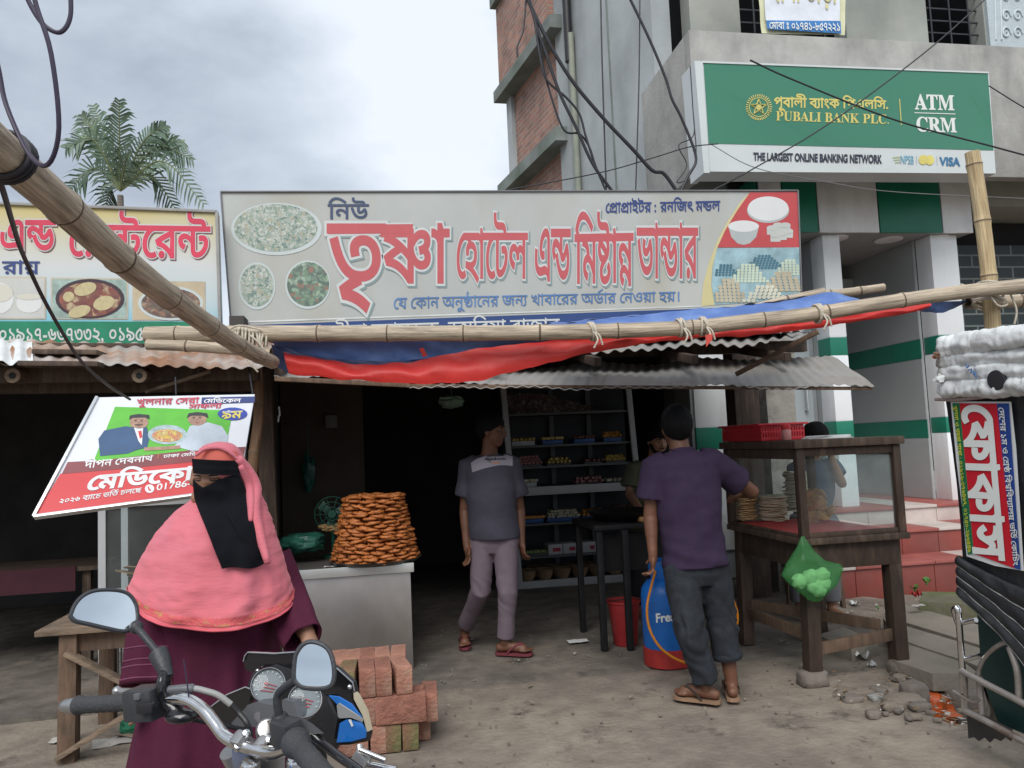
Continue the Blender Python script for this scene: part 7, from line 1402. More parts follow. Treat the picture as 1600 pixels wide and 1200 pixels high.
# ---------------------------------------------------------------- man in the purple shirt, back to the street
A = lambda x, y, Y: atY(x, y, Y)
J = dict(head=A(1057, 668, 4.30), face=(.12, 1, -.16), neck=A(1063, 704, 4.27), shL=A(1023, 729, 4.28), shR=A(1110, 722, 4.24), elL=A(1016, 806, 4.30), wrL=A(1020, 866, 4.26), elR=A(1176, 768, 4.32), wrR=A(1166, 772, 4.54),
         hpL=A(1063, 880, 4.28), hpR=A(1109, 878, 4.27), knL=A(1078, 985, 4.25), knR=A(1128, 972, 4.30), anL=A(1104, 1075, 4.27), anR=A(1143, 1068, 4.29), toeL=Vector((0, 0, 0)), toeR=Vector((0, 0, 0)),
         handL=((0, .15, -1), (-.25, -1, 0), .55, 1), handR=((-.35, 1, -.1), (1, .35, 0), .35, 1), hk=1.02)
gz = .035
J['toeL'] = Vector((J['anL'].x-.14, J['anL'].y+.12, gz)); J['toeR'] = Vector((J['anR'].x+.07, J['anR'].y+.2, gz))
J['anL'].z = max(J['anL'].z, .12); J['anR'].z = max(J['anR'].z, .12)
pm_ = thing('person', 'man in purple shirt and dark jeans with back turned, reaching into the food case', 'person', (J['anR'].x-.05, J['anR'].y, .015))
bm_, at_h = body_prims(J); part('body', fuse(bm_, .0065), m_skin, pm_, smooth=True)
part('hair', hair_cap(J['head'], J['face'], (0, 0, 1), 1.02, .05, -.07, .017, 3), m_hair, pm_, smooth=True)
m_purple_s = mat('purple_polo', (.036, .022, .051), .85, .12, 20, bump=.2, bscale=200, spec=.3)
sh_m = fuse(shirt_prims(J, 1.2, .03, .66, (.082, .082, .09), .145), .008, 4)
def fold_purple(p, q): 
    z = p.z; lo = max(0, min(1, (1.12-z)*3)); return .016*lo*ns((p.x*2.2, p.y*2, p.z*16+p.x*4), 1., 2)+.011*ns((p.x*6-p.z*5, p.y*3, p.z*3), 1., 8)+.003*ns(p, 16, 1)
ps = part('polo_shirt', wrinkle(sh_m, fold_purple), m_purple_s, pm_, smooth=True)
nk = J['neck']; cm = MB(); rows = []
for i in range(5):
    t = i/4; rows.append([nk+Vector((.012, .0, .0))+Vector((math.cos(a)*(.068+.008*math.sin(t*3.1)), math.sin(a)*(.066+.008*math.sin(t*3.1))+.01*t, -.035+.055*t-.02*math.sin(a)*0)) for a in [2*math.pi*j/26 for j in range(26)]])
part('collar', MB().grid(rows, True), m_purple_s, ps, smooth=True)
m_jean = mat('charcoal_jeans', (.017, .021, .028), .85, .3, 12, bump=.35, bscale=160, col2=(.03, .036, .044), thr=(.5, .75), scale2=6)
tm = fuse(trouser_prims(J, .93, .62, (.108, .088, .078)), .008, 4)
def fold_jean(p, q):
    z = p.z; kn = math.exp(-((z-.42)/.16)**2); lo = math.exp(-((z-.14)/.1)**2); return (.014*kn+.015*lo+.004)*ns((p.x*5, p.y*5, p.z*17+p.x*14+p.y*6+3*ns(p, 5, 2)), 1., 5)+.005*ns((p.x*9, p.y*9, p.z*5), 1., 4)
tj = part('jeans', wrinkle(tm, fold_jean), m_jean, pm_, smooth=True)
q = J['knR'].lerp(J['anR'], .60); part('rolled_cuff', MB().tube([q+(J['knR']-J['anR']).normalized()*.03, q+(J['knR']-J['anR']).normalized()*.012, q, q-(J['knR']-J['anR']).normalized()*.012], [.079, .086, .086, .080], 22), m_jean, tj)
hw = (J['hpR']-J['hpL']).normalized()
for sgn, jj in ((-1, 'hpL'), (1, 'hpR')):
    pass
m_sole = mat('tan_sandal_sole', (.26, .16, .10), .7, .2, 10); m_strapd = mat('dark_sandal_strap', (.05, .035, .028), .6)
for s_ in 'LR': sandal(pm_, J['an'+s_], Vector((J['toe'+s_].x, J['toe'+s_].y, gz)), m_sole, m_strapd)

# ---------------------------------------------------------------- young man in the grey t-shirt
J = dict(head=A(768, 672, 5.62), face=(.92, -.42, -.1), neck=A(764, 705, 5.66), shL=A(733, 727, 5.70), shR=A(797, 724, 5.62), elL=A(726, 797, 5.74), wrL=A(729, 852, 5.68), elR=A(812, 796, 5.70), wrR=A(815, 846, 5.64),
         hpL=A(754, 838, 5.68), hpR=A(790, 836, 5.63), knL=A(751, 922, 5.66), knR=A(793, 925, 5.58), anL=A(726, 985, 6.02), anR=A(790, 1006, 5.62), toeL=None, toeR=None,
         handL=((.1, -.2, -1), (-.4, 1, 0), .35, -1), handR=((.05, -.1, -1), (.4, -1, 0), .4, -1), hk=1.0)
gz = .04
J['toeL'] = Vector((J['anL'].x-.02, J['anL'].y-.18, gz)); J['toeR'] = Vector((J['anR'].x+.2, J['anR'].y-.1, gz)); J['anL'].z = max(.14, J['anL'].z); J['anR'].z = max(.12, J['anR'].z)
g_ = thing('person', 'young man in grey t-shirt with white chest band and pale mauve trousers walking', 'person', (J['anR'].x, J['anR'].y, .015))
bm_, at_h = body_prims(J); part('body', fuse(bm_, .0065), m_skin, g_, smooth=True)
part('hair', hair_cap(J['head'], J['face'], (0, 0, 1), 1., .045, -.05, .018, 5), m_hair, g_, smooth=True); eyes(g_, at_h)
m_tee = mat('slate_grey_jersey', (.055, .053, .074), .85, .1, 20, bump=.2, bscale=220)
sm = fuse(shirt_prims(J, 1.25, .04, .68, (.078, .078, .086), .15), .008, 4)
def fold_tee(p, q): return .013*ns((p.x*5+p.z*5, p.y*3, p.z*4-p.x*3), 1., 3)+.005*ns((p.x*3, p.y*3, p.z*11), 1., 6)+.002*ns(p, 18, 1)
sm = wrinkle(sm, fold_tee); ts = part('tshirt', sm, m_tee, g_, smooth=True); tree = bvh(sm)
top = even([Vector((x, y, 0)) for x, y in ((735.5, 723), (745, 717), (762, 711), (775, 709), (788, 709), (801, 713))], 26); bot = even([Vector((x, y, 0)) for x, y in ((738, 738), (747, 735), (756, 732), (778, 727), (790, 727), (801, 728))], 26)
band = MB().grid(drape(tree, [[(t.x+(b.x-t.x)*i/5, t.y+(b.y-t.y)*i/5) for t, b in zip(top, bot)] for i in range(6)], .005))
bd_ = part('chest_band', band, mat('pale_lilac_band', (.30, .28, .33), .8, .06), ts, smooth=True); btree = bvh(band)
def stroke(pts, r, tr, off=.006):
    P = [q for q in drape(tr, [[(x, y) for x, y in pts]], off)[0]]; return MB().tube(P, r, 5)
sc = MB()
for seg in (((757.5, 719), (760, 714.5), (763, 719.5)), ((758, 717.6), (763, 717)), ((762, 720.5), (765, 715), (766, 719), (765, 722.5)), ((767, 718.5), (768.5, 714.5), (769, 718.5)), ((770.5, 718.5), (772, 716), (773, 718.3)), ((774, 714), (774.5, 718.3)), ((776, 718), (777.5, 716.2), (779, 718), (780, 716), (782, 718), (783.5, 716)), ((784.5, 717.8), (786, 716), (787, 717.6), (788.5, 716), (790, 717.5))):
    t_ = stroke(seg, .0032, btree); o = len(sc.v); sc.v += t_.v; sc.f += [[i+o for i in f] for f in t_.f]
part('script_print', sc, mat('print_black', (.02, .02, .025), .6), bd_)
t_ = MB().grid(drape(btree, [[(768+i*2, 722+j*1.4-.1*i) for i in range(8)] for j in range(3)], .003)); part('orange_print', t_, mat('print_dull_orange', (.40, .22, .14), .6), bd_)
tm = fuse(trouser_prims(J, .90, .95, (.092, .076, .062), depth=.105, waist=-.03), .008, 4)
part('trousers', wrinkle(tm, lambda p, q: .006*ns((p.x*9, p.y*9, p.z*6+p.x*8), 1., 2)+.008*math.exp(-((p.z-.45)/.13)**2)*ns((p.x*5, p.y*5, p.z*20+p.x*16+2*ns(p, 6, 2)), 1., 7)), mat('mauve_cotton', (.165, .125, .15), .85, .1, 12, bump=.2, bscale=160), g_, smooth=True)
m_maroon_s = mat('maroon_sandal', (.16, .035, .045), .5)
for s_ in 'LR': sandal(g_, J['an'+s_], Vector((J['toe'+s_].x, J['toe'+s_].y, gz)), m_maroon_s, m_maroon_s)

# ---------------------------------------------------------------- bearded man in the olive shirt
J = dict(head=A(1027, 688, 6.35), face=(.15, -1, -.25), neck=A(1022, 716, 6.4), shL=A(990, 733, 6.42), shR=A(1052, 731, 6.42), elL=A(984, 772, 6.4), wrL=A(1000, 795, 6.2), elR=A(1058, 780, 6.4), wrR=A(1030, 800, 6.2),
         hpL=A(1002, 838, 6.42), hpR=A(1038, 838, 6.42), knL=A(1000, 920, 6.4), knR=A(1040, 920, 6.4), anL=None, anR=None, handL=((.2, -.9, -.3), (-1, -.2, 0), .5, -1), handR=((-.2, -.9, -.3), (1, -.2, 0), .5, 1), hk=1.)
for s_ in 'LR':
    k_ = J['kn'+s_]; J['an'+s_] = Vector((k_.x, k_.y+.02, .13)); J['toe'+s_] = Vector((k_.x, k_.y-.18, .03))
o_ = thing('person', 'bearded man in olive shirt standing behind the man in purple at the stove', 'person', (J['anL'].x+.12, J['anL'].y, .012))
bm_, at_h = body_prims(J); part('body', fuse(bm_, .008), m_skin2, o_, smooth=True); part('hair', hair_cap(J['head'], J['face'], (0, 0, 1), 1., .05, -.05, .016, 8), m_hair, o_, smooth=True); eyes(o_, at_h)
be = MB(); M = frame_of(J['face']); ellipsoid(be, at_h(0, .052, -.092), (.05, .045, .035), M); ellipsoid(be, at_h(0, .088, -.05), (.028, .012, .007), M)
for sg in (-1, 1): capsule(be, [at_h(sg*.068, .01, -.03), at_h(sg*.052, .05, -.08)], [.014, .018])
part('beard', wrinkle(fuse(be, .006, 2), lambda p, q: .004*ns(p, 60)), m_hair, o_, smooth=True)
part('shirt', wrinkle(fuse(shirt_prims(J, 1.18, .05, .7, (.08, .08, .085), .14), .010, 4), fold_tee), mat('olive_cotton', (.10, .105, .065), .85, .1, 14), o_, smooth=True)
part('trousers', fuse(trouser_prims(J, .95, .95), .012, 4), mat('dark_trousers', (.03, .03, .035), .85), o_, smooth=True)

# ---------------------------------------------------------------- man sitting on the steps behind the food case
J = dict(head=A(1275, 684, 6.1), face=(.75, -.6, -.35), neck=A(1268, 712, 6.15), shL=A(1244, 733, 6.2), shR=A(1299, 728, 6.1), elL=A(1240, 785, 6.1), wrL=A(1262, 815, 5.9), elR=A(1316, 757, 6.0), wrR=A(1298, 712, 5.98),
         hpL=A(1252, 825, 6.25), hpR=A(1292, 825, 6.2), knL=A(1245, 835, 5.85), knR=A(1296, 835, 5.8), anL=None, anR=None, handL=((.3, -.9, -.3), (-1, -.2, 0), .5, -1), handR=((-.3, -.1, 1), (.2, -1, 0), .5, 1), hk=1.)
for s_ in 'LR':
    k_ = J['kn'+s_]; J['an'+s_] = Vector((k_.x, k_.y+.04, .13)); J['toe'+s_] = Vector((k_.x+.02, k_.y-.16, .03))
s__ = thing('person', 'seated man in blue shirt behind the food case, hand raised to his face', 'person', (J['hpL'].x+.1, J['hpL'].y, .03))
bm_, at_h = body_prims(J); part('body', fuse(bm_, .008), m_skin2, s__, smooth=True); part('hair', hair_cap(J['head'], J['face'], (0, 0, 1), 1., .04, -.05, .02, 9), m_hair, s__, smooth=True); eyes(s__, at_h)
part('shirt', wrinkle(fuse(shirt_prims(J, 1.18, .05, .6, (.08, .08, .085), .14), .010, 4), fold_tee), mat('slate_blue_cotton', (.07, .095, .14), .85, .1, 14), s__, smooth=True)
part('trousers', fuse(trouser_prims(J, .95, .95), .012, 4), mat('grey_lungi', (.16, .16, .17), .85), s__, smooth=True)
zs_ = J['hpL'].z-.13; stl = thing('wooden_stool', 'low wooden stool under the seated man behind the food case', 'stool', (J['hpL'].x+.1, J['hpL'].y+.03, .0)); cx_, cy_ = J['hpL'].x+.1, J['hpL'].y+.03
part('seat', MB().box(cx_-.2, cy_-.17, zs_-.03, cx_+.2, cy_+.17, zs_, .005), m_wood_brown, stl)
for sx_ in (-1, 1):
    for sy_ in (-1, 1): part('leg', MB().beam((cx_+sx_*.17, cy_+sy_*.14, 0), (cx_+sx_*.15, cy_+sy_*.12, zs_-.031), .035, .035), m_wood_brown, stl)

# ---------------------------------------------------------------- woman in the pink shawl
YW = 2.75
J = dict(head=A(340, 753, 2.745), face=(-.34, -1, -.36), hup=(-.1, -.2, 1), neck=A(350, 808, 2.80), shL=A(285, 842, 2.82), shR=A(404, 858, 2.83), elL=A(245, 950, 2.80), wrL=A(234, 1052, 2.70), elR=A(446, 945, 2.80), wrR=A(480, 990, 2.64),
         hpL=A(310, 1050, 2.82), hpR=A(375, 1050, 2.82), knL=A(305, 1230, 2.78), knR=A(375, 1230, 2.78), anL=None, anR=None, handL=((-.05, -.2, -1), (0, 1, 0), .3, -1), handR=((.35, -.45, -1), (-.6, -.9, .1), .5, 1), hk=1.04)
for s_ in 'LR':
    k_ = J['kn'+s_]; J['an'+s_] = Vector((k_.x, k_.y, .12)); J['toe'+s_] = Vector((k_.x-.03, k_.y-.18, .02))
wm = thing('person', 'woman in pink shawl, black face veil and maroon robe standing behind the motorcycle', 'person', ((J['anL'].x+J['anR'].x)/2, J['anL'].y, .0))
bm_, at_w = body_prims(J); wb = fuse(bm_, .0065); part('body', wb, m_skin2, wm, smooth=True); wtree = bvh(wb)
# shawl: rows of (side height, left edge, right edge, depth front, depth back) read off the photograph
SH = [(690, 342, 347, .01, .01), (692, 330, 360, .05, .05), (697, 317, 369, .075, .085), (706, 308, 377, .092, .10), (718, 303, 383, .098, .11), (734, 302, 391, .098, .115), (752, 303, 403, .09, .12), (772, 303, 409, .088, .125), (785, 293, 415, .10, .13), (800, 272, 421, .125, .14), (816, 257, 426, .15, .155), (832, 244, 431, .17, .165), (852, 231, 438, .185, .17), (875, 219, 445, .198, .175), (898, 209, 452, .208, .18), (915, 203, 457, .213, .182), (928, 200, 462, .216, .184)]
XTRA = [0]*8+[0, 0, 2, 6, 14, 26, 40, 50, 57]
def sh_front(px, py):
    """distance the shawl's front stands out before YW at this point"""
    for i in range(len(SH)-1):
        a, b = SH[i], SH[i+1]; ya, yb = a[0]+XTRA[i]*.85, b[0]+XTRA[i+1]*.85
        if py <= yb or i == len(SH)-2:
            t = max(0, min(1, (py-ya)/(yb-ya))); l, r, d = lerp(a[1], b[1], t), lerp(a[2], b[2], t), lerp(a[3], b[3], t); u = max(-1, min(1, (px-(l+r)/2)/((r-l)/2))); return d*math.sqrt(max(0, 1-u*u*.92))
NS = 120
def shawl_rows(k0, k1, sub, lift=0.):
    rows = []; n = (k1-k0)*sub
    for i in range(n+1):
        f = k0+i/sub; a = min(int(f), len(SH)-2); t = f-a; P0, P1, P2, P3_ = SH[max(a-1, 0)], SH[a], SH[a+1], SH[min(a+2, len(SH)-1)]; X = lerp(XTRA[a], XTRA[a+1], t)
        y, l, r, df, db = [.5*(2*P1[q]+(P2[q]-P0[q])*t+(2*P0[q]-5*P1[q]+4*P2[q]-P3_[q])*t*t+(3*P1[q]-P0[q]-3*P2[q]+P3_[q])*t**3) for q in range(5)]
        rw = []; low = max(0, min(1, (f-8)/8))
        for j in range(NS):
            th = 2*math.pi*j/NS; c, s_ = math.cos(th), math.sin(th); fr = max(0, -s_)
            px = (l+r)/2+(r-l)/2*c; py = y+X*fr**1.1
            dep = (df if s_ < 0 else db)*s_; sx = abs(s_)
            w1 = .009*low*ns((c*2.2+f*.25, s_*2.2, f*.12), 1.6, 3)+.008*low*math.sin(th*7+f*.75+2.5*ns((c, s_, f*.2), 1.5))*sx*min(1, (f-7)/6)+.006*low*math.sin(f*3.4+c*4+2*ns((c*2, s_, f*.3), 1.))*max(0, 1-abs(f-11)/5)*sx+.0035*ns((c*6+f*.5, s_*6, f*1.2-c*3), 1.3, 5)*min(1, f/6)+.004*low*ns((f*1.6+c*2.5, c*1.2, s_), 1.4, 9)+.0025*min(1, f/8)*ns((c*3+f*.9, f*2.2-c*2, 0), 1.5, 2)
            w1 += .006*(f < 9)*max(0, f-1)/8*math.sin(f*2.4+c*2.5)*sx
            p = atY(px, py, YW+dep); out_ = Vector((c, s_*1.0, 0)); p = p+out_*(w1+lift); rw.append(p)
        rows.append(rw)
    return rows
m_shawl = mat('pink_crinkled_shawl', (.68, .15, .165), .85, .05, 7, bump=.22, bscale=34, col2=(.62, .20, .27), thr=(.35, .75), scale2=1.6, bstretch=(.8, .8, 3.5), sheen=.1)
sh_mb = MB().grid(shawl_rows(0, len(SH)-1, 7), True); shw = part('shawl', sh_mb, m_shawl, wm, smooth=True)
# gold border near the hem
rows = shawl_rows(len(SH)-3, len(SH)-1, 14, .003); part('embroidered_hem', MB().grid(rows[15:-5], True), mat('gold_embroidery', (.66, .12, .13), .8, .1, 30, col2=(.50, .26, .11), thr=(.54, .6), scale2=48, bump=.5, bscale=160), shw, smooth=True)
part('hem_edge', MB().tube(rows[-1], .0035, 6, closed=True), mat('hem_rose', (.66, .12, .15), .8), shw)
# folds of the shawl over the head
fd = MB()
for pts, r in ((((372, 716, .10), (386, 735, .07), (398, 762, .06), (396, 795, .10), (404, 830, .13), (418, 880, .17)), .022), (((376, 728, .11), (389, 758, .08), (392, 788, .11), (391, 815, .14)), .014), (((306, 712, .098), (322, 701, .105), (345, 700, .108), (366, 712, .105), (380, 732, .09)), .007)):
    fd.tube(curve([atY(x, y, YW-d) for x, y, d in pts], 24), [r*(.45+.55*math.sin(math.pi*min(1, max(0, (i+2)/26)))) for i in range(25)], 12)
part('shawl_fold', fd, m_shawl, shw, smooth=True)
m_under = mat('coral_underscarf', (.74, .17, .13), .85, .08, 10)
us = [[atY(lerp(305, 371, i/20), lerp(706 - 4*math.sin(math.pi*i/20), 722, j/5), YW-sh_front(lerp(305, 371, i/20), 712)-.012) for i in range(21)] for j in range(6)]; part('underscarf', MB().grid(us), m_under, wm, smooth=True)
# black veil
m_veil = mat('black_veil_cloth', (.004, .0045, .0075), .9, .12, 12, bump=.2, bscale=120, spec=.25)
def vY(px, py):
    hd = (px-333)/44; f = .132*math.sqrt(max(.05, 1-hd*hd*.8)); s_ = sh_front(px, py)+.02; k = max(0, min(1, (py-765)/45)); return max(lerp(f, s_, k), s_)
def vp_(px, py, e_=0.): return atY(px, py, YW-vY(px, py)-e_)
rows = [[vp_(lerp(299.5, 372.5, i/24)+(.4*j), lerp(716.5, 740, j/6)+lerp(0, 3, i/24)+.8*math.sin(i/24*3.1), .004+.002*math.sin(j*2.1)) for i in range(25)] for j in range(7)]
vl = part('veil_band', MB().grid(rows), m_veil, wm, smooth=True)
def slot(x):
    K = ((300, 747), (304, 751), (310, 757), (317, 761.5), (324, 759), (334, 754), (346, 748.5), (357, 743.5), (380, 741))
    for (x0, y0), (x1, y1) in zip(K, K[1:]):
        if x <= x1: return y0+(y1-y0)*max(0, (x-x0)/(x1-x0))
    return 741
left = even([Vector((x, y, 0)) for x, y in ((301, 747), (302, 764), (304, 779), (311, 796), (321, 822), (334, 857), (347, 889))], 30); right = even([Vector((x, y, 0)) for x, y in ((374, 741), (379, 752), (387, 772), (389, 792), (399, 815), (412, 843), (417, 866), (415.5, 879))], 30)
rows = []
for j in range(31):
    a, b = left[j], right[j]; r = []; t = j/30
    for i in range(33):
        u = i/32; x, y = lerp(a.x, b.x, u), lerp(a.y, b.y, u); top_dy = (slot(x)-lerp(747, 741, u))*(1-t)**3+ (4*math.sin(math.pi*u)-3*math.sin(2*math.pi*u))*t**3
        fold = .010*max(0, t-.15)*math.sin(u*9+t*3)+.006*ns((u*4, t*5, 0), 1.3, 3)+.012*math.exp(-((u-.55-.25*(t-.4))/.05)**2)*math.sin(math.pi*min(1, max(0, (t-.25)/.5)))
        r.append(vp_(x, y+top_dy, .002+fold))
    rows.append(r)
part('veil', MB().grid(rows), m_veil, vl, smooth=True)
# downcast lids and brows
def facemark(nm, pts, r, m, off=.002):
    P = drape(wtree, [pts], off)[0]; k = len(P); return part(nm, MB().tube(P, [r*(.35+.65*math.sin(math.pi*(i+.6)/(k+.2))) for i in range(k)], 6), m, wm)
m_lash = mat('dark_lashes', (.018, .012, .010), .6)
facemark('eyelashes', [(303, 748.5), (306, 750.5), (310, 751), (314, 749.5)], .0024, m_lash); facemark('eyelashes', [(327, 749.5), (332, 751.3), (338, 751), (344, 748.2)], .0024, m_lash)
facemark('eyebrow', [(303, 743), (307, 742.4), (313, 743.6)], .0024, m_lash); facemark('eyebrow', [(325, 743.5), (333, 742), (344, 743)], .0024, m_lash)
m_lid = mat('eyelid_skin', (.22, .11, .07), .5); facemark('eyelid', [(303, 746.2), (308, 747), (313.5, 747)], .0045, m_lid, .0); facemark('eyelid', [(327.5, 747), (335, 747.6), (343, 746)], .0045, m_lid, .0)
# robe
m_robe = mat('maroon_robe', (.062, .008, .024), .85, .12, 10, bump=.2, bscale=150, col2=(.085, .013, .038), thr=(.4, .7), scale2=3, spec=.3)
rows = []
RB = [(1.32, .13, .10), (1.22, .185, .135), (1.1, .195, .15), (.95, .20, .165), (.8, .205, .175), (.6, .23, .19), (.4, .25, .205), (.2, .275, .22), (.05, .29, .23), (.012, .29, .23)]
cA, cB = atY(338, 950, 2.80), atY(325, 1190, 2.80)
for i in range(46):
    f = i/45*(len(RB)-1); a = min(int(f), len(RB)-2); t = f-a; z, rx, ry = [lerp(RB[a][q], RB[a+1][q], t) for q in range(3)]; c = cA.lerp(cB, (cA.z-z)/max(.01, cA.z-cB.z)); lo = max(0, min(1, (1.1-z)/.7)); r = []
    for j in range(110):
        th = 2*math.pi*j/110; fo = .016*lo*math.sin(th*9+1.2*math.sin(th*2+z*2))+.008*lo*math.sin(th*17+z*1.5)+.008*ns((math.cos(th)*2, math.sin(th)*2, z*1.5), 1., 4); r.append(Vector((c.x+(rx+fo)*math.cos(th), 2.80+(ry+fo)*math.sin(th), z)))
    rows.append(r)
rb = part('robe', MB().grid(rows, True), m_robe, wm, smooth=True)
def sleeve(pts, rs, flat_, seed, nm='sleeve'):
    P = curve([atY(*p) for p in pts], 26); k = len(P); mb = MB(); rows = []
    for i in range(k):
        t = i/(k-1); f = t*(len(rs)-1); a = min(int(f), len(rs)-2); r = lerp(rs[a], rs[a+1], f-a); d = (P[min(i+1, k-1)]-P[max(i-1, 0)]).normalized(); s_ = d.cross(Vector((0, 1, 0))).normalized(); v = s_.cross(d)
        rows.append([P[i]+s_*math.cos(q)*r*(1+.05*ns((math.cos(q), t*4, seed), 1.5))+v*math.sin(q)*r*flat_*(1+.10*math.sin(q*5+t*4+seed)) for q in [2*math.pi*j/48 for j in range(48)]])
    last = rows[-1]; c = sum(last, Vector())/48; rows.append([p.lerp(c, .12)-(P[-1]-P[-2]).normalized()*.01 for p in last]); rows.append([p.lerp(c, .2)-(P[-1]-P[-2]).normalized()*.12 for p in last])
    o = part(nm, mb.grid(rows, True), m_robe, wm, smooth=True); return o, rows
o, rows = sleeve([(285, 850, 2.80), (262, 920, 2.78), (240, 990, 2.72), (229, 1071, 2.66)], [.075, .082, .083, .080], .62, 1)
tr_ = MB()
for i in (20, 22, 23, 25): tr_.tube([p+(p-sum(rows[i], Vector())/48).normalized()*.001 for p in rows[i]], .0022, 5, closed=True)
part('sleeve_trim', tr_, mat('sleeve_stitching', (.17, .05, .10), .7), o)
o, rows = sleeve([(420, 870, 2.80), (440, 925, 2.79), (457, 962, 2.72), (474, 1000, 2.62)], [.075, .078, .072, .066], .7, 5)
# ================================================================ MOTORCYCLE (rear three-quarter view over the handlebar)
def dp(x, y, d): return CAM+ray(x, y)*d
m_chrome = mat('scuffed_chrome', (.66, .66, .66), .16, .10, 8, metal=1., col2=(.45, .43, .40), thr=(.5, .75), scale2=20); m_cast = mat('cast_alloy', (.42, .42, .42), .38, .12, 12, metal=.85)
m_rub = mat('grip_rubber', (.045, .046, .05), .7, .15, 20, bump=.4, bscale=150); m_plast = mat('grey_black_plastic', (.035, .037, .042), .45, .15, 10, bump=.15, bscale=120, col2=(.06, .06, .062), thr=(.5, .8), scale2=6); m_fair = mat('gloss_black_fairing', (.012, .012, .014), .18, .1, 6, coat=.4); m_pgrey = mat('panel_grey', (.11, .115, .125), .45, .1, 8)
m_mirror = mat('mirror_glass', (.74, .80, .83), .02, .01, 2, metal=1.); m_blue = mat('fairing_blue', (.008, .15, .52), .2, .06, 4, coat=.5); m_silver = mat('silver_trim', (.42, .44, .46), .3, metal=.6)
ctr = dp(395, 1166, 1.41); Lg, Rg = dp(118, 1102, 1.62), dp(489, 1200, 1.24); br_ = Vector((Rg.x-Lg.x, Rg.y-Lg.y, 0)).normalized(); FW = Vector((-br_.y, br_.x, 0))
mo = thing('motorcycle', 'black motorcycle with blue fairing, twin dials and two mirrors in the foreground', 'motorcycle', Vector((ctr.x, ctr.y, 0)))
# handlebar, left side
hb_ = part('handlebar', MB().tube(curve([dp(205, 1097, 1.56), dp(262, 1091, 1.53), dp(292, 1093, 1.51), dp(316, 1107, 1.49), dp(334, 1128, 1.47), dp(350, 1149, 1.45), dp(370, 1161, 1.43), dp(400, 1171, 1.40), dp(430, 1176, 1.36), dp(462, 1166, 1.31)], 60), .0118, 16), m_chrome, mo)
g1, g2 = dp(122, 1102, 1.62), dp(207, 1097, 1.56); P = [g1.lerp(g2, i/24) for i in range(25)]
gl_ = part('grip', MB().tube(P, [.0195 if i in (0, 1) else .0165+.0008*(i % 3 == 0) for i in range(25)], 18), m_rub, mo)
part('bar_end', MB().tube([dp(97, 1103, 1.64), dp(99, 1103, 1.638), dp(105, 1103, 1.632), dp(121, 1102, 1.62)], [.006, .0115, .0145, .0160], 16), m_cast, gl_)
sw_ = part('switch_housing', MB().beam(dp(207, 1099, 1.555), dp(252, 1097, 1.53), .056, .062, bev=.009), m_plast, mo)
part('switch', MB().beam(dp(213, 1088, 1.52), dp(222, 1087, 1.515), .016, .012, bev=.002), m_pgrey, sw_); part('switch', MB().beam(dp(215, 1107, 1.50), dp(240, 1105, 1.495), .012, .02, bev=.003), m_black, sw_)
part('clutch_lever', MB().tube(curve([dp(270, 1105, 1.56), dp(245, 1086, 1.62), dp(210, 1081, 1.68), dp(186, 1080, 1.72)], 16), [.006]*16+[.008], 8).ball(dp(183, 1080, 1.72), .011, 10, 8), m_cast, mo)
lp = MB(); ellipsoid(lp, dp(256, 1072, 1.54), (.014, .03, .034)); ellipsoid(lp, dp(285, 1119, 1.52), (.034, .022, .014)); capsule(lp, [dp(262, 1100, 1.53), dp(285, 1116, 1.52)], [.014, .012]); part('lever_perch', fuse(lp, .005, 3), m_fair, mo)
# mirrors
def mirror(out, c_px, d, refl, st):
    c = dp(*c_px, d); v = (CAM-c).normalized(); n = (v+Vector(refl).normalized()).normalized(); pl = Plane(c, n); n = pl.n; P = [pl(x, y) for x, y in out]; k = len(P); P = even(curve(P+[P[0]], 60)[:-1]+[P[0]], 60)[:-1]; cen = sum(P, Vector())/len(P)
    mb = MB(); rows = [[p-n*.002 for p in P]]
    for t, s_ in ((.008, 1.03), (.016, .98), (.026, .82), (.032, .5), (.034, .05)): rows.append([cen+(p-cen)*s_-n*t for p in P])
    sh_ = part('mirror_shell', mb.grid(rows, True), m_plast, mo, smooth=True); part('mirror_rim', MB().tube(P, .0042, 8, closed=True), m_plast, sh_); part('mirror_glass', MB().poly([cen+(p-cen)*.985+n*.001 for p in P]), m_mirror, sh_, smooth=False)
    part('mirror_stalk', st, m_plast, mo); return sh_
st = MB().tube(curve([dp(212, 980, 1.60), dp(222, 990, 1.59), dp(240, 1012, 1.575), dp(250, 1024, 1.565)], 14), .0072, 10); st.tube([dp(246, 1019, 1.57), dp(247, 1020, 1.57), dp(252, 1031, 1.56), dp(262, 1058, 1.545)], [.0175, .019, .018, .012], 16); ellipsoid(st, dp(213, 980, 1.61), (.014, .014, .014))
mirror([(110, 962), (117, 945), (130, 931), (150, 923), (180, 922.5), (200, 928), (211, 942), (214.5, 958), (213.5, 972), (206, 983), (192, 986.5), (168, 982), (140, 975.5), (117, 970)], (163, 955), 1.60, (.75, -.45, .6), st)
f2 = lambda x, y: (320+x/5.217, 970+y/5.217)
st = MB().tube(curve([dp(*f2(735, 490), 1.34), dp(*f2(660, 540), 1.35), dp(*f2(600, 600), 1.36), dp(*f2(592, 680), 1.36), dp(*f2(608, 780), 1.36)], 20), .0075, 10); st.tube([dp(*f2(606, 760), 1.36), dp(*f2(612, 790), 1.36), dp(*f2(620, 850), 1.36)], [.012, .015, .016], 14)
mirror([f2(*p) for p in ((733, 340), (745, 275), (790, 205), (850, 172), (930, 182), (1000, 225), (1038, 300), (1055, 400), (1050, 485), (1020, 535), (940, 551), (820, 545), (762, 520), (728, 465))], f2(890, 370), 1.32, (-.5, -.8, .18), st)
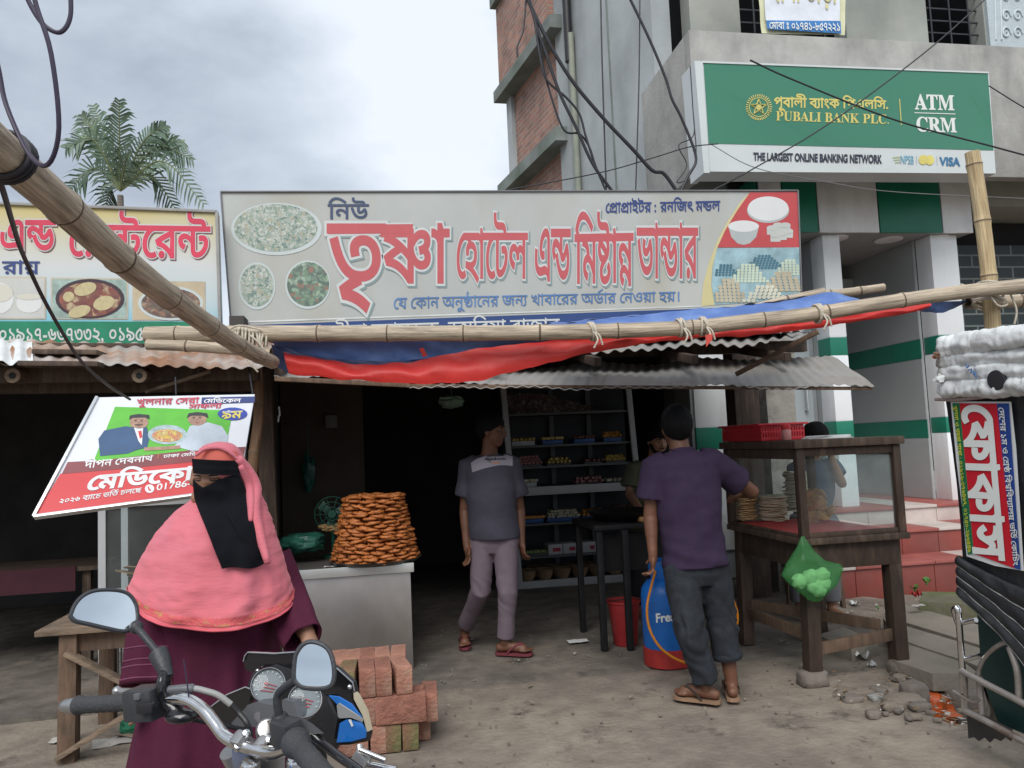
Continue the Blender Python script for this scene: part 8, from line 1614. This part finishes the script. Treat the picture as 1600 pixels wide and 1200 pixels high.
# right controls
part('switch_housing', MB().beam(dp(*f2(590, 960), 1.33), dp(*f2(745, 880), 1.36), .05, .05, bev=.01), m_plast, mo)
rg_ = part('grip', MB().tube([dp(*f2(735, 985), 1.30).lerp(dp(525, 1236, 1.14), i/20) for i in range(21)], [.024, .025, .0225]+[.0175+.0008*(i % 3 == 0) for i in range(18)], 20), m_rub, mo)
lv = MB().poly([dp(*f2(x, y), 1.36) for x, y in ((700, 782), (790, 785), (880, 840), (972, 918), (880, 925), (800, 890), (735, 815))], dp(480, 1140, 1.36)-dp(480, 1140, 1.345)); part('lever_cover', lv, m_pgrey, mo)
part('brake_lever', MB().tube(curve([dp(*f2(880, 925), 1.37), dp(*f2(960, 1000), 1.36), dp(*f2(1090, 1105), 1.33), dp(*f2(1215, 1190), 1.30), dp(575, 1215, 1.26)], 20), [.008]*18+[.007, .006, .006], 10), m_fair, mo)
# clamps and yoke
for i, (a, b) in enumerate((((385, 1146), (372, 1166)), ((421, 1156), (405, 1176)))):
    d0 = 1.425-.02*i; q = part('bar_clamp', MB().beam(dp(a[0]+2, a[1]+2, d0+.01), dp(b[0]-2, b[1]+4, d0-.01), .03, .036, bev=.008), m_cast, mo)
    for x, y in (a, b): c = dp(x, y, d0-.012); part('bolt', MB().lathe([(.0075, -.012), (.0078, .0), (.006, .006), (.001, .0075)], c, 12, axis=CAM-c+Vector((0, 0, .6))), m_chrome, q)
yk = part('top_yoke', MB().poly([dp(x, y, 1.44) for x, y in ((362, 1162), (380, 1150), (425, 1160), (445, 1182), (440, 1215), (395, 1222), (374, 1200))], Vector((0, 0, -.03))), m_cast, mo)
c = dp(391, 1196, 1.40); part('stem_cap', MB().lathe([(.017, -.02), (.018, .004), (.014, .010), (.001, .011)], c, 18, axis=(0, -.25, 1)), m_chrome, yk)
c = dp(463, 1192, 1.40); part('stanchion_cap', MB().lathe([(.017, -.02), (.018, .004), (.014, .010), (.001, .011)], c, 18, axis=(0, -.25, 1)), m_chrome, yk)
c = dp(*f2(505, 885), 1.45); ig = part('ignition', MB().lathe([(.02, -.03), (.02, .0), (.016, .005), (.008, .006)], c, 18, axis=CAM-c+Vector((0, 0, .4))), m_cast, mo); part('key', MB().beam(c+Vector((0, -.004, .004)), dp(*f2(545, 855), 1.42), .004, .022, bev=.001), m_chrome, ig)
# dials
def dial(cp, d, r, tilt, seed):
    c = dp(*cp, d); ax = ((CAM-c).normalized()+Vector(tilt)).normalized(); h = part('dial_housing', MB().lathe([(r*.5, -.06), (r*.85, -.045), (r*1.03, -.012), (r*1.06, .0), (r*1.02, .006), (r*.94, .004), (r*.93, -.002)], c, 34, axis=ax, caps=False), m_fair, mo)
    part('dial_bezel', MB().lathe([(r*.93, .0), (r*.97, .006), (r*1.0, .0065), (r*1.02, .004)], c, 34, axis=ax, caps=False), m_silver, h); part('dial_face', MB().lathe([(r*.93, -.002), (.0005, -.002)], c, 34, axis=ax, caps=False), mat('dial_face_grey', (.20, .21, .225), .5, .06, 6), h)
    M = frame_of(ax, (0, 0, 1)); mk = MB(); red = MB()
    for k in range(13):
        a = R(-215+k*250/12); mk.tube([c+M @ Vector((r*.74*math.cos(a), .0005, -r*.74*math.sin(a))), c+M @ Vector((r*.86*math.cos(a), .0005, -r*.86*math.sin(a)))], .0008, 4)
    for k in range(3): red.tube([c+M @ Vector((-r*.5+.004*k, .0005, -r*.12-.005*k)), c+M @ Vector((r*.1+.006*k, .0005, r*.12-.006*k))], .0011, 4)
    red.ball(c+M @ Vector((r*.12, .001, r*.12)), .0035, 8, 6)
    part('scale_marks', mk, m_offw, h); part('red_needle', red, mat('needle_red', (.45, .04, .05), .5), h); part('dial_glass', MB().lathe([(r*.92, .003), (r*.6, .007), (.0005, .0085)], c, 30, axis=ax, caps=False), glassmat('dial_cover', dirt=.05), h)
dial(f2(516, 526), 1.62, .0345, (0, 0, .25), 1); dial(f2(815, 650), 1.58, .0335, (.05, 0, .25), 2)
# instrument panel, screen and fairing sheets, each with real thickness
def sheet(nm, pts, d0, d1, th, m, parent=None, bulge=0., label=None, xr=None):
    xs = [p[0] for p in pts]; x0, x1 = xr or (min(xs), max(xs)); P = [dp(x, y, lerp(d0, d1, (x-x0)/(x1-x0))-bulge*math.sin(math.pi*(x-x0)/(x1-x0))) for x, y in pts]; c = dp(sum(xs)/len(xs), pts[0][1], 1.); return part(nm, MB().poly(P, FW*th), m, parent or mo, label=label)
def F(*p): return [f2(*q) for q in p]
sheet('instrument_panel', F((340, 690), (420, 660), (560, 690), (640, 640), (720, 660), (760, 790), (700, 850), (560, 880), (460, 880), (330, 850), (345, 760)), 1.60, 1.55, .03, m_pgrey)
sheet('panel_window', F((405, 755), (425, 742), (530, 742), (545, 770), (500, 830), (450, 840), (400, 800)), 1.59, 1.578, .004, mat('panel_light', (.20, .19, .20), .4)); 
vs_ = sheet('windscreen', F((312, 330), (322, 285), (350, 258), (450, 262), (570, 268), (745, 255), (900, 290), (1085, 395), (1205, 505), (1222, 590), (980, 600), (700, 420), (560, 360), (430, 385), (380, 420), (335, 400)), 1.76, 1.66, .012, m_fair)
eg = MB().tube([dp(*f2(x, y), lerp(1.755, 1.655, (x-312)/900)) for x, y in ((314, 330), (326, 285), (350, 257), (450, 261), (570, 267), (745, 254), (900, 288), (1085, 394), (1205, 504), (1222, 588))], .0016, 6); part('screen_edge', eg, m_silver, vs_)
for x, y in ((432, 408), (1180, 540)): c = dp(*f2(x, y), 1.64 if x > 800 else 1.74); part('screen_bolt', MB().ball(c, .0055, 10, 6), m_chrome, vs_)
sheet('inner_cowl', F((390, 420), (560, 360), (740, 420), (980, 600), (1060, 780), (1050, 1020), (880, 900), (740, 700), (560, 700), (380, 640), (350, 520)), 1.74, 1.68, .01, m_plast)
lf_ = sheet('left_fairing', F((50, 700), (180, 602), (330, 540), (385, 560), (355, 690), (260, 840), (185, 862), (105, 800)), 1.70, 1.66, .012, m_fair); part('fairing_edge', MB().tube([dp(*f2(x, y), lerp(1.70, 1.66, (x-50)/335)-.003) for x, y in ((50, 700), (180, 602), (330, 540), (385, 560))], .0015, 6), m_silver, lf_)
sheet('inner_panel', F((215, 835), (350, 690), (372, 760), (345, 860), (250, 870)), 1.66, 1.62, .006, m_pgrey)
XR = (f2(1000, 0)[0], f2(1332, 0)[0])
rf_ = sheet('right_fairing', F((1000, 600), (1212, 588), (1245, 660), (1300, 790), (1332, 920), (1315, 985), (1180, 1010), (1065, 1015), (1050, 1060), (1040, 1000), (1085, 770)), 1.62, 1.66, .014, m_fair)
sheet('blue_panel', F((1010, 612), (1085, 620), (1190, 680), (1275, 790), (1180, 745), (1085, 690), (1050, 650)), 1.61, 1.65, .004, m_blue, rf_, xr=XR); sheet('blue_panel', F((1100, 835), (1150, 806), (1270, 830), (1308, 900), (1305, 955), (1190, 985), (1075, 992)), 1.61, 1.65, .004, m_blue, rf_, xr=XR)
sheet('silver_trim', F((1075, 690), (1090, 672), (1190, 735), (1285, 800), (1282, 825), (1190, 790), (1100, 795), (1085, 780)), 1.608, 1.648, .003, m_silver, rf_, xr=XR); sheet('cream_edge', F((1212, 590), (1232, 612), (1300, 740), (1336, 900), (1322, 905), (1285, 770), (1215, 640)), 1.615, 1.655, .012, mat('cream_trim', (.52, .46, .33), .5), rf_, xr=XR)
lw = sheet('blue_letter', F((1170, 808), (1186, 806), (1206, 858), (1196, 864)), 1.605, 1.645, .002, m_offw, rf_, xr=XR)
# rods of the leg guard
lg_ = part('leg_guard', MB().tube([dp(*f2(1265, 1052), 1.60), dp(*f2(1475, 1138), 1.58)], .0062, 10).tube([dp(*f2(1330, 1165), 1.60), dp(*f2(1560, 1212), 1.58)], .0062, 10), m_chrome, mo); part('guard_clamp', MB().beam(dp(*f2(1225, 1080), 1.61), dp(*f2(1330, 1170), 1.60), .028, .03, bev=.005).tube([dp(*f2(1260, 1010), 1.61), dp(*f2(1270, 1090), 1.60)], .007, 8), m_cast, lg_)
# cables
part('clutch_cable', MB().tube(curve([dp(268, 1080, 1.53), dp(300, 1076, 1.53), dp(322, 1080, 1.53), dp(342, 1087, 1.53), dp(361, 1101, 1.53)], 24), .0062, 10), mat('greyed_cable', (.30, .30, .29), .5), mo); part('cable_boot', MB().tube([dp(262, 1078, 1.53), dp(285, 1076, 1.53), dp(300, 1076, 1.53), dp(304, 1076.5, 1.53)], [.008, .0085, .0095, .007], 12), m_pgrey, mo)
part('cable', MB().tube(curve([dp(361, 1101, 1.53), dp(374, 1115, 1.53), dp(386, 1130, 1.52), (dp(392, 1150, 1.52))], 14), .0058, 8), m_black, mo); part('cable', MB().tube(curve([dp(290, 1122, 1.53), dp(320, 1128, 1.54), dp(352, 1134, 1.56), dp(390, 1142, 1.58)], 16), .0045, 8), m_black, mo)
part('wire', MB().tube(curve([dp(287, 1031, 1.50), dp(290, 1050, 1.50), dp(293, 1072, 1.50), dp(296, 1100, 1.50)], 12), .0014, 5), m_purple, mo)
part('hand_wire', MB().tube(curve([dp(*f2(690, 850), 1.42), dp(*f2(840, 960), 1.44), dp(*f2(960, 1060), 1.46), dp(*f2(980, 1180), 1.46)], 16), .005, 8), m_black, mo)
# below the picture: stanchions, head light, front wheel, tank
ax0 = Vector((ctr.x, ctr.y, .30))+FW*.36
for s_ in (-.09, .09): part('stanchion', MB().tube([Vector((ctr.x, ctr.y, ctr.z-.03))+br_*s_+FW*.02, ax0+br_*s_*.9], .021, 14), m_cast, mo)
wh = part('front_wheel', MB().tube([ax0+FW*.27*math.cos(a)+Vector((0, 0, .27*math.sin(a))) for a in [2*math.pi*i/40 for i in range(40)]], .042, 12, closed=True), m_rub, mo); sp = MB().tube([ax0-br_*.05, ax0+br_*.05], .03, 12)
for k in range(5): a = 2*math.pi*k/5; sp.beam(ax0, ax0+FW*.25*math.cos(a)+Vector((0, 0, .25*math.sin(a))), .03, .02, up=br_)
part('rim', sp, m_cast, wh)
part('headlight', MB().lathe([(.03, -.09), (.08, -.04), (.09, .02), (.07, .04), (.001, .05)], Vector((ctr.x, ctr.y, ctr.z-.26))+FW*.22, 24, axis=FW), m_fair, mo)
tk = MB(); M = frame_of(FW); ellipsoid(tk, Vector((ctr.x, ctr.y, .83))-FW*.36, (.13, .24, .12), M); ellipsoid(tk, Vector((ctr.x, ctr.y, .76))-FW*.3, (.10, .2, .12), M); part('fuel_tank', fuse(tk, .012, 4), m_blue, mo, smooth=True); part('seat', MB().beam(Vector((ctr.x, ctr.y, .79))-FW*.58, Vector((ctr.x, ctr.y, .80))-FW*1.1, .24, .09, bev=.03), m_black, mo)
rx_ = Vector((ctr.x, ctr.y, .30))-FW*.92; rw_ = part('rear_wheel', MB().tube([rx_+FW*.26*math.cos(a)+Vector((0, 0, .26*math.sin(a))) for a in [2*math.pi*i/40 for i in range(40)]], .05, 12, closed=True), m_rub, mo)
part('rear_hub', MB().tube([rx_-br_*.07, rx_+br_*.07], .08, 16), m_cast, rw_)
en = MB(); en.beam(Vector((ctr.x, ctr.y, .42))-FW*.12, Vector((ctr.x, ctr.y, .42))-FW*.55, .22, .26, bev=.04); part('engine', en, m_cast, mo); part('frame_tube', MB().tube([Vector((ctr.x, ctr.y, ctr.z-.06)), Vector((ctr.x, ctr.y, .66))-FW*.3, Vector((ctr.x, ctr.y, .62))-FW*.8, rx_], .03, 12), m_black, mo)

# ================================================================ RICKSHAW at the right edge
rk = P3(dp(1495, 628, 3.45), dp(1515, 865, 3.45), dp(1590, 628, 3.16)); rn_ = rk.n
m_vinyl = mat('worn_black_vinyl', (.022, .024, .027), .5, .25, 5, bump=.5, bscale=18, col2=(.05, .052, .055), thr=(.55, .75), scale2=7)
m_wplast = mat('dirty_white_plastic', (.62, .64, .64), .45, .12, 8, bump=.5, bscale=20, col2=(.34, .32, .30), thr=(.56, .68), scale2=9)
rc = thing('rickshaw', 'black hooded rickshaw with rolled white plastic and red coaching banner at the right edge', 'rickshaw', (3.2, 3.0, 0))
edge = curve([rk(x, y) for x, y in ((1469, 600), (1474, 640), (1483, 710), (1491, 780), (1497, 850), (1502, 912), (1506, 928))], 30); rows = []
for i, p in enumerate(edge):
    q = rk(1790, lerp(560, 1150, i/30)); r = []
    for j in range(26):
        u = j/25; r.append(p.lerp(q, u)+rn_*(.02*math.sin(min(1, u*5)*math.pi/2)+.008*ns((u*9, i*.25, 0), 1., 2)-.02))
    rows.append(r)
hd_mb = MB().grid(rows); part('hood_side', shell(rows, -rn_*.02), m_vinyl, rc, smooth=True)
part('hood_back', MB().grid([[p-rn_*(.03+.9*k/6) for k in range(7)] for p in edge]), m_vinyl, rc, smooth=True)
# pleated lower hood
fl_ = []
TOPL = [(1500, 868), (1530, 885), (1570, 905), (1610, 922), (1780, 985)]; BOTL = [(1503, 930), (1530, 955), (1562, 985), (1592, 1020), (1780, 1260)]
Tc, Bc = even(curve([rk(x, y) for x, y in TOPL], 40), 40), even(curve([rk(x, y) for x, y in BOTL], 40), 40)
for i in range(29):
    v = i/28; fl_.append([a.lerp(b, v)+rn_*(.02+.010*abs(math.sin(v*4*math.pi))**.7+.008*ns((j*.3, v*6, 0), 1., 3)) for j, (a, b) in enumerate(zip(Tc, Bc))])
pf_ = part('pleated_hood', shell(fl_, -rn_*.02), m_vinyl, rc, smooth=True)
for k in (7, 14, 21, 28): part('worn_fold_edge', MB().tube([p+rn_*.002 for p in fl_[k]], .0028, 6), mat('worn_grey_edge', (.26, .26, .25), .7, .5, 40), pf_)
# banner
bn = part('banner', flat(MB(), [(1491, 626.5), (1586, 627), (1594, 700), (1606, 891), (1560, 883), (1516, 868), (1510, 800), (1500, 720)], rk, .020), mat('banner_white', (.66, .68, .68), .45, .05), rc)
def bq(x, y): return (1440+x/3., 500+y/3.)
for nm, pts, m, o in (('green_strip', ((163, 388), (198, 388), (266, 1092), (236, 1096), (210, 880), (196, 640)), mat('banner_green', (.015, .16, .07), .4), .0235), ('red_field', ((198, 388), (373, 389), (456, 1160), (266, 1092)), mat('banner_red', (.55, .015, .03), .4, .06), .0235), ('blue_strip', ((373, 389), (430, 388), (486, 1168), (456, 1160)), mat('banner_blue', (.02, .06, .26), .4), .0235)):
    part(nm, flat(MB(), [bq(*p) for p in pts], rk, o), m, bn)
lt = MB(); text(lt, 'ফোকাস', ((1560, 634), (1581, 873), (1530, 869), (1511, 634)), rk, .0275, 34); part('large_lettering', lt, m_offw, bn)
lt = MB(); text(lt, 'দেশের ১ম ও শ্রেষ্ঠ বিশ্ববিদ্যালয় ভর্তি কোচিং', ((1580, 636), (1602, 882), (1591, 882), (1567.5, 636)), rk, .0275, 14); part('white_lettering', lt, m_offw, bn)
lt = MB(); text(lt, 'খুলনা ও বয়রা শাখা : ০১৯১৯-৩৭৬৪৬৭, ০১৭৫০-২৯৬৪৪৬', ((1503.5, 633), (1526, 861), (1517.5, 862), (1495.5, 633)), rk, .0275, 14); part('yellow_lettering', lt, mat('banner_yellow', (.58, .58, .05), .4), bn)
# rolled plastic on the roof
def crinkle(mb, P, rs, n):
    Q = even(P, 120); mb.tube(Q, [rs[min(40, i//3)] for i in range(121)], n); return wrinkle(mb, lambda p, q: .012*ns((p.x*10, p.y*10, p.z*34), 1., 2)+.006*ns(p, 45, 7))
for k, (x0, y0, x1, y1, r, m) in enumerate(((1482, 541, 1800, 500, .05, m_wplast), (1479, 564, 1800, 540, .036, m_wplast), (1480, 583, 1800, 568, .04, m_wplast), (1481, 606, 1800, 596, .045, m_wplast))):
    P = [rk(lerp(x0, x1, i/40), lerp(y0, y1, i/40), .03+.008*ns((i*.4, k, 0), 1.)) for i in range(41)]; part('plastic_roll', crinkle(MB(), P, [r*(.75 if i == 0 else 1)*(1+.14*ns((i*.5, k*3, 0), 1.)) for i in range(41)], 30), m, rc, smooth=True)
rf = [[rk(lerp(1470, 1800, j/20), lerp(536, 500, j/20), -.02-.15*i)+Vector((0, 0, .05*math.sin(i*.5)+.01*ns((j, i, 0), .7))) for j in range(21)] for i in range(7)]; part('roof_sheet', MB().grid(rf), mat('grey_roof_plastic', (.30, .30, .31), .6, .15, 6, bump=.4, bscale=20), rc, smooth=True)
for k, (x, y, s_) in enumerate(((1487, 552, .024), (1490, 590, .026), (1480, 556, .012))): mb = crumple((s_, s_*.6, s_*.7), k*2.7, .6, 14, 10); q = rk(x, y, .07); mb.v = [p+q for p in mb.v]; part('torn_flap', mb, (mat('burnt_brown_film', (.16, .09, .06), .6), m_wplast, mat('orange_tie', (.6, .2, .08), .6))[k], rc)
part('dark_gap_cap', MB().lathe([(.045, .0), (.04, .02), (.001, .022)], rk(1578, 592, .055), 18, axis=rn_), m_dark, rc); lg2 = MB()  # dark cap painted for the shade inside the open roll
for seg in (((1532, 566), (1534, 573), (1538, 569)), ((1536, 576), (1541, 574), (1540, 581)), ((1543, 577), (1546, 584)), ((1546, 579), (1549, 588))): lg2.tube([rk(x, y, .078) for x, y in seg], .003, 5)
part('blue_print', lg2, mat('print_blue_ink', (.05, .14, .34), .5), rc)
part('hood_rim', MB().tube([rk(x, y, .03) for x, y in ((1470, 623), (1500, 624), (1540, 620), (1600, 612), (1790, 590))], .008, 8), mat('dull_pink_rim', (.36, .28, .27), .6), rc)
# chassis
m_tubes = mat('worn_steel_tube', (.34, .31, .29), .45, .25, 10, metal=.6, col2=(.20, .15, .12), thr=(.5, .7), scale2=9); m_gpanel = mat('dark_green_panel', (.012, .045, .042), .4, .2, 6)
part('body_panel', board(MB(), [(1526, 945), (1800, 1090), (1800, 1230), (1560, 1130), (1534, 1060)], Plane(rk(1560, 1000, -.10), rn_), .03), m_gpanel, rc)
def rt(nm, pts, r, m=m_tubes, off=.0): return part(nm, MB().tube(curve([rk(x, y, off) for x, y in pts], 20), r, 10), m, rc)
rt('guard_upright', [(1503, 974), (1497, 955), (1499, 950), (1503, 958), (1509, 1040), (1513, 1106)], .0145, m_chrome, .02); rt('guard_stub', [(1506, 973), (1528, 968)], .011, m_chrome, .01); rt('guard_stub', [(1509, 1030), (1534, 1024)], .011, m_chrome, .01)
rt('wheel_arch', [(1527, 1056), (1534, 1035), (1548, 1018), (1568, 1005), (1600, 1000), (1660, 1010)], .010, off=.0); rt('rail', [(1510, 1046), (1560, 1072), (1610, 1098), (1720, 1160)], .0145, off=.03); rt('rail', [(1516, 1108), (1560, 1130), (1610, 1157), (1720, 1215)], .0145, off=.03); rt('strut', [(1533, 1058), (1537, 1114)], .0145, off=.01); rt('strut', [(1512, 1046), (1515, 1106)], .0125, off=.02); rt('strut', [(1580, 1010), (1592, 1048), (1595, 1092)], .0135, off=.01); rt('hook', [(1502, 1077), (1532, 1094), (1546, 1088)], .006, off=.045)
mf = [(1510, 1108), (1545, 1122), (1580, 1140), (1579, 1158), (1570, 1151), (1563, 1158), (1553, 1153), (1546, 1160), (1538, 1152), (1529, 1158), (1522, 1152), (1513, 1154)]; part('mud_flap', board(MB(), mf, Plane(rk(1540, 1130, -.03), rn_), .008), mat('old_rubber_flap', (.04, .038, .036), .8, .2, 10), rc)
wc = rk(1640, 1185, -.12); t1 = Vector((rn_.y, -rn_.x, 0)).normalized(); rr_ = max(.2, wc.z-.005)
tw = part('wheel', MB().tube([wc+t1*(rr_-.045)*math.cos(a)+Vector((0, 0, (rr_-.045)*math.sin(a))) for a in [2*math.pi*i/48 for i in range(48)]], [.045+.003*(i % 2) for i in range(48)], 12, closed=True), m_rub, rc); spk = MB().tube([wc-Vector((rn_.x, rn_.y, 0))*.05, wc+Vector((rn_.x, rn_.y, 0))*.05], .04, 12)
for k in range(14): a = 2*math.pi*k/14; spk.tube([wc, wc+t1*(rr_-.07)*math.cos(a)+Vector((0, 0, (rr_-.07)*math.sin(a)))], .004, 6)
part('rim', spk, m_cast, tw)
c2 = wc-Vector((rn_.x, rn_.y, 0)).normalized()*.75
tw2 = part('wheel', MB().tube([c2+t1*(rr_-.045)*math.cos(a)+Vector((0, 0, (rr_-.045)*math.sin(a))) for a in [2*math.pi*i/48 for i in range(48)]], .045, 12, closed=True), m_rub, rc); part('axle', MB().tube([wc, c2], .025, 10), m_tubes, rc)
